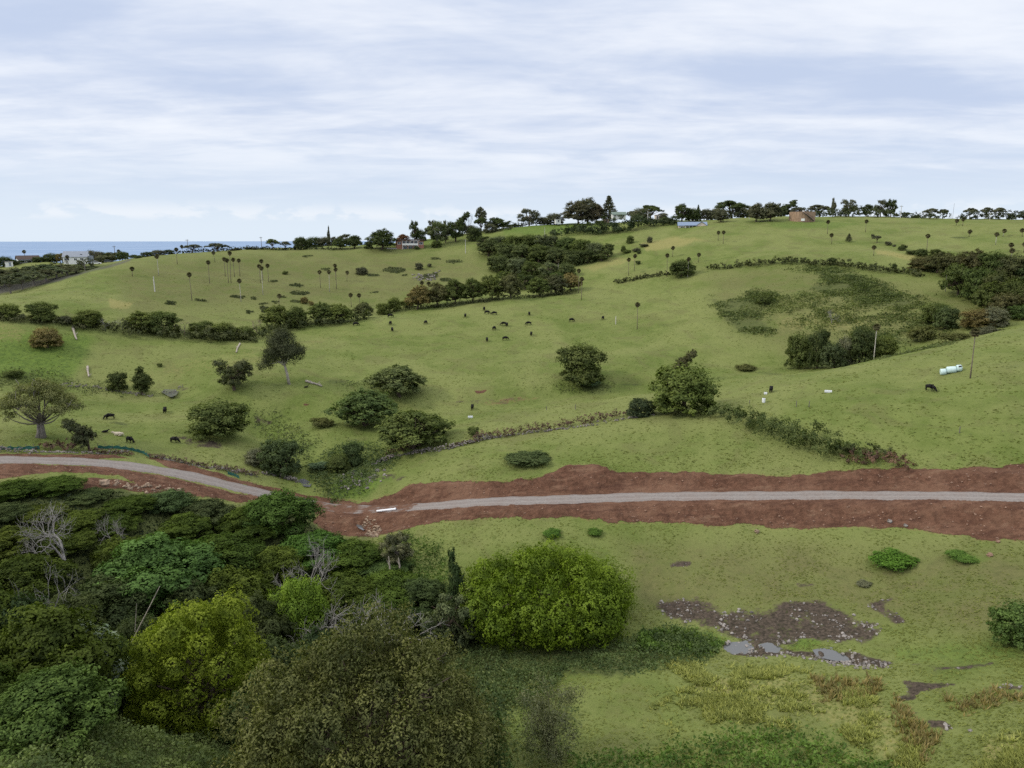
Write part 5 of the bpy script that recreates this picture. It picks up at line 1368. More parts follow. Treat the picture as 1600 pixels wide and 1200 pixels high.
# copse in the gully behind the crest
CP_L = 'dark bushy tree among the dense copse behind the crest hedge'
rg = random.Random(5)
def rowname(k, n): return ORD[k] if k < n - 1 else 'last'
ORD = ['first', 'second', 'third', 'fourth', 'fifth', 'sixth', 'seventh', 'eighth', 'ninth', 'tenth', 'eleventh']
for kk, (u, v, w, h) in enumerate([(757,388,30,18),(780,388,34,18),(802,390,34,20),(826,390,34,22),(846,392,34,24),(862,392,28,22),(884,396,34,24),(908,400,36,24),(930,402,34,22),(950,402,26,20),
                   (765,402,36,24),(790,408,38,26),(815,410,38,26),(842,412,38,28),(868,414,36,26),(895,416,36,24),(918,412,34,20),(940,408,30,16),
                   (780,426,38,28),(806,432,38,28),(832,436,40,28),(858,436,38,26),(884,434,34,22),(790,448,36,24),(820,452,36,24),(870,444,30,18)]):
    rw = [q for q, e in enumerate((10, 18, 23, 26)) if kk < e][0]; st_ = (0, 10, 18, 23)[rw]; nn = (10, 8, 5, 3)[rw]
    CP_L = '%s dark tree from the left in the %s row of the copse' % (rowname(kk - st_, nn), ('uppermost', 'second', 'third', 'lowest')[rw])
    T(u, v, w, h + 2, rg.choice(['round', 'round', 'open', 'spread']), rg.choice(['dark', (0.056, 0.070, 0.028), 'deep', (0.068, 0.082, 0.042), (0.05, 0.07, 0.024)]), CP_L, 'trees of the copse behind the crest')
T(858,392,14,18,'umbrella','deep','small dark tufted tree sticking out of the copse top, left of its twin','copse top trees')
T(879,394,18,20,'umbrella','deep','wider dark tufted tree sticking out of the copse top','copse top trees')
# the wood in the valley at right
RL = 'dark green tree among the dense valley wood at the right edge'
for kk, (u, v, w, h, rr) in enumerate([(1442,426,40,28,300),(1462,402,18,14,322),(1470,424,40,32,298),(1496,428,44,38,292),(1524,430,48,42,288),(1556,432,48,42,286),(1588,436,48,42,284),(1612,440,46,40,284),(1500,446,44,36,270),(1532,452,46,38,264),(1562,460,46,40,258),(1592,470,46,42,252),(1615,480,44,40,250),(1548,470,40,32,252),(1576,484,40,30,246),(1600,496,36,24,242)]):
    RL = ORD[kk % 8] + (' dark tree from the left atop the dense valley wood' if kk < 8 else ' dark tree down the lower flank of the dense valley wood')
    top_tree(u, v - h, w * 1.15, rr + 6, ('round', kk % 4) if u % 3 else ('spread', kk % 3), rg.choice(['dark', (0.052, 0.062, 0.024), (0.062, 0.060, 0.026), 'dark', 'deep']), RL if w > 20 else 'small dark tree at the top left of the valley wood', 'broadleaf_tree', 'trees of the valley wood at right')
for u, v, w, h, rr, lf, lab in [(1252,548,40,34,214,'dark','dark tree at the left of the valley clump left of the thin palm'),(1282,556,34,50,211,'deep','very dark tree in the middle of the valley clump'),(1306,566,38,34,206,(0.040,0.052,0.024),'dark tree lowest in the valley clump, under the bare tree'),(1322,552,32,30,212,'grey','grey green tree in the valley clump left of the thin palm'),(1348,550,42,46,212,'deep','dark tree behind the thin palm in the valley clump'),(1384,546,36,26,215,'mid','dark tree at the right end of the valley clump'),
                               (1196,464,24,12,265,'dark','small dark shrub at the top of the bracken patch'),(1462,498,40,28,250,'dark','dark tree alone left of the brownish thicket'),(1480,508,36,34,243,(0.045,0.06,0.024),'dark tree with pale moss green below in the far gully'),(1530,505,50,26,240,'brown','brownish thicket under the valley wood'),(1556,500,40,24,240,'grey','grey green thicket left of the valley wood foot'),(1440,520,40,18,232,'olive','low olive scrub in the far gully, left part'),(1490,532,50,18,222,'olive','low olive scrub along the crest near the tall palm'),(1545,522,40,16,222,'far','low dark scrub along the crest right of the tall palm')]:
    top_tree(u, v - h, w * 1.1, rr, ('shrub', 0) if h < 20 else ('round', u % 4), lf, lab, 'shrub' if h < 20 else 'broadleaf_tree', cat='shrub' if h < 20 else 'tree')
# scattered bushes on the upper right paddock
for u, v, w, h, k, lf, lab in [(984,381,13,13,'round','dark','dark pear shaped tree alone under the shrub bank'),(1015,380,9,11,'round','far','tiny tree above a scrap of hedge on the upper paddock'),(974,394,9,11,'round','dark','tiny dark tree at the copse edge, left of low bushes'),(980,396,14,7,'shrub','dark','low bush beside the tiny tree at the copse edge'),(994,394,14,8,'shrub','far','low bush right of the copse edge'),(998,397,8,6,'shrub','deep','very small dark bush below the low bushes'),(997,414,9,8,'shrub','deep','very small dark bush beside two palms'),(1006,386,16,6,'shrub','far','scrap of low hedge on the upper paddock'),
 (1065,434,42,30,'round',(0.050,0.064,0.022),'large round bush beside a white stemmed palm on the hedge line'),(1300,415,14,13,'round','deep','dark round bush standing on the long hedge line'),(1397,424,9,13,'round','deep','small upright dark bush at the right end of the hedge line'),(1326,378,11,13,'conifer','far','small pointed tree on the upper right paddock'),(1370,380,13,13,'umbrella','far','small round headed tree on the upper right paddock'),(1364,372,6,8,'shrub','far','tiny bush above the small round headed tree'),(1388,384,11,8,'shrub','far','small bush left of the slanting hedge scrap'),(1397,386,6,5,'shrub','far','tiny bush between small bushes on the upper right paddock'),(1410,392,14,12,'shrub','deep','bush at the upper end of the slanting hedge scrap'),(1424,398,20,8,'shrub','deep','slanting hedge scrap leading to the valley wood'),(1439,402,20,14,'round','deep','dark bush just left of the valley wood top'),(1422,462,0,0,'','','')]:
    if w: T(u, v, w, h, k, lf, lab, cat='shrub' if k == 'shrub' else 'tree')
# palm hill bushes
for u, v, w, h, lf, lab in [(446,429,10,7,'dark','small dark dome bush on the palm hill'),(565,430,20,14,'far','dark bush on the palm hill left of the weed mound'),(655,422,14,12,'far','bush above the rock outcrop under the brick house'),(671,418,8,8,'far','little tree right of the bush above the rock outcrop'),(476,475,12,13,'brown','brownish bush low on the palm hill'),(487,478,9,10,'brown','small brownish bush right of the other low on the palm hill')]:
    T(u, v, w, h, 'shrub' if h < 12 else 'round', lf, lab, cat='shrub')
# ridge, left to right; distance given because stems stand behind the crest
RIDGE = [
 (301,393,30,14,'umbrella','far',398,'left of two umbrella trees against the sea'),(340,391,34,15,'umbrella','far',399,'right and larger of two umbrella trees against the sea'),(368,391,16,5,'shrub','far',401,'low bush between the umbrella trees and the ridge trees'),(392,391,22,4,'shrub','far',402,'low dark scrub on the skyline against the sea'),
 (426,389,22,18,'umbrella','dark',402,'umbrella tree at the left of the ridge tree row'),(446,389,18,14,'umbrella','far',402,'smaller umbrella tree second in the ridge tree row'),(471,389,26,21,'round','deep',402,'dark rounded tree third in the ridge tree row'),
 (470,378,26,16,'round','far',445,'tree at the left of the dark ridge clump beneath the tower tree'),(490,377,30,20,'round','deep',447,'dark tree in the middle of the ridge clump'),(508,377,26,18,'round','far',445,'tree at the right of the ridge clump'),(514,376,8,33,'column','far',450,'very narrow tall dark tree rising from the ridge clump'),(522,376,14,16,'open','far',447,'slim tree right of the narrow tall one'),(541,376,30,20,'open','far',446,'broad loose tree at the right of the ridge clump'),
 (531,386,24,18,'spread','deep',406,'dark tree left of a twin on the ridge before the green slope'),(554,386,26,21,'spread','deep',407,'dark tree right of its twin on the ridge before the green slope'),(573,368,14,4,'shrub','far',455,'low bush on the far green skyline'),
 (598,394,46,33,'spread','deep',396,'massive dark tree at the left of the brick house'),(576,388,16,12,'round','deep',400,'dark bush left of the massive dark tree'),(630,379,22,14,'spread','rust',422,'reddish leaved tree behind the brick house'),
 (648,380,18,34,'open','deep',424,'tall dark pine behind the brick house'),(657,378,22,20,'round','deep',426,'dark tree between the tall pine and the gum'),(674,378,18,32,'open','far',428,'dark headed tree behind the large gum'),(684,388,40,38,'open',(0.062,0.075,0.034),404,'large gum with a pale trunk right of the brick house'),(697,388,20,34,'column','far',410,'narrow dark tree right of the large gum'),(712,384,34,34,'open','deep',412,'dark open tree under the leaning umbrella tree'),(682,390,18,12,'round','dark',400,'rounded shrub at the foot of the large gum'),(652,390,9,7,'shrub','deep',396,'small dark bush in front of the brick house'),
 (722,378,26,38,'lean','deep',432,'leaning flat topped tree against the sky'),(741,382,26,24,'round','deep',410,'dark round tree at the right end of the house trees'),(734,372,22,16,'round','far',432,'dark low tree under the bare skyline tree'),(752,372,24,26,'umbrella','deep',430,'lower flat topped tree under the tall thin one'),(752,374,20,42,'umbrella','far',434,'tall thin tree with a small flat top, highest near the middle ridge'),(766,368,24,14,'round','far',428,'grey rounded bush on the ridge slope'),(776,364,34,20,'spread','deep',436,'dark spreading tree right of the tall thin flat top'),(790,358,20,12,'lean','deep',440,'dark windswept crown at the edge of the upper field'),
 (757,384,24,12,'round','far',392,'dark bush above the copse left edge'),(775,380,30,12,'round','grey',395,'grey bush at the upper edge of the copse'),
 (827,352,38,28,'open','far',440,'loose pale limbed tree at the left of the upper field skyline'),(850,349,22,14,'round','far',442,'dark low tree right of the loose pale limbed one'),(866,347,32,19,'round','far',440,'rounded dark tree left of the great ridge tree'),(800,355,40,6,'shrub','deep',445,'low dark hedge scrap on the upper field skyline'),
 (902,343,50,36,'spread',(0.060,0.058,0.036),436,'great dark rounded tree on the ridge, lower left part'),(918,340,46,40,'open','far',442,'great tree crown swept up highest on the ridge'),(932,341,26,30,'spread',(0.066,0.058,0.036),438,'brownish tree at the right flank of the great ridge tree'),(951,338,32,41,'conifer','far',440,'tall tiered pine right of the great ridge tree'),(940,345,24,9,'shrub','deep',425,'dark scrub beside the brown hut on the ridge'),
 (987,341,20,18,'umbrella','far',436,'small pale flat topped tree left of the ridge umbrella tree'),(1016,342,40,26,'umbrella','deep',440,'wide umbrella tree with sky under it on the ridge'),(1000,348,34,22,'round','far',420,'dark rounded tree below the wide umbrella tree'),(1036,344,18,14,'round','far',436,'dark tree right of the wide umbrella tree'),(1022,351,10,8,'shrub','deep',412,'small dark bush on the green strip'),(1042,354,26,12,'shrub','deep',410,'dark bushes on the green strip left of the blue roofed house'),
 (1065,352,32,29,'open','deep',416,'dark loose tree behind the blue roofed house'),(1082,350,26,22,'round','deep',420,'dark tree right behind the blue roofed house'),(1090,348,10,24,'conifer','deep',425,'narrow pointed tree behind the blue roofed house'),(1104,347,26,18,'round','far',428,'low dark tree right of the pointed one'),(1126,357,26,22,'spread','far',405,'grey green tree right of the small white shed'),
 (1142,340,54,31,'umbrella','deep',440,'great dark umbrella tree on the skyline above the blue roofed house'),(1120,345,26,20,'round','grey',432,'pale green round tree in front of the great umbrella tree'),(1160,342,30,18,'round','far',436,'dark tree at the right of the great umbrella tree'),
 (1180,354,28,30,'spread',(0.058,0.060,0.036),400,'left of two grey stemmed trees beside the brown tank'),(1203,355,34,30,'spread',(0.055,0.058,0.034),400,'right of two grey stemmed trees beside the brown tank'),
 (1212,336,16,24,'open','far',440,'small tufted tree behind the leaning wind shaped one'),(1230,337,36,28,'lean','deep',442,'long leaning flat crowned tree above the tank'),(1246,334,26,18,'umbrella','far',442,'bare limbed flat tree behind the tank'),(1280,336,38,20,'umbrella','far',440,'wide flat tree right of the tank'),(1301,336,14,28,'column','far',440,'narrow upright tree right of the wide flat one'),
 (1326,334,28,28,'open','far',440,'tall rounded skyline tree with sky on both sides'),(1355,333,22,19,'open','deep',440,'smaller dark skyline tree between two taller ones'),(1376,334,24,28,'open','far',440,'left of two tall joined skyline trees'),(1392,335,20,28,'open','deep',440,'right of two tall joined skyline trees'),
 (1416,333,20,9,'umbrella','dark',440,'low green topped skyline tree right of the joined pair'),(1432,334,10,7,'shrub','deep',440,'small skyline bush between low trees'),(1454,336,24,17,'umbrella','far',440,'low wide umbrella tree, first on the open skyline'),(1474,334,16,17,'umbrella','far',442,'small high umbrella tree, second on the open skyline'),(1516,336,20,19,'umbrella','far',440,'umbrella tree left of three evenly spaced on the skyline'),(1541,337,20,19,'umbrella','far',440,'umbrella tree in the middle of three evenly spaced on the skyline'),(1561,337,21,19,'umbrella','far',440,'umbrella tree right of three evenly spaced on the skyline'),(1581,338,14,10,'round','deep',440,'low dark bush near the right end of the skyline'),(1599,341,18,15,'spread','deep',438,'dark tree cut by the right frame edge on the skyline'),
 (212,402,22,8,'shrub','deep',380,'low dark tree at the left end of the skyline scrub'),(230,399,22,9,'round','deep',390,'dark tree in the skyline scrub beside the palm hill'),(248,397,22,10,'round','far',395,'dark tree mid skyline scrub'),(264,395,18,8,'round','deep',398,'dark bush at the right end of the skyline scrub'),
 (121,404,34,16,'spread','deep',452,'dark rounded tree behind the white house'),(147,412,28,22,'round',(0.062,0.060,0.040),432,'brownish tree right of the white house'),(160,408,22,18,'round','dark',436,'green tree second right of the white house'),(171,408,22,18,'spread','deep',440,'dark tree third right of the white house'),(176,416,26,16,'open','grey',405,'grey tree by the bend of the hilltop lane'),(192,410,20,16,'round','deep',398,'dark tree at the top of the hilltop lane'),(158,416,18,14,'round','grey',412,'grey bush behind the parked white car'),
 (82,410,26,16,'round','deep',440,'dark tree left of the white house'),(62,410,22,10,'round','deep',440,'low dark tree right of the long low house'),(94,409,16,16,'open','brown',436,'thin brownish tree beside the white house'),(70,408,20,10,'round','far',450,'dark bush behind the lawn'),(6,418,34,18,'round','deep',436,'dark tree at the left frame edge by the sea'),(22,414,24,10,'shrub','deep',438,'dark scrub left of the long low house'),(134,407,16,12,'round','far',440,'small tree at the corner of the white house'),
]
for u, v, w, h, k, lf, rr, lab in RIDGE:
    T(u, v, w, h, k, lf, lab, TG_SKY if v < 400 else None, r=rr, cat='shrub' if k == 'shrub' else 'tree', rz=0.2 if k == 'lean' else None, bark='pale' if 'pale' in lab else 'brown')
T(736,372,16,36,'bare','dark','bare pale skyline tree between flat topped ones',bark='dead',r=432)
# avenue along the lane at left
AV = [(14,456),(32,451),(52,446),(70,444),(87,440),(105,437),(120,433),(-12,462),(136,428)]
ORD = ['first', 'second', 'third', 'fourth', 'fifth', 'sixth', 'seventh', 'eighth', 'ninth', 'tenth', 'eleventh']
for k, (u, v) in enumerate(sorted(AV)):
    top_tree(u, float(np.interp(u, [0, 30, 60, 90, 120, 145], [428, 424, 420, 417, 417, 419])), 36, float(np.interp(u, [-12, 150], [312, 350])), ('umbrella', k % 3), (0.072, 0.074, 0.042), ORD[k] + ' flat topped avenue tree from the left along the front of the hilltop lane', 'avenue_tree', 'avenue trees along the hilltop lane', bark='grey')
for k, (u, rr) in enumerate(((-20,332),(4,334),(28,338),(50,344),(74,348),(96,354),(118,362),(140,374))):
    top_tree(u, float(np.interp(u, [0, 30, 60, 90, 120, 145], [419, 416, 412, 411, 413, 416])), 38, rr, ('umbrella', (k + 1) % 3), (0.064, 0.070, 0.038), ORD[k] + ' flat topped tree from the left in the rear row of the lane avenue', 'avenue_tree', 'avenue trees along the hilltop lane', bark='grey')
# hedges
hedge([(-20,498),(40,503),(100,509),(140,513)],2.0,4,(0.060,0.066,0.032),'low scrub joining the trees of the left tree line',2200,.55,seed=30)
hedge([(150,515),(200,520),(290,528),(340,533),(400,533)],[2.2,3.5,3.6,4.0,3.6],6,(0.056,0.064,0.028),'leafy underbrush filling the tree line in the valley fold',5000,.6,seed=31)
hedge([(400,530),(430,518),(470,514),(520,508),(575,499)],3.2,5,(0.052,0.062,0.027),'underbrush along the foot of the middle tree line',3200,.6,seed=32)
hedge([(640,484),(700,480),(760,472),(820,466),(895,458)],1.8,4,(0.045,0.052,0.024),'low growth under the crest hedge of trees',2200,.55,seed=33)
hedge([(700,700),(745,690)],.6,1.2,(0.075,0.050,0.042),'short brown bramble on the stone wall right of the dark tree',500,.3,name='bramble',cat='bramble',seed=1)
hedge([(740,690),(790,682),(840,674),(870,670),(900,664),(940,657),(980,650)],1.7,2.2,(0.085,0.056,0.046),'long brown bramble line along the stone wall',3000,.32,name='bramble',cat='bramble',seed=2)
hedge([(610,708),(640,700),(655,695)],1.0,2.0,(0.090,0.060,0.050),'brown dead bramble at the gully end of the stone wall',600,.32,name='bramble',cat='bramble',seed=3)
hedge([(66,703),(90,702),(118,704)],1.7,2.6,(0.105,0.070,0.058),'brown bramble thicket left of the dark windswept tree',900,.32,name='bramble',cat='bramble',seed=4)
hedge([(145,708),(175,709),(205,713)],.9,1.6,(0.100,0.066,0.055),'brown bramble right of the dark windswept tree by the road',600,.3,name='bramble',cat='bramble',seed=5)
hedge([(234,715),(300,727),(360,737),(402,744)],1.0,1.8,(0.090,0.064,0.054),'brown brambles along the stone line above the road bend',1500,.3,name='bramble',cat='bramble',seed=6)
hedge([(1108,645),(1150,660),(1200,676),(1250,694),(1290,708),(1330,718)],[2.2,3.0,3.8,4.0,3.8,3.0],5.2,(0.056,0.074,0.026),'long diagonal green hedge running down to the red earth',7000,.38,seed=7)
hedge([(1320,716),(1350,718),(1385,724),(1415,728)],1.5,3.4,(0.105,0.066,0.050),'brown dead end of the diagonal hedge beside the red earth',1500,.34,name='bramble',cat='bramble',seed=8)
hedge([(1318,704),(1350,708),(1385,716)],1.6,2.4,(0.066,0.076,0.034),'green back strip of the diagonal hedge above the dead end',900,.36,seed=9)
hedge([(962,443),(990,438),(1020,432),(1044,430)],1.6,3.0,(0.056,0.062,0.028),'dark low hedge left of the large round bush',1500,.6,seed=10)
hedge([(1110,422),(1150,417),(1200,413),(1240,412),(1280,414),(1320,416),(1360,423),(1400,428),(1440,432)],[1.6,2,2.2,2.8,2.2,2.4,2.4,2.4,2.6],3.6,(0.054,0.062,0.027),'long dark hedge crossing the far hillside',6000,.62,seed=11)
hedge([(862,369),(890,366),(920,366),(950,365),(975,362),(1002,358)],[1.5,5,6.5,7,7.5,8],9,(0.036,0.050,0.024),'thick dark shrub bank below the green roofed building',6500,.85,name='shrub_bank',seed=12)
hedge([(1000,356),(1020,354),(1045,352),(1058,352)],4.0,5,(0.036,0.048,0.024),'dark shrub bank joining the blue roofed house',1800,.8,name='shrub_bank',seed=13)
hedge([(1270,336),(1310,337),(1350,337),(1400,337)],5.0,5,(0.045,0.056,0.028),'dense green hedge along the ridge right of the tank',3000,.8,seed=14,r=[432,432,432,432])
hedge([(1400,338),(1440,337),(1480,336)],3.4,4,(0.040,0.050,0.026),'low dark hedge on the open skyline',1300,.7,seed=15,r=[436,436,436])
hedge([(1500,338),(1540,340),(1580,342),(1640,346)],4.0,5,(0.036,0.044,0.026),'dark hedge under the three evenly spaced skyline trees',2200,.8,seed=16,r=[434,434,434,434])
hedge([(1058,350),(1100,348),(1150,346),(1200,342),(1240,338),(1270,336)],6,6,(0.040,0.048,0.027),'dark scrub belt behind the blue roofed house and the tank',4000,.85,name='shrub_bank',seed=17,r=[425,430,432,436,440,440])
hedge([(275,395),(320,392),(360,390),(410,389)],1.8,3,(0.034,0.040,0.024),'thin dark hedge on the skyline under the umbrella trees',1600,.6,seed=18,r=[399,400,401,402])
hedge([(410,389),(440,388),(500,388),(525,387)],1.4,3,(0.040,0.048,0.027),'thin hedge along the top of the palm hill',1000,.6,seed=19,r=[402,402,403,404])
hedge([(800,356),(830,352),(870,348)],2.5,4,(0.036,0.042,0.026),'dark low scrub at the foot of the upper field trees',1300,.7,name='shrub_bank',seed=20,r=[441,441,440])
hedge([(-20,432),(20,427),(60,424),(100,422),(140,420)],4.5,6,(0.045,0.050,0.030),'dark understorey behind the lane avenue',2600,.8,name='shrub_bank',seed=21,r=[338,345,354,364,376])
hedge([(760,362),(780,360),(800,359)],2.2,4,(0.040,0.046,0.026),'dark hedge scrap at the left end of the upper field',600,.7,seed=22,r=[425,428,430])
# palms
PL = [
 (206,421,207,432,'short palm with no visible trunk at the left of the palm hill'),(245,402,248,431,'palm over a pale snag on the slanting fence line'),(276,391,277,413,'palm at the top of the slanting fence line'),
 (297,430,300,470,'lone palm above the two middle weed patches'),(326,411,327.5,443,'palm standing alone left of the palm cluster'),(335,396,336,410,'small palm below the right umbrella tree'),
 (351,406,352,432,'leftmost palm of the left hill cluster'),(356,408,357,442,'second palm of the left hill cluster'),(358.5,397,361,442,'highest headed palm of the left hill cluster'),(366,407,366.5,433,'fourth palm of the left hill cluster'),(374,408,375,432,'rightmost palm of the left hill cluster'),(374.5,440,376.7,472,'palm below the left hill cluster with a spotted trunk'),
 (406,417,407,442,'left palm of the middle hill trio'),(411,409,411,438,'tallest palm of the middle hill trio'),(419,416,420,441,'right palm of the middle hill trio'),(409,420,411,461,'pale trunked palm in front of the middle hill trio'),(435.5,463.5,436,479,'palm above the tree line beside weed patches'),
 (500,426,501,450,'leftmost palm of the right hill group'),(515,426,515,456,'pale trunked palm in the middle of the right hill group'),(522.5,416,525,438,'highest palm of the right hill group'),(524,422,526,452,'lowest reaching palm of the right hill group'),(542,427,542,440,'thin small palm right of the right hill group'),
 (548.5,462,549,480,'left of two palms above the tree line end'),(562.5,462.5,562.5,477,'right of two palms above the tree line end'),(659,443,660,470,'left of two palm heads over the crest hedge'),(669.5,444,670,470,'right of two palm heads over the crest hedge'),
 (981,407,982,431,'left of two palms beside a dark small bush'),(991,401,991,424,'right of two palms beside a dark small bush'),(1040.5,400,1042,432,'palm left above the large round bush'),(1052,389,1051,402,'palm high above the large round bush'),(1074.5,406,1074.5,433,'white stemmed palm touching the large round bush'),(1090.5,399,1091,410,'short palm right above the large round bush'),
 (1122,364.5,1122,376,'left of two palms below the blue roofed house'),(1130.5,364,1130,381,'right of two palms below the blue roofed house'),(904,424,904,458,'upper palm at the right end of the crest hedge'),(908,437,908.5,469,'lower palm at the right end of the crest hedge'),(872,409,872.5,434,'palm with a white trunk in the copse'),
 (1293,348,1292.5,366,'palm right of the tank on the upper slope'),(1300,369,1299.5,382,'short palm under the one right of the tank'),(1352.5,347,1352,363,'palm alone high on the upper right paddock'),(1365,387.5,1365,400,'brown headed palm at the edge of the tan grass'),(1449,370,1448,391,'palm alone above the valley wood'),
 (1494,346,1494,352,'left of two short palms under the skyline'),(1504,344,1504,353,'right of two short palms under the skyline'),(1514,363,1514,370,'short palm in the upper right paddock above dark grass'),(1556,367.5,1555.5,383,'palm at far right with a pale trunk'),(1567,362,1567,370,'small palm right of the pale trunked one at far right'),(1597,361,1597,370,'palm cut by the right frame edge, upper of two'),(1599,383,1599,395,'palm cut by the right frame edge, lower of two'),(1579,384,1579,394,'small palm above the valley wood right part'),
 (1478,427,1477,456,'white trunked palm in front of the valley wood'),(995.5,477,995.5,515,'tall palm alone in the cattle paddock'),(1518,520,1516,591,'tallest palm, alone near the wrapped bales'),
]
for hu, hv, bu, bv, lab in PL:
    palm(hu, hv, bu, bv, lab, pale=any(w in lab for w in ('pale', 'white', 'spotted')))
palm(1580, 392, 1577, 430, 'palm with a pale trunk rising out of the valley wood', r=300, pale=True)
palm(1364, 500, 1366, 554, 'thin palm rising through the dark valley clump', r=200, pale=True)
palm(284, 384, 285, 394, 'palm against the sea at the left of the umbrella trees', r=400)
palm(40, 393, 40, 410, 'palm against the sea above the long low house', r=440)
palm(187, 393, 187, 408, 'palm against the sea beside the lane top', r=425)
palm(107, 397, 107, 412, 'palm in front of the white house', r=410)
# ------------------------------------------------------------------ buildings
M_WHITE = plain('white_paint', (0.78, 0.78, 0.76), .6, .05)
M_CREAM = plain('cream_boards', (0.62, 0.53, 0.45), .7, .08)
M_BRICK = None
def brick_material():
    m, t = material('red_brick')
    tc = t.n('ShaderNodeTexCoord').outputs['Object']
    n = t.noise(tc, 2.2, 5.0, .7)
    c = t.mix(t.step(n, .3, .7), (0.30, 0.145, 0.105), (0.42, 0.215, 0.160))
    principled(t, c, .9, .1)
    return m
M_BRICK = brick_material()
M_ROOF_DARK = plain('dark_tiles', (0.085, 0.062, 0.055), .8, .2)
M_ROOF_GREY = plain('grey_iron', (0.235, 0.265, 0.315), .5, .12, 2.0, .4)
M_ROOF_BLUE = plain('blue_iron', (0.17, 0.235, 0.35), .5, .1, 2.0, .4)
M_ROOF_GREEN = plain('green_iron', (0.15, 0.20, 0.17), .6, .1)
M_GLASS = plain('window_glass', (0.03, 0.035, 0.042), .12, .1, 1.0, .5)
M_DECK = plain('weathered_timber', (0.22, 0.16, 0.125), .85, .2)
M_CONC = plain('concrete', (0.44, 0.42, 0.40), .85, .15)
M_STEEL = plain('dark_steel', (0.055, 0.052, 0.050), .6, .15, 3.0, .4)
M_TANK = plain('tank_rust_brown', (0.33, 0.225, 0.155), .85, .16, .8)
def facing(x, y, extra=0.0): return -math.atan2(x, y) + extra
def window(mb_parent, x, z, w, h, y, parent, frame=M_WHITE, normal='front'):
    f = MB(); t = .12
    if normal == 'front':
        for c, s in (((x, y, z + h / 2), (w + .16, .10, t)), ((x, y, z - h / 2), (w + .16, .10, t)), ((x - w / 2, y, z), (t, .10, h - t - .01)), ((x + w / 2, y, z), (t, .10, h - t - .01)), ((x, y, z), (.07, .08, h - t - .01))): f.box(c, s)
        g = MB().box((x, y + .04, z), (w - t - .01, .04, h - t - .01))
    else:
        for c, s in (((y, x, z + h / 2), (.10, w + .16, t)), ((y, x, z - h / 2), (.10, w + .16, t)), ((y, x - w / 2, z), (.10, t, h - t - .01)), ((y, x + w / 2, z), (.10, t, h - t - .01))): f.box(c, s)
        g = MB().box((y - .04, x, z), (.04, w - t - .01, h - t - .01))
    fo = put('window', f.mesh('window', frame), parent)
    put('pane', g.mesh('pane', M_GLASS), fo)
def gable(W, D, z0, rise, over=.5, thick=.16, yc=0.0, xc=0.0, hip=0.0):
    """ridge along x"""
    w, d = W / 2 + over, D / 2 + over
    h = z0 + rise; lo = z0 - over * rise / (D / 2)
    v = [(-w, -d, lo), (w, -d, lo), (w - hip, 0, h), (-w + hip, 0, h), (w, d, lo), (-w, d, lo)]
    v = [(a + xc, b + yc, c) for a, b, c in v]
    n = len(v); v += [(a, b, c + thick) for a, b, c in v]
    f = [(3, 2, 1, 0), (5, 4, 2, 3), (0 + n, 1 + n, 2 + n, 3 + n), (3 + n, 2 + n, 4 + n, 5 + n), (0, 1, 1 + n, n), (4, 5, 5 + n, 4 + n), (1, 2, 2 + n, 1 + n), (2, 4, 4 + n, 2 + n), (5, 3, 3 + n, 5 + n), (3, 0, n, 3 + n)]
    return MB().add(v, f)
def walls(W, D, h, rise=0.0, base=-1.5, xc=0.0, yc=0.0):
    w, d = W / 2, D / 2
    v = [(-w, -d, base), (w, -d, base), (w, d, base), (-w, d, base), (-w, -d, h), (w, -d, h), (w, d, h), (-w, d, h)]
    f = [(0, 1, 5, 4), (2, 3, 7, 6), (4, 5, 6, 7)]
    if rise:
        v += [(-w, 0, h + rise), (w, 0, h + rise)]
        f = [(0, 1, 5, 4), (2, 3, 7, 6), (1, 2, 6, 9, 5), (3, 0, 4, 8, 7)]
    else: f += [(1, 2, 6, 5), (3, 0, 4, 7)]
    return MB().add([(a + xc, b + yc, c) for a, b, c in v], f)

def brick_house():
    x, y, z, r = at_r(640, 402); z = CAM_Z + float(ray(640, 390)[1]) * 402
    H = thing('brick_house', 'two storey red brick house with a long balcony on the palm hill crest', 'house', (x, y, z), facing(x, y, .10))
    put('wall', walls(14.6, 7.5, 4.9, 0).mesh('wall', M_BRICK), H)
    put('roof', MB().box((0, -.2, 5.15), (16.2, 9.6, .32)).box((1.2, .4, 5.5), (12, 6, .28)).mesh('roof', M_ROOF_DARK), H)
    b = MB().box((-.2, -4.55, 2.45), (8.6, 1.5, .22)).box((-.2, -5.2, 3.0), (8.6, .10, .75))
    bo = put('balcony', b.mesh('balcony', M_WHITE), H)
    for k in range(5): put('post', MB().box((-4.4 + k * 2.1, -5.2, 3.75), (.16, .16, 2.3)).mesh('post', M_WHITE), bo)
    put('post', MB().box((-4.4, -5.2, .9), (.2, .2, 2.8)).box((4.0, -5.2, .9), (.2, .2, 2.8)).mesh('post', M_WHITE), bo)
    for k in range(4): window(None, -3.4 + k * 2.1, 3.8, 1.7, 1.5, -3.78, H)
    for k in range(3): window(None, -2.8 + k * 2.8, 1.1, 2.0, 1.4, -3.78, H)
    window(None, -5.9, 3.5, 1.8, 1.2, -3.78, H); window(None, 5.8, 3.4, 2.0, 1.3, -3.78, H)
    put('garden_wall', MB().box((-9.5, -3.4, -.2), (6.5, .4, 2.2)).mesh('garden_wall', M_CONC), H)
brick_house()
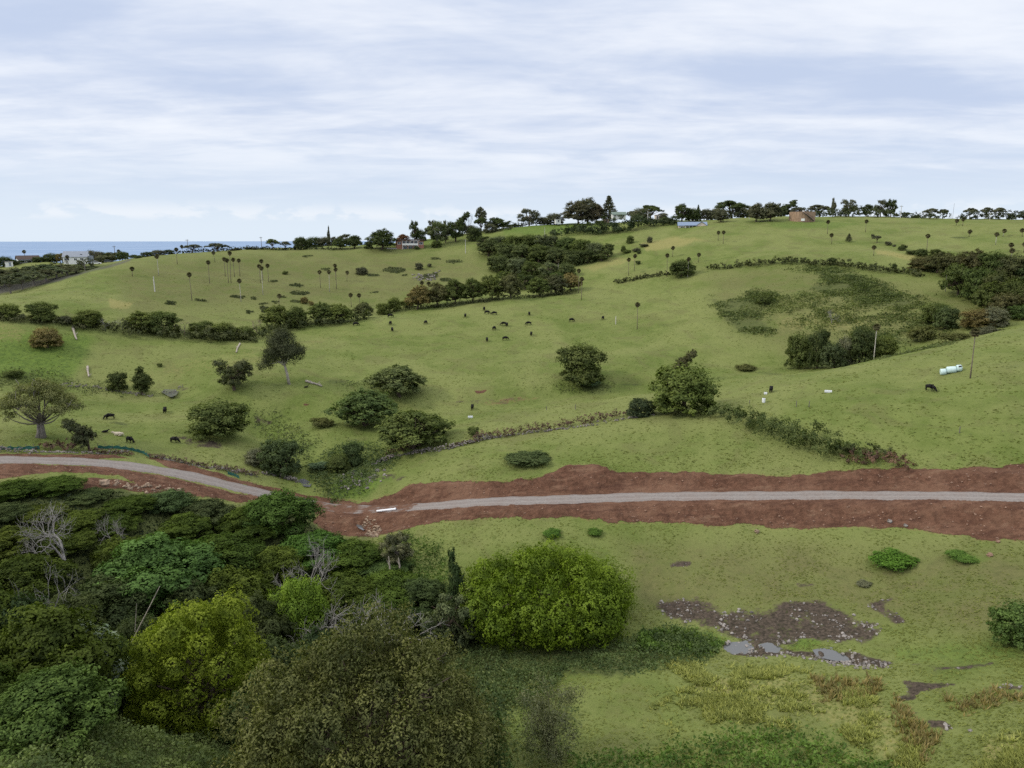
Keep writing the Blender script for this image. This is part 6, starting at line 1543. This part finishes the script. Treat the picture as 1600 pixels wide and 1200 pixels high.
def white_house():
    x, y, z, r = at_r(117, 425); z = CAM_Z + float(ray(117, 413.5)[1]) * 425
    H = thing('white_house', 'white two storey house with a grey iron roof near the sea', 'house', (x, y, z), facing(x, y, -.22))
    put('wall', walls(10.6, 7.0, 4.0, 2.3).mesh('wall', M_WHITE), H)
    put('roof', gable(10.6, 7.0, 4.0, 2.5, .35).mesh('roof', M_ROOF_GREY), H)
    put('skylight', MB().box((2.6, -2.0, 5.20), (.9, .9, .14)).mesh('skylight', M_GLASS), H)
    put('lean_to', MB().box((6.1, .6, 1.6), (1.6, 5.0, 5.4)).mesh('lean_to', M_ROOF_GREY), H)
    for a, w, h, zz in ((-3.6, 2.2, 1.1, 2.7), (.2, 1.3, 1.0, 2.7), (3.0, 1.6, 1.0, 2.8), (2.4, 3.0, .9, .3)): window(None, a, zz, w, h, -3.53, H)
white_house()
def low_house():
    x, y, z, r = at_r(40, 445); z = CAM_Z + float(ray(40, 412)[1]) * 445
    H = thing('low_house', 'long low white house with a dark roof under a palm by the sea', 'house', (x, y, z), facing(x, y, .15))
    put('wall', walls(9.2, 6, 2.4, 1.5).mesh('wall', M_WHITE), H)
    put('roof', gable(9.2, 6, 2.4, 1.6, .5).mesh('roof', M_ROOF_DARK), H)
    put('verandah', MB().box((0, -4.1, 2.0), (9.4, 2.2, .16)).box((-4.4, -5, .8), (.15, .15, 2.3)).box((4.4, -5, .8), (.15, .15, 2.3)).mesh('verandah', M_ROOF_GREY), H)
    for a in (-2.8, 0, 2.8): window(None, a, 1.1, 1.6, 1.1, -3.03, H)
    x, y, z, r = at_r(9, 432); z = CAM_Z + float(ray(9, 415)[1]) * 432
    S = thing('garden_shed', 'pale garden shed at the far left by the sea', 'shed', (x, y, z), facing(x, y, .2))
    put('wall', walls(3.0, 2.6, 1.7, .0).mesh('wall', M_WHITE), S); put('roof', MB().box((0, 0, 1.82), (3.4, 3.0, .16)).mesh('roof', M_CONC), S)
    put('door', MB().box((.3, -1.33, .7), (.9, .06, 1.7)).mesh('door', M_ROOF_GREY), S)
low_house()
def cottage():
    x, y, z, r = at_r(1080, 394); z = CAM_Z + float(ray(1080, 359)[1]) * 394
    H = thing('cottage', 'cream cottage with a blue iron roof on the upper paddock', 'house', (x, y, z), facing(x, y, .06))
    put('wall', walls(14.2, 6.5, 2.2, 0, -2.2).mesh('wall', M_CREAM), H)
    put('roof', gable(14.2, 6.5, 2.2, 1.7, .45).mesh('roof', M_ROOF_BLUE), H)
    # right hand gable facing the valley
    g = MB(); w = 2.5
    g.add([(4.5 - w, -4.6, -2.2), (4.5 + w, -4.6, -2.2), (4.5 + w, -4.6, 2.2), (4.5, -4.6, 3.8), (4.5 - w, -4.6, 2.2), (4.5 - w, -3.2, -2.2), (4.5 + w, -3.2, -2.2), (4.5 + w, -3.2, 2.2), (4.5 - w, -3.2, 2.2)], [(0, 1, 2, 3, 4), (1, 6, 7, 2), (5, 0, 4, 8)])
    put('gable_wall', g.mesh('gable_wall', M_CREAM), H)
    rr = MB().add([(4.5 - w - .35, -4.95, 1.98), (4.5, -4.95, 3.95), (4.5 + w + .35, -4.95, 1.98), (4.5 - w - .35, -.4, 1.98), (4.5, -.4, 3.95), (4.5 + w + .35, -.4, 1.98), (4.5 - w - .35, -4.95, 2.12), (4.5, -4.95, 4.12), (4.5 + w + .35, -4.95, 2.12), (4.5 - w - .35, -.4, 2.12), (4.5, -.4, 4.12), (4.5 + w + .35, -.4, 2.12)], [(6, 7, 10, 9), (7, 8, 11, 10), (0, 1, 7, 6), (1, 2, 8, 7), (1, 0, 3, 4), (2, 1, 4, 5)])
    put('gable_roof', rr.mesh('gable_roof', M_ROOF_BLUE), H)
    dk = put('deck', MB().box((-.9, -4.3, -.1), (5.6, 2.0, .2)).mesh('deck', M_DECK), H)
    for k in range(4): put('post', MB().box((-3.5 + k * 1.75, -5.1, .4), (.16, .16, 3.6)).mesh('post', M_WHITE), dk)
    put('verandah_roof', MB().box((-.9, -4.4, 2.12), (6.0, 2.2, .12)).mesh('verandah_roof', M_ROOF_BLUE), H)
    window(None, -5.2, 1.0, 1.7, 1.1, -3.28, H); window(None, -1.6, 1.0, 1.5, 1.2, -3.28, H); window(None, .8, 1.0, 1.3, 1.2, -3.28, H)
    window(None, 4.3, 1.0, 1.5, 1.0, -4.63, H)
    x, y, z, r = at_r(1110, 398); z = CAM_Z + float(ray(1110, 358)[1]) * 398
    S = thing('garden_shed', 'small white shed right of the blue roofed cottage', 'shed', (x, y, z), facing(x, y, -.1))
    put('wall', walls(3.6, 2.6, 1.6, .0, -1.0).mesh('wall', M_WHITE), S); put('roof', MB().box((0, 0, 1.70), (3.9, 2.9, .14)).mesh('roof', M_CONC), S)
    put('door', MB().box((-.8, -1.33, .5), (.9, .06, 1.7)).mesh('door', M_GLASS), S)
cottage()
def ridge_sheds():
    x, y, z, r = at_r(965, 430); z = CAM_Z + float(ray(965, 340)[1]) * 430
    S = thing('green_roofed_building', 'low white building with a green roof beside the tiered pine', 'building', (x, y, z), facing(x, y, .2))
    put('wall', walls(7.6, 5, 1.8, .9, -1).mesh('wall', M_WHITE), S); put('roof', gable(7.6, 5, 1.8, 1.3, .6).mesh('roof', M_ROOF_GREEN), S)
    for a in (-2.4, .2, 2.4): window(None, a, .9, 1.2, .9, -2.53, S)
    for u, v, rr, w, h, mat, lab, nm in ((871, 347, 432, 3.2, 1.5, M_WHITE, 'small white shed at the top of the upper field', 'field_shed'), (946, 346, 424, 3.4, 1.3, M_DECK, 'small brown hut in scrub on the ridge', 'hut'), (1024.5, 343, 428, 2.0, 2.4, M_CREAM, 'little cream shed under the wide umbrella tree', 'garden_shed')):
        x, y, z, r = at_r(u, rr); z = max(z, CAM_Z + float(ray(u, v)[1]) * rr)
        S = thing(nm, lab, 'shed', (x, y, z), facing(x, y, .25))
        put('wall', walls(w, 2.4, h, .0, -1).mesh('wall', mat), S); put('roof', MB().box((0, 0, h + .12), (w + .4, 2.8, .16)).mesh('roof', M_CONC if mat is M_WHITE else M_ROOF_DARK), S)
        put('door', MB().box((.2, -1.23, h * .4), (.8, .06, h * .8)).mesh('door', M_GLASS), S)
ridge_sheds()
def water_tank():
    x, y, z, r = at_r(1250, 404); z = CAM_Z + float(ray(1250, 345)[1]) * 404
    H = thing('water_tank', 'round brown water tank with an outside stair on the ridge', 'water tank', (x, y, z), facing(x, y, 0))
    R0, hh, n = 6.3, 4.4, 28
    for k in range(n):
        a0 = 2 * math.pi * k / n; a1 = 2 * math.pi * (k + 1) / n - .012; b = MB()
        b.add([(R0 * math.cos(a), R0 * math.sin(a), zz) for a in (a0, a1) for zz in (-1.2, hh)] + [((R0 - .25) * math.cos(a), (R0 - .25) * math.sin(a), zz) for a in (a0, a1) for zz in (-1.2, hh)], [(0, 2, 3, 1), (5, 7, 6, 4), (1, 3, 7, 5), (0, 4, 6, 2), (0, 1, 5, 4), (2, 6, 7, 3)])
        put('panel', b.mesh('panel', M_TANK), H)
    ring = [(math.cos(a), math.sin(a)) for a in np.linspace(0, 2 * math.pi, 40, endpoint=False)]
    put('roof', MB().add([(c * (R0 - .3), s * (R0 - .3), hh - .15) for c, s in ring] + [(0, 0, hh + .25)], [(k, (k + 1) % 40, 40) for k in range(40)]).mesh('roof', M_TANK), H)
    put('core', MB().add([(c * (R0 - .3), s * (R0 - .3), zz) for zz in (-1.2, hh - .2) for c, s in ring], [(k, (k + 1) % 40, 40 + (k + 1) % 40, 40 + k) for k in range(40)]).mesh('core', M_STEEL), H)
    put('hatch', MB().box((.4, -5.2, hh + .35), (1.1, .9, .7)).mesh('hatch', M_WHITE), H)
    put('sign', MB().box((.5, -6.45, .35), (1.7, .1, 1.2)).mesh('sign', M_WHITE), H)
    st = MB(); pts = []
    for k in range(15):
        a = math.radians(-88 + 50 * k / 14); rr = R0 + .65; p = (rr * math.cos(a), rr * math.sin(a), hh - .25 - (hh - .1) * k / 14)
        pts.append(p)
    so_ = put('stair', MB().tube([(p[0] * 1.06, p[1] * 1.06, p[2] - .1) for p in pts], .13, 5).tube([(p[0] * .95, p[1] * .95, p[2] - .1) for p in pts], .13, 5).mesh('stair', M_STEEL), H)
    for k, p in enumerate(pts): put('tread', MB().box(p, (.9, .42, .10), math.atan2(p[1], p[0])).mesh('tread', M_STEEL), so_)
    put('handrail', MB().tube([(p[0] * 1.06, p[1] * 1.06, p[2] + .9) for p in pts], .06, 4).mesh('handrail', M_STEEL), so_)
    rl = MB()
    for k in range(40):
        c, s = ring[k]; rl.box((c * (R0 - .4), s * (R0 - .4), hh + .5), (.05, .05, .9))
    rl.tube([(c * (R0 - .4), s * (R0 - .4), hh + .95) for c, s in ring + ring[:1]], .035, 4)
    put('railing', rl.mesh('railing', M_STEEL), H)
water_tank()

# ------------------------------------------------------------------ poles, posts, fences
M_POLE = plain('pale_pole', (0.52, 0.50, 0.46), .85, .15, 2.0)
M_POLE_D = plain('grey_pole', (0.16, 0.145, 0.13), .85, .2, 2.0)
def pole(u, v, top, label, mat, r=None, arm=True, rad=.17):
    x, y, z, rr = at_r(u, r, v) if r else hit(u, v)
    th, s = ray(u, top); h = max(2.0, CAM_Z + float(s) * rr - z)
    t = thing('power_pole', label, 'pole', (x, y, z), facing(x, y, .6))
    put('post', MB().tube([(0, 0, -.6), (0, 0, h)], [rad, rad * .75], 8).mesh('post', mat), t)
    if arm:
        a = put('crossarm', MB().box((0, .16, h - .5), (1.9, .12, .14)).mesh('crossarm', M_POLE_D), t)
        for q in (-.8, -.3, .3, .8): put('insulator', MB().tube([(q, .16, h - .43), (q, .16, h - .2)], [.05, .035], 6).mesh('insulator', M_STEEL), a)
pole(727.5,396,374,'white power pole at the right end of the palm hill',M_POLE)
pole(851,373,355,'thin pale pole in the upper field left of the shrub bank',M_POLE,arm=False,rad=.12)
pole(1012,342,330,'short stout white pole under the wide umbrella tree',M_POLE,r=415,rad=.22)
pole(1407,339,321,'pale pole on the ridge at the end of the hedge',M_POLE,r=428)
pole(1547,340,333,'short pale pole on the right end of the ridge',M_POLE,r=424,arm=False,rad=.12)
pole(134,430,412,'grey pole among the lane avenue',M_POLE_D,r=340)
pole(181,410,384,'dark pole against the sea above the lane',M_POLE_D,r=430)
pole(294,392,374,'thin dark pole behind the left umbrella tree against the sea',M_POLE_D,r=430)
pole(409,390,370,'thin dark pole on the skyline left of the ridge tree row',M_POLE_D,r=430)
pole(1489,336,318,'very thin mast on the open skyline',M_POLE_D,r=460,arm=False,rad=.07)
pole(1171,340,322,'white pole beside the great umbrella tree',M_POLE,r=415)
pole(242,456,432,'white leaning snag below the palm on the slanting fence line',M_POLE,arm=False,rad=.24)
pole(962,507,494,'pale stump post left of the tall palm',M_POLE,arm=False,rad=.16)
def post(u, v, px, label, mat=None, rmin=20):
    x, y, z, r = hit(u, v, rmin); h = metres(px, (x, y, z)) * 1.05
    o = put('fence_post', MB().tube([(0, 0, -.3), (0, 0, h)], [.08, .07], 6).mesh('fence_post', mat or M_POLE_D), loc=(x, y, z)); tag(o, label, 'post', 'old posts in the grass')
for u, v, px, lab in ((1244,636,9,'left of two thin posts above the diagonal hedge'),(1264,636,9,'right of two thin posts above the diagonal hedge'),(1499,677,10,'thin post alone on the right hand slope'),(854,641,6,'leaning post in the grass above the brambles'),(899,640,8,'thin post above the brambles, right of the leaning one'),(1171,631,5,'short post at the top of the right hand slope'),(1447,596,0,'')):
    if px: post(u, v, px, lab)
def silt_fence(pts, label, hgt=.55, tip=None):
    P = [hit(u, v, 100) for u, v in pts]; c = P[0]
    t = thing('silt_fence', label, 'silt fence', c[:3])
    loc = [(p[0] - c[0], p[1] - c[1], p[2] - c[2]) for p in P]
    Q = smooth_poly(np.array(loc), 8 * len(loc)); V = []; Fc = []
    for k, p in enumerate(Q):
        gz = float(ground_z(p[0] + c[0], p[1] + c[1])) - c[2]; sag = .10 * math.sin(k * 1.3)
        V += [(p[0], p[1], gz), (p[0], p[1], gz + hgt + sag), (p[0] + .02, p[1] + .02, gz), (p[0] + .02, p[1] + .02, gz + hgt + sag)]
        if k:
            b = 4 * (k - 1); Fc += [(b, b + 4, b + 5, b + 1), (b + 7, b + 6, b + 2, b + 3), (b + 1, b + 5, b + 7, b + 3)]
    put('cloth', py_mesh('cloth', V, Fc, M_MESHG), t)
    for k in range(0, len(Q), 4):
        p = Q[k]; gz = float(ground_z(p[0] + c[0], p[1] + c[1])) - c[2]
        put('stake', MB().box((p[0], p[1] + .05, gz + .4), (.06, .06, 1.1)).mesh('stake', M_POLE_D), t)
M_MESHG = plain('green_shade_cloth', (0.035, 0.125, 0.105), .8, .3, 2.0)
silt_fence([(-30,703),(0,703),(30,703),(62,702)], 'green silt fence at the left frame edge by the road')
silt_fence([(153,701),(182,701),(205,704),(224,709),(233,715)], 'green silt fence curling behind the road right of the windswept tree')
silt_fence([(356,741),(365,744),(374,748)], 'short scrap of green silt fence above the road bend')

# ------------------------------------------------------------------ things lying in the paddocks
M_WRAP = plain('bale_film', (0.55, 0.70, 0.70), .35, .08, 1.5, .4)
M_PVC = plain('white_pvc', (0.80, 0.82, 0.86), .35, .03, 1.0, .5)
M_LOG = plain('bleached_wood', (0.36, 0.32, 0.275), .9, .3, 3.0)
def bales():
    x, y, z, r = hit(1485, 583)
    az = math.atan2(x, y); ang = -az + math.radians(16)
    d = Vector((math.cos(ang), math.sin(ang), 0)); dia = metres(10.5, (x, y, z)); L = metres(28.5, (x, y, z))
    for k, (f, ln, lab) in enumerate(((-.36, .28, 'left and lowest wrapped pale blue bale of the row'), (.02, .46, 'middle wrapped pale blue bale of the row'), (.385, .25, 'right wrapped bale of the row with a dark hole'))):
        n = 16; hl = L * ln / 2; R0 = dia / 2 * (1.0 if k else .93); b = MB()
        prof = [(-hl, .0), (-hl, .55), (-hl * .97, .86), (-hl * .86, 1.0), (0, 1.02), (hl * .86, 1.0), (hl * .97, .86), (hl, .55), (hl, 0)]
        rg2 = np.random.default_rng(k); V = []; Fc = []
        for a, q in prof:
            for j in range(n):
                t = 2 * math.pi * j / n; V.append((a, math.cos(t) * q * R0 * rg2.uniform(.96, 1.03), math.sin(t) * q * R0 * rg2.uniform(.96, 1.03)))
        for i in range(len(prof) - 1):
            for j in range(n): Fc.append((i * n + j, i * n + (j + 1) % n, (i + 1) * n + (j + 1) % n, (i + 1) * n + j))
        me = py_mesh('film', V, Fc, M_WRAP, True)
        p = Vector((x, y, 0)) + d * L * f; gz = float(ground_z(p.x, p.y))
        t = thing('wrapped_bale', lab, 'hay bale', (p.x, p.y, gz + R0 * .95), 0, (1, 1, 1), 'wrapped bales lying in a row'); t.rotation_euler = (0, -math.radians(7), ang)
        put('film', me, t)
        if k == 2: put('torn_patch', MB().box((hl * .1, -R0 * .80, R0 * .58), (.5, .18, .4)).mesh('torn_patch', M_STEEL), t)
bales()
def pipe():
    a, b = hit(589, 801, 90), hit(619, 797.5, 90)
    c = [(a[i] + b[i]) / 2 for i in range(3)]; zz = max(a[2], b[2]) + .25
    pts = [Vector((p[0] - c[0], p[1] - c[1], float(ground_z(p[0], p[1])) + .26 - c[2])) for p in (a, b)]
    t = thing('drain_pipe', 'long white plastic pipe lying beside the road at the gully', 'pipe', c)
    dv = (pts[1] - pts[0]).normalized()
    put('barrel', MB().tube(pts, .21, 14, cap=False).mesh('barrel', M_PVC, True), t)
    put('bore_shade', MB().tube([pts[0] + dv * .02, pts[1] - dv * .02], .18, 14).mesh('bore_shade', M_STEEL), t)  # dark filled cylinder stands in for the shade inside the hollow pipe
    put('socket', MB().tube([pts[1] - dv * .3, pts[1] + dv * .01], .245, 14, cap=False).mesh('socket', M_PVC, True), t)
pipe()
def drum(u, v, px, label, lying=False):
    x, y, z, r = hit(u, v); s = metres(px, (x, y, z)); n = 14
    t = thing('plastic_drum', label, 'drum', (x, y, z + (s * .36 if lying else 0)))
    if lying: t.rotation_euler = (math.pi / 2, 0, .5)
    put('body', MB().tube([(0, 0, -.02), (0, 0, s * .08), (0, 0, s * .5), (0, 0, s * .92), (0, 0, s)], [s * .30, s * .36, s * .38, s * .36, s * .30], n).mesh('body', M_PVC), t)
    put('lid', MB().tube([(0, 0, s), (0, 0, s * 1.06)], [s * .24, s * .22], n).mesh('lid', M_STEEL), t)
drum(1193, 629, 7, 'white plastic drum standing below the cow on the right hand slope')
drum(1286, 566, 5, 'left of two small white drums at the valley edge'); drum(1292, 565, 5, 'right of two small white drums at the valley edge')
def trough(u, v, px, label):
    x, y, z, r = hit(u, v); s = metres(px, (x, y, z))
    t = thing('feed_trough', label, 'trough', (x, y, z), facing(x, y, .15))
    b = MB().box((0, 0, .05), (s, .5, .10)).box((0, -.27, .2), (s, .06, .38)).box((0, .27, .2), (s, .06, .38)).box((-s / 2, 0, .2), (.06, .46, .38)).box((s / 2, 0, .2), (.06, .46, .38))
    put('tray', b.mesh('tray', M_PVC), t)
trough(735, 653, 7, 'small white feed trough near the lone cow mid slope'); trough(1294, 613, 10, 'low white feed trough in the right hand paddock'); trough(1196, 616, 4, 'small white scrap of trough above the white drum')
def log(pts, rad, label, rmin=20, name='fallen_log'):
    P = [hit(u, v, rmin) for u, v in pts]; c = P[0]; mb = MB()
    L = [Vector((p[0] - c[0], p[1] - c[1], p[2] - c[2] + rad * .8)) for p in P]
    mb.tube(L, list(np.linspace(rad, rad * .55, len(L))), 8)
    for k in range(1, len(L)): mb.tube([L[k], L[k] + Vector((rad * 2.2 * (-1) ** k, rad, rad * 2.4))], [rad * .4, rad * .15], 5)
    o = put(name, mb.mesh(name, M_LOG), loc=c[:3]); tag(o, label, 'log')
log([(478,597),(488,600),(496,602),(503,605)], .32, 'pale fallen log right of the tall pale trunked tree')
log([(114,511),(115.5,519),(117.5,526),(120,532)], .34, 'white fallen log in the bright green paddock')
log([(375,538),(371,545),(369,552)], .26, 'pale log above the loose leaved tree')
log([(137,574),(137.5,582),(139,590)], .30, 'pale log near the old wall left of the pond')
def snag(u, v, top, label, r, k=1.0, lean=0.0):
    x, y, z, _ = at_r(u, r, v); th, s = ray(u, top); h = max(1, CAM_Z + float(s) * r - z)
    mb = MB().tube([(0, 0, -.3), (.05 + lean * h * .35, 0, h * .5), (-.1 + lean * h, .1, h)], [.17 * k, .13 * k, .06 * k], 7).tube([(lean * h * .45, 0, h * .6), (-.4 + lean * h * .6, .1, h * .85)], [.08 * k, .03 * k], 5)
    o = put('broken_trunk', mb.mesh('broken_trunk', M_LOG), loc=(x, y, z)); tag(o, label, 'dead trunk')
snag(609, 895, 870, 'pale broken trunk at the wood edge, left of a smaller one', 98); snag(624, 885, 872, 'smaller pale broken trunk at the wood edge', 99); snag(172, 985, 915, 'thin leaning bare stem among the dark trees of the wood', 76, .55, .45)

# ------------------------------------------------------------------ cars on the hilltop lane
def car(u, rr, heading, paint, label):
    x, y, z, r = at_r(u, rr)
    t = thing('parked_car', label, 'car', (x, y, z), heading)
    b = MB(); prof = [(-2.1, .35), (-2.1, .85), (-1.3, .95), (.9, .95), (1.9, .82), (2.1, .6), (2.1, .35)]
    def ext(pr, w): 
        n = len(pr); V = [(a, s * w, h) for s in (-1, 1) for a, h in pr]; return V, [tuple(range(n)), tuple(range(2 * n - 1, n - 1, -1))] + [(k, n + k, n + (k + 1) % n, (k + 1) % n) for k in range(n)]
    put('body', MB().add(*ext(prof, .85)).mesh('body', paint), t)
    put('cabin', MB().add(*ext([(-1.9, .951), (-1.5, 1.45), (.2, 1.48), (1.0, .951)], .74)).mesh('cabin', M_GLASS), t)
    put('roof', MB().box((-.65, 0, 1.49), (1.7, 1.4, .05)).mesh('roof', paint), t)
    for a in (-1.3, 1.3):
        for s in (-.8, .8): put('wheel', MB().tube([(a, s - .1, .33), (a, s + .1, .33)], .33, 12).mesh('wheel', M_STEEL), t)
M_CAR_D = plain('grey_paint', (0.09, 0.095, 0.11), .35, .05, 1.0, .5)
car(147, 392, .4, M_WHITE, 'white car parked by the lane right of the white house'); car(167, 400, .5, M_CAR_D, 'grey car parked by the lane under the trees')
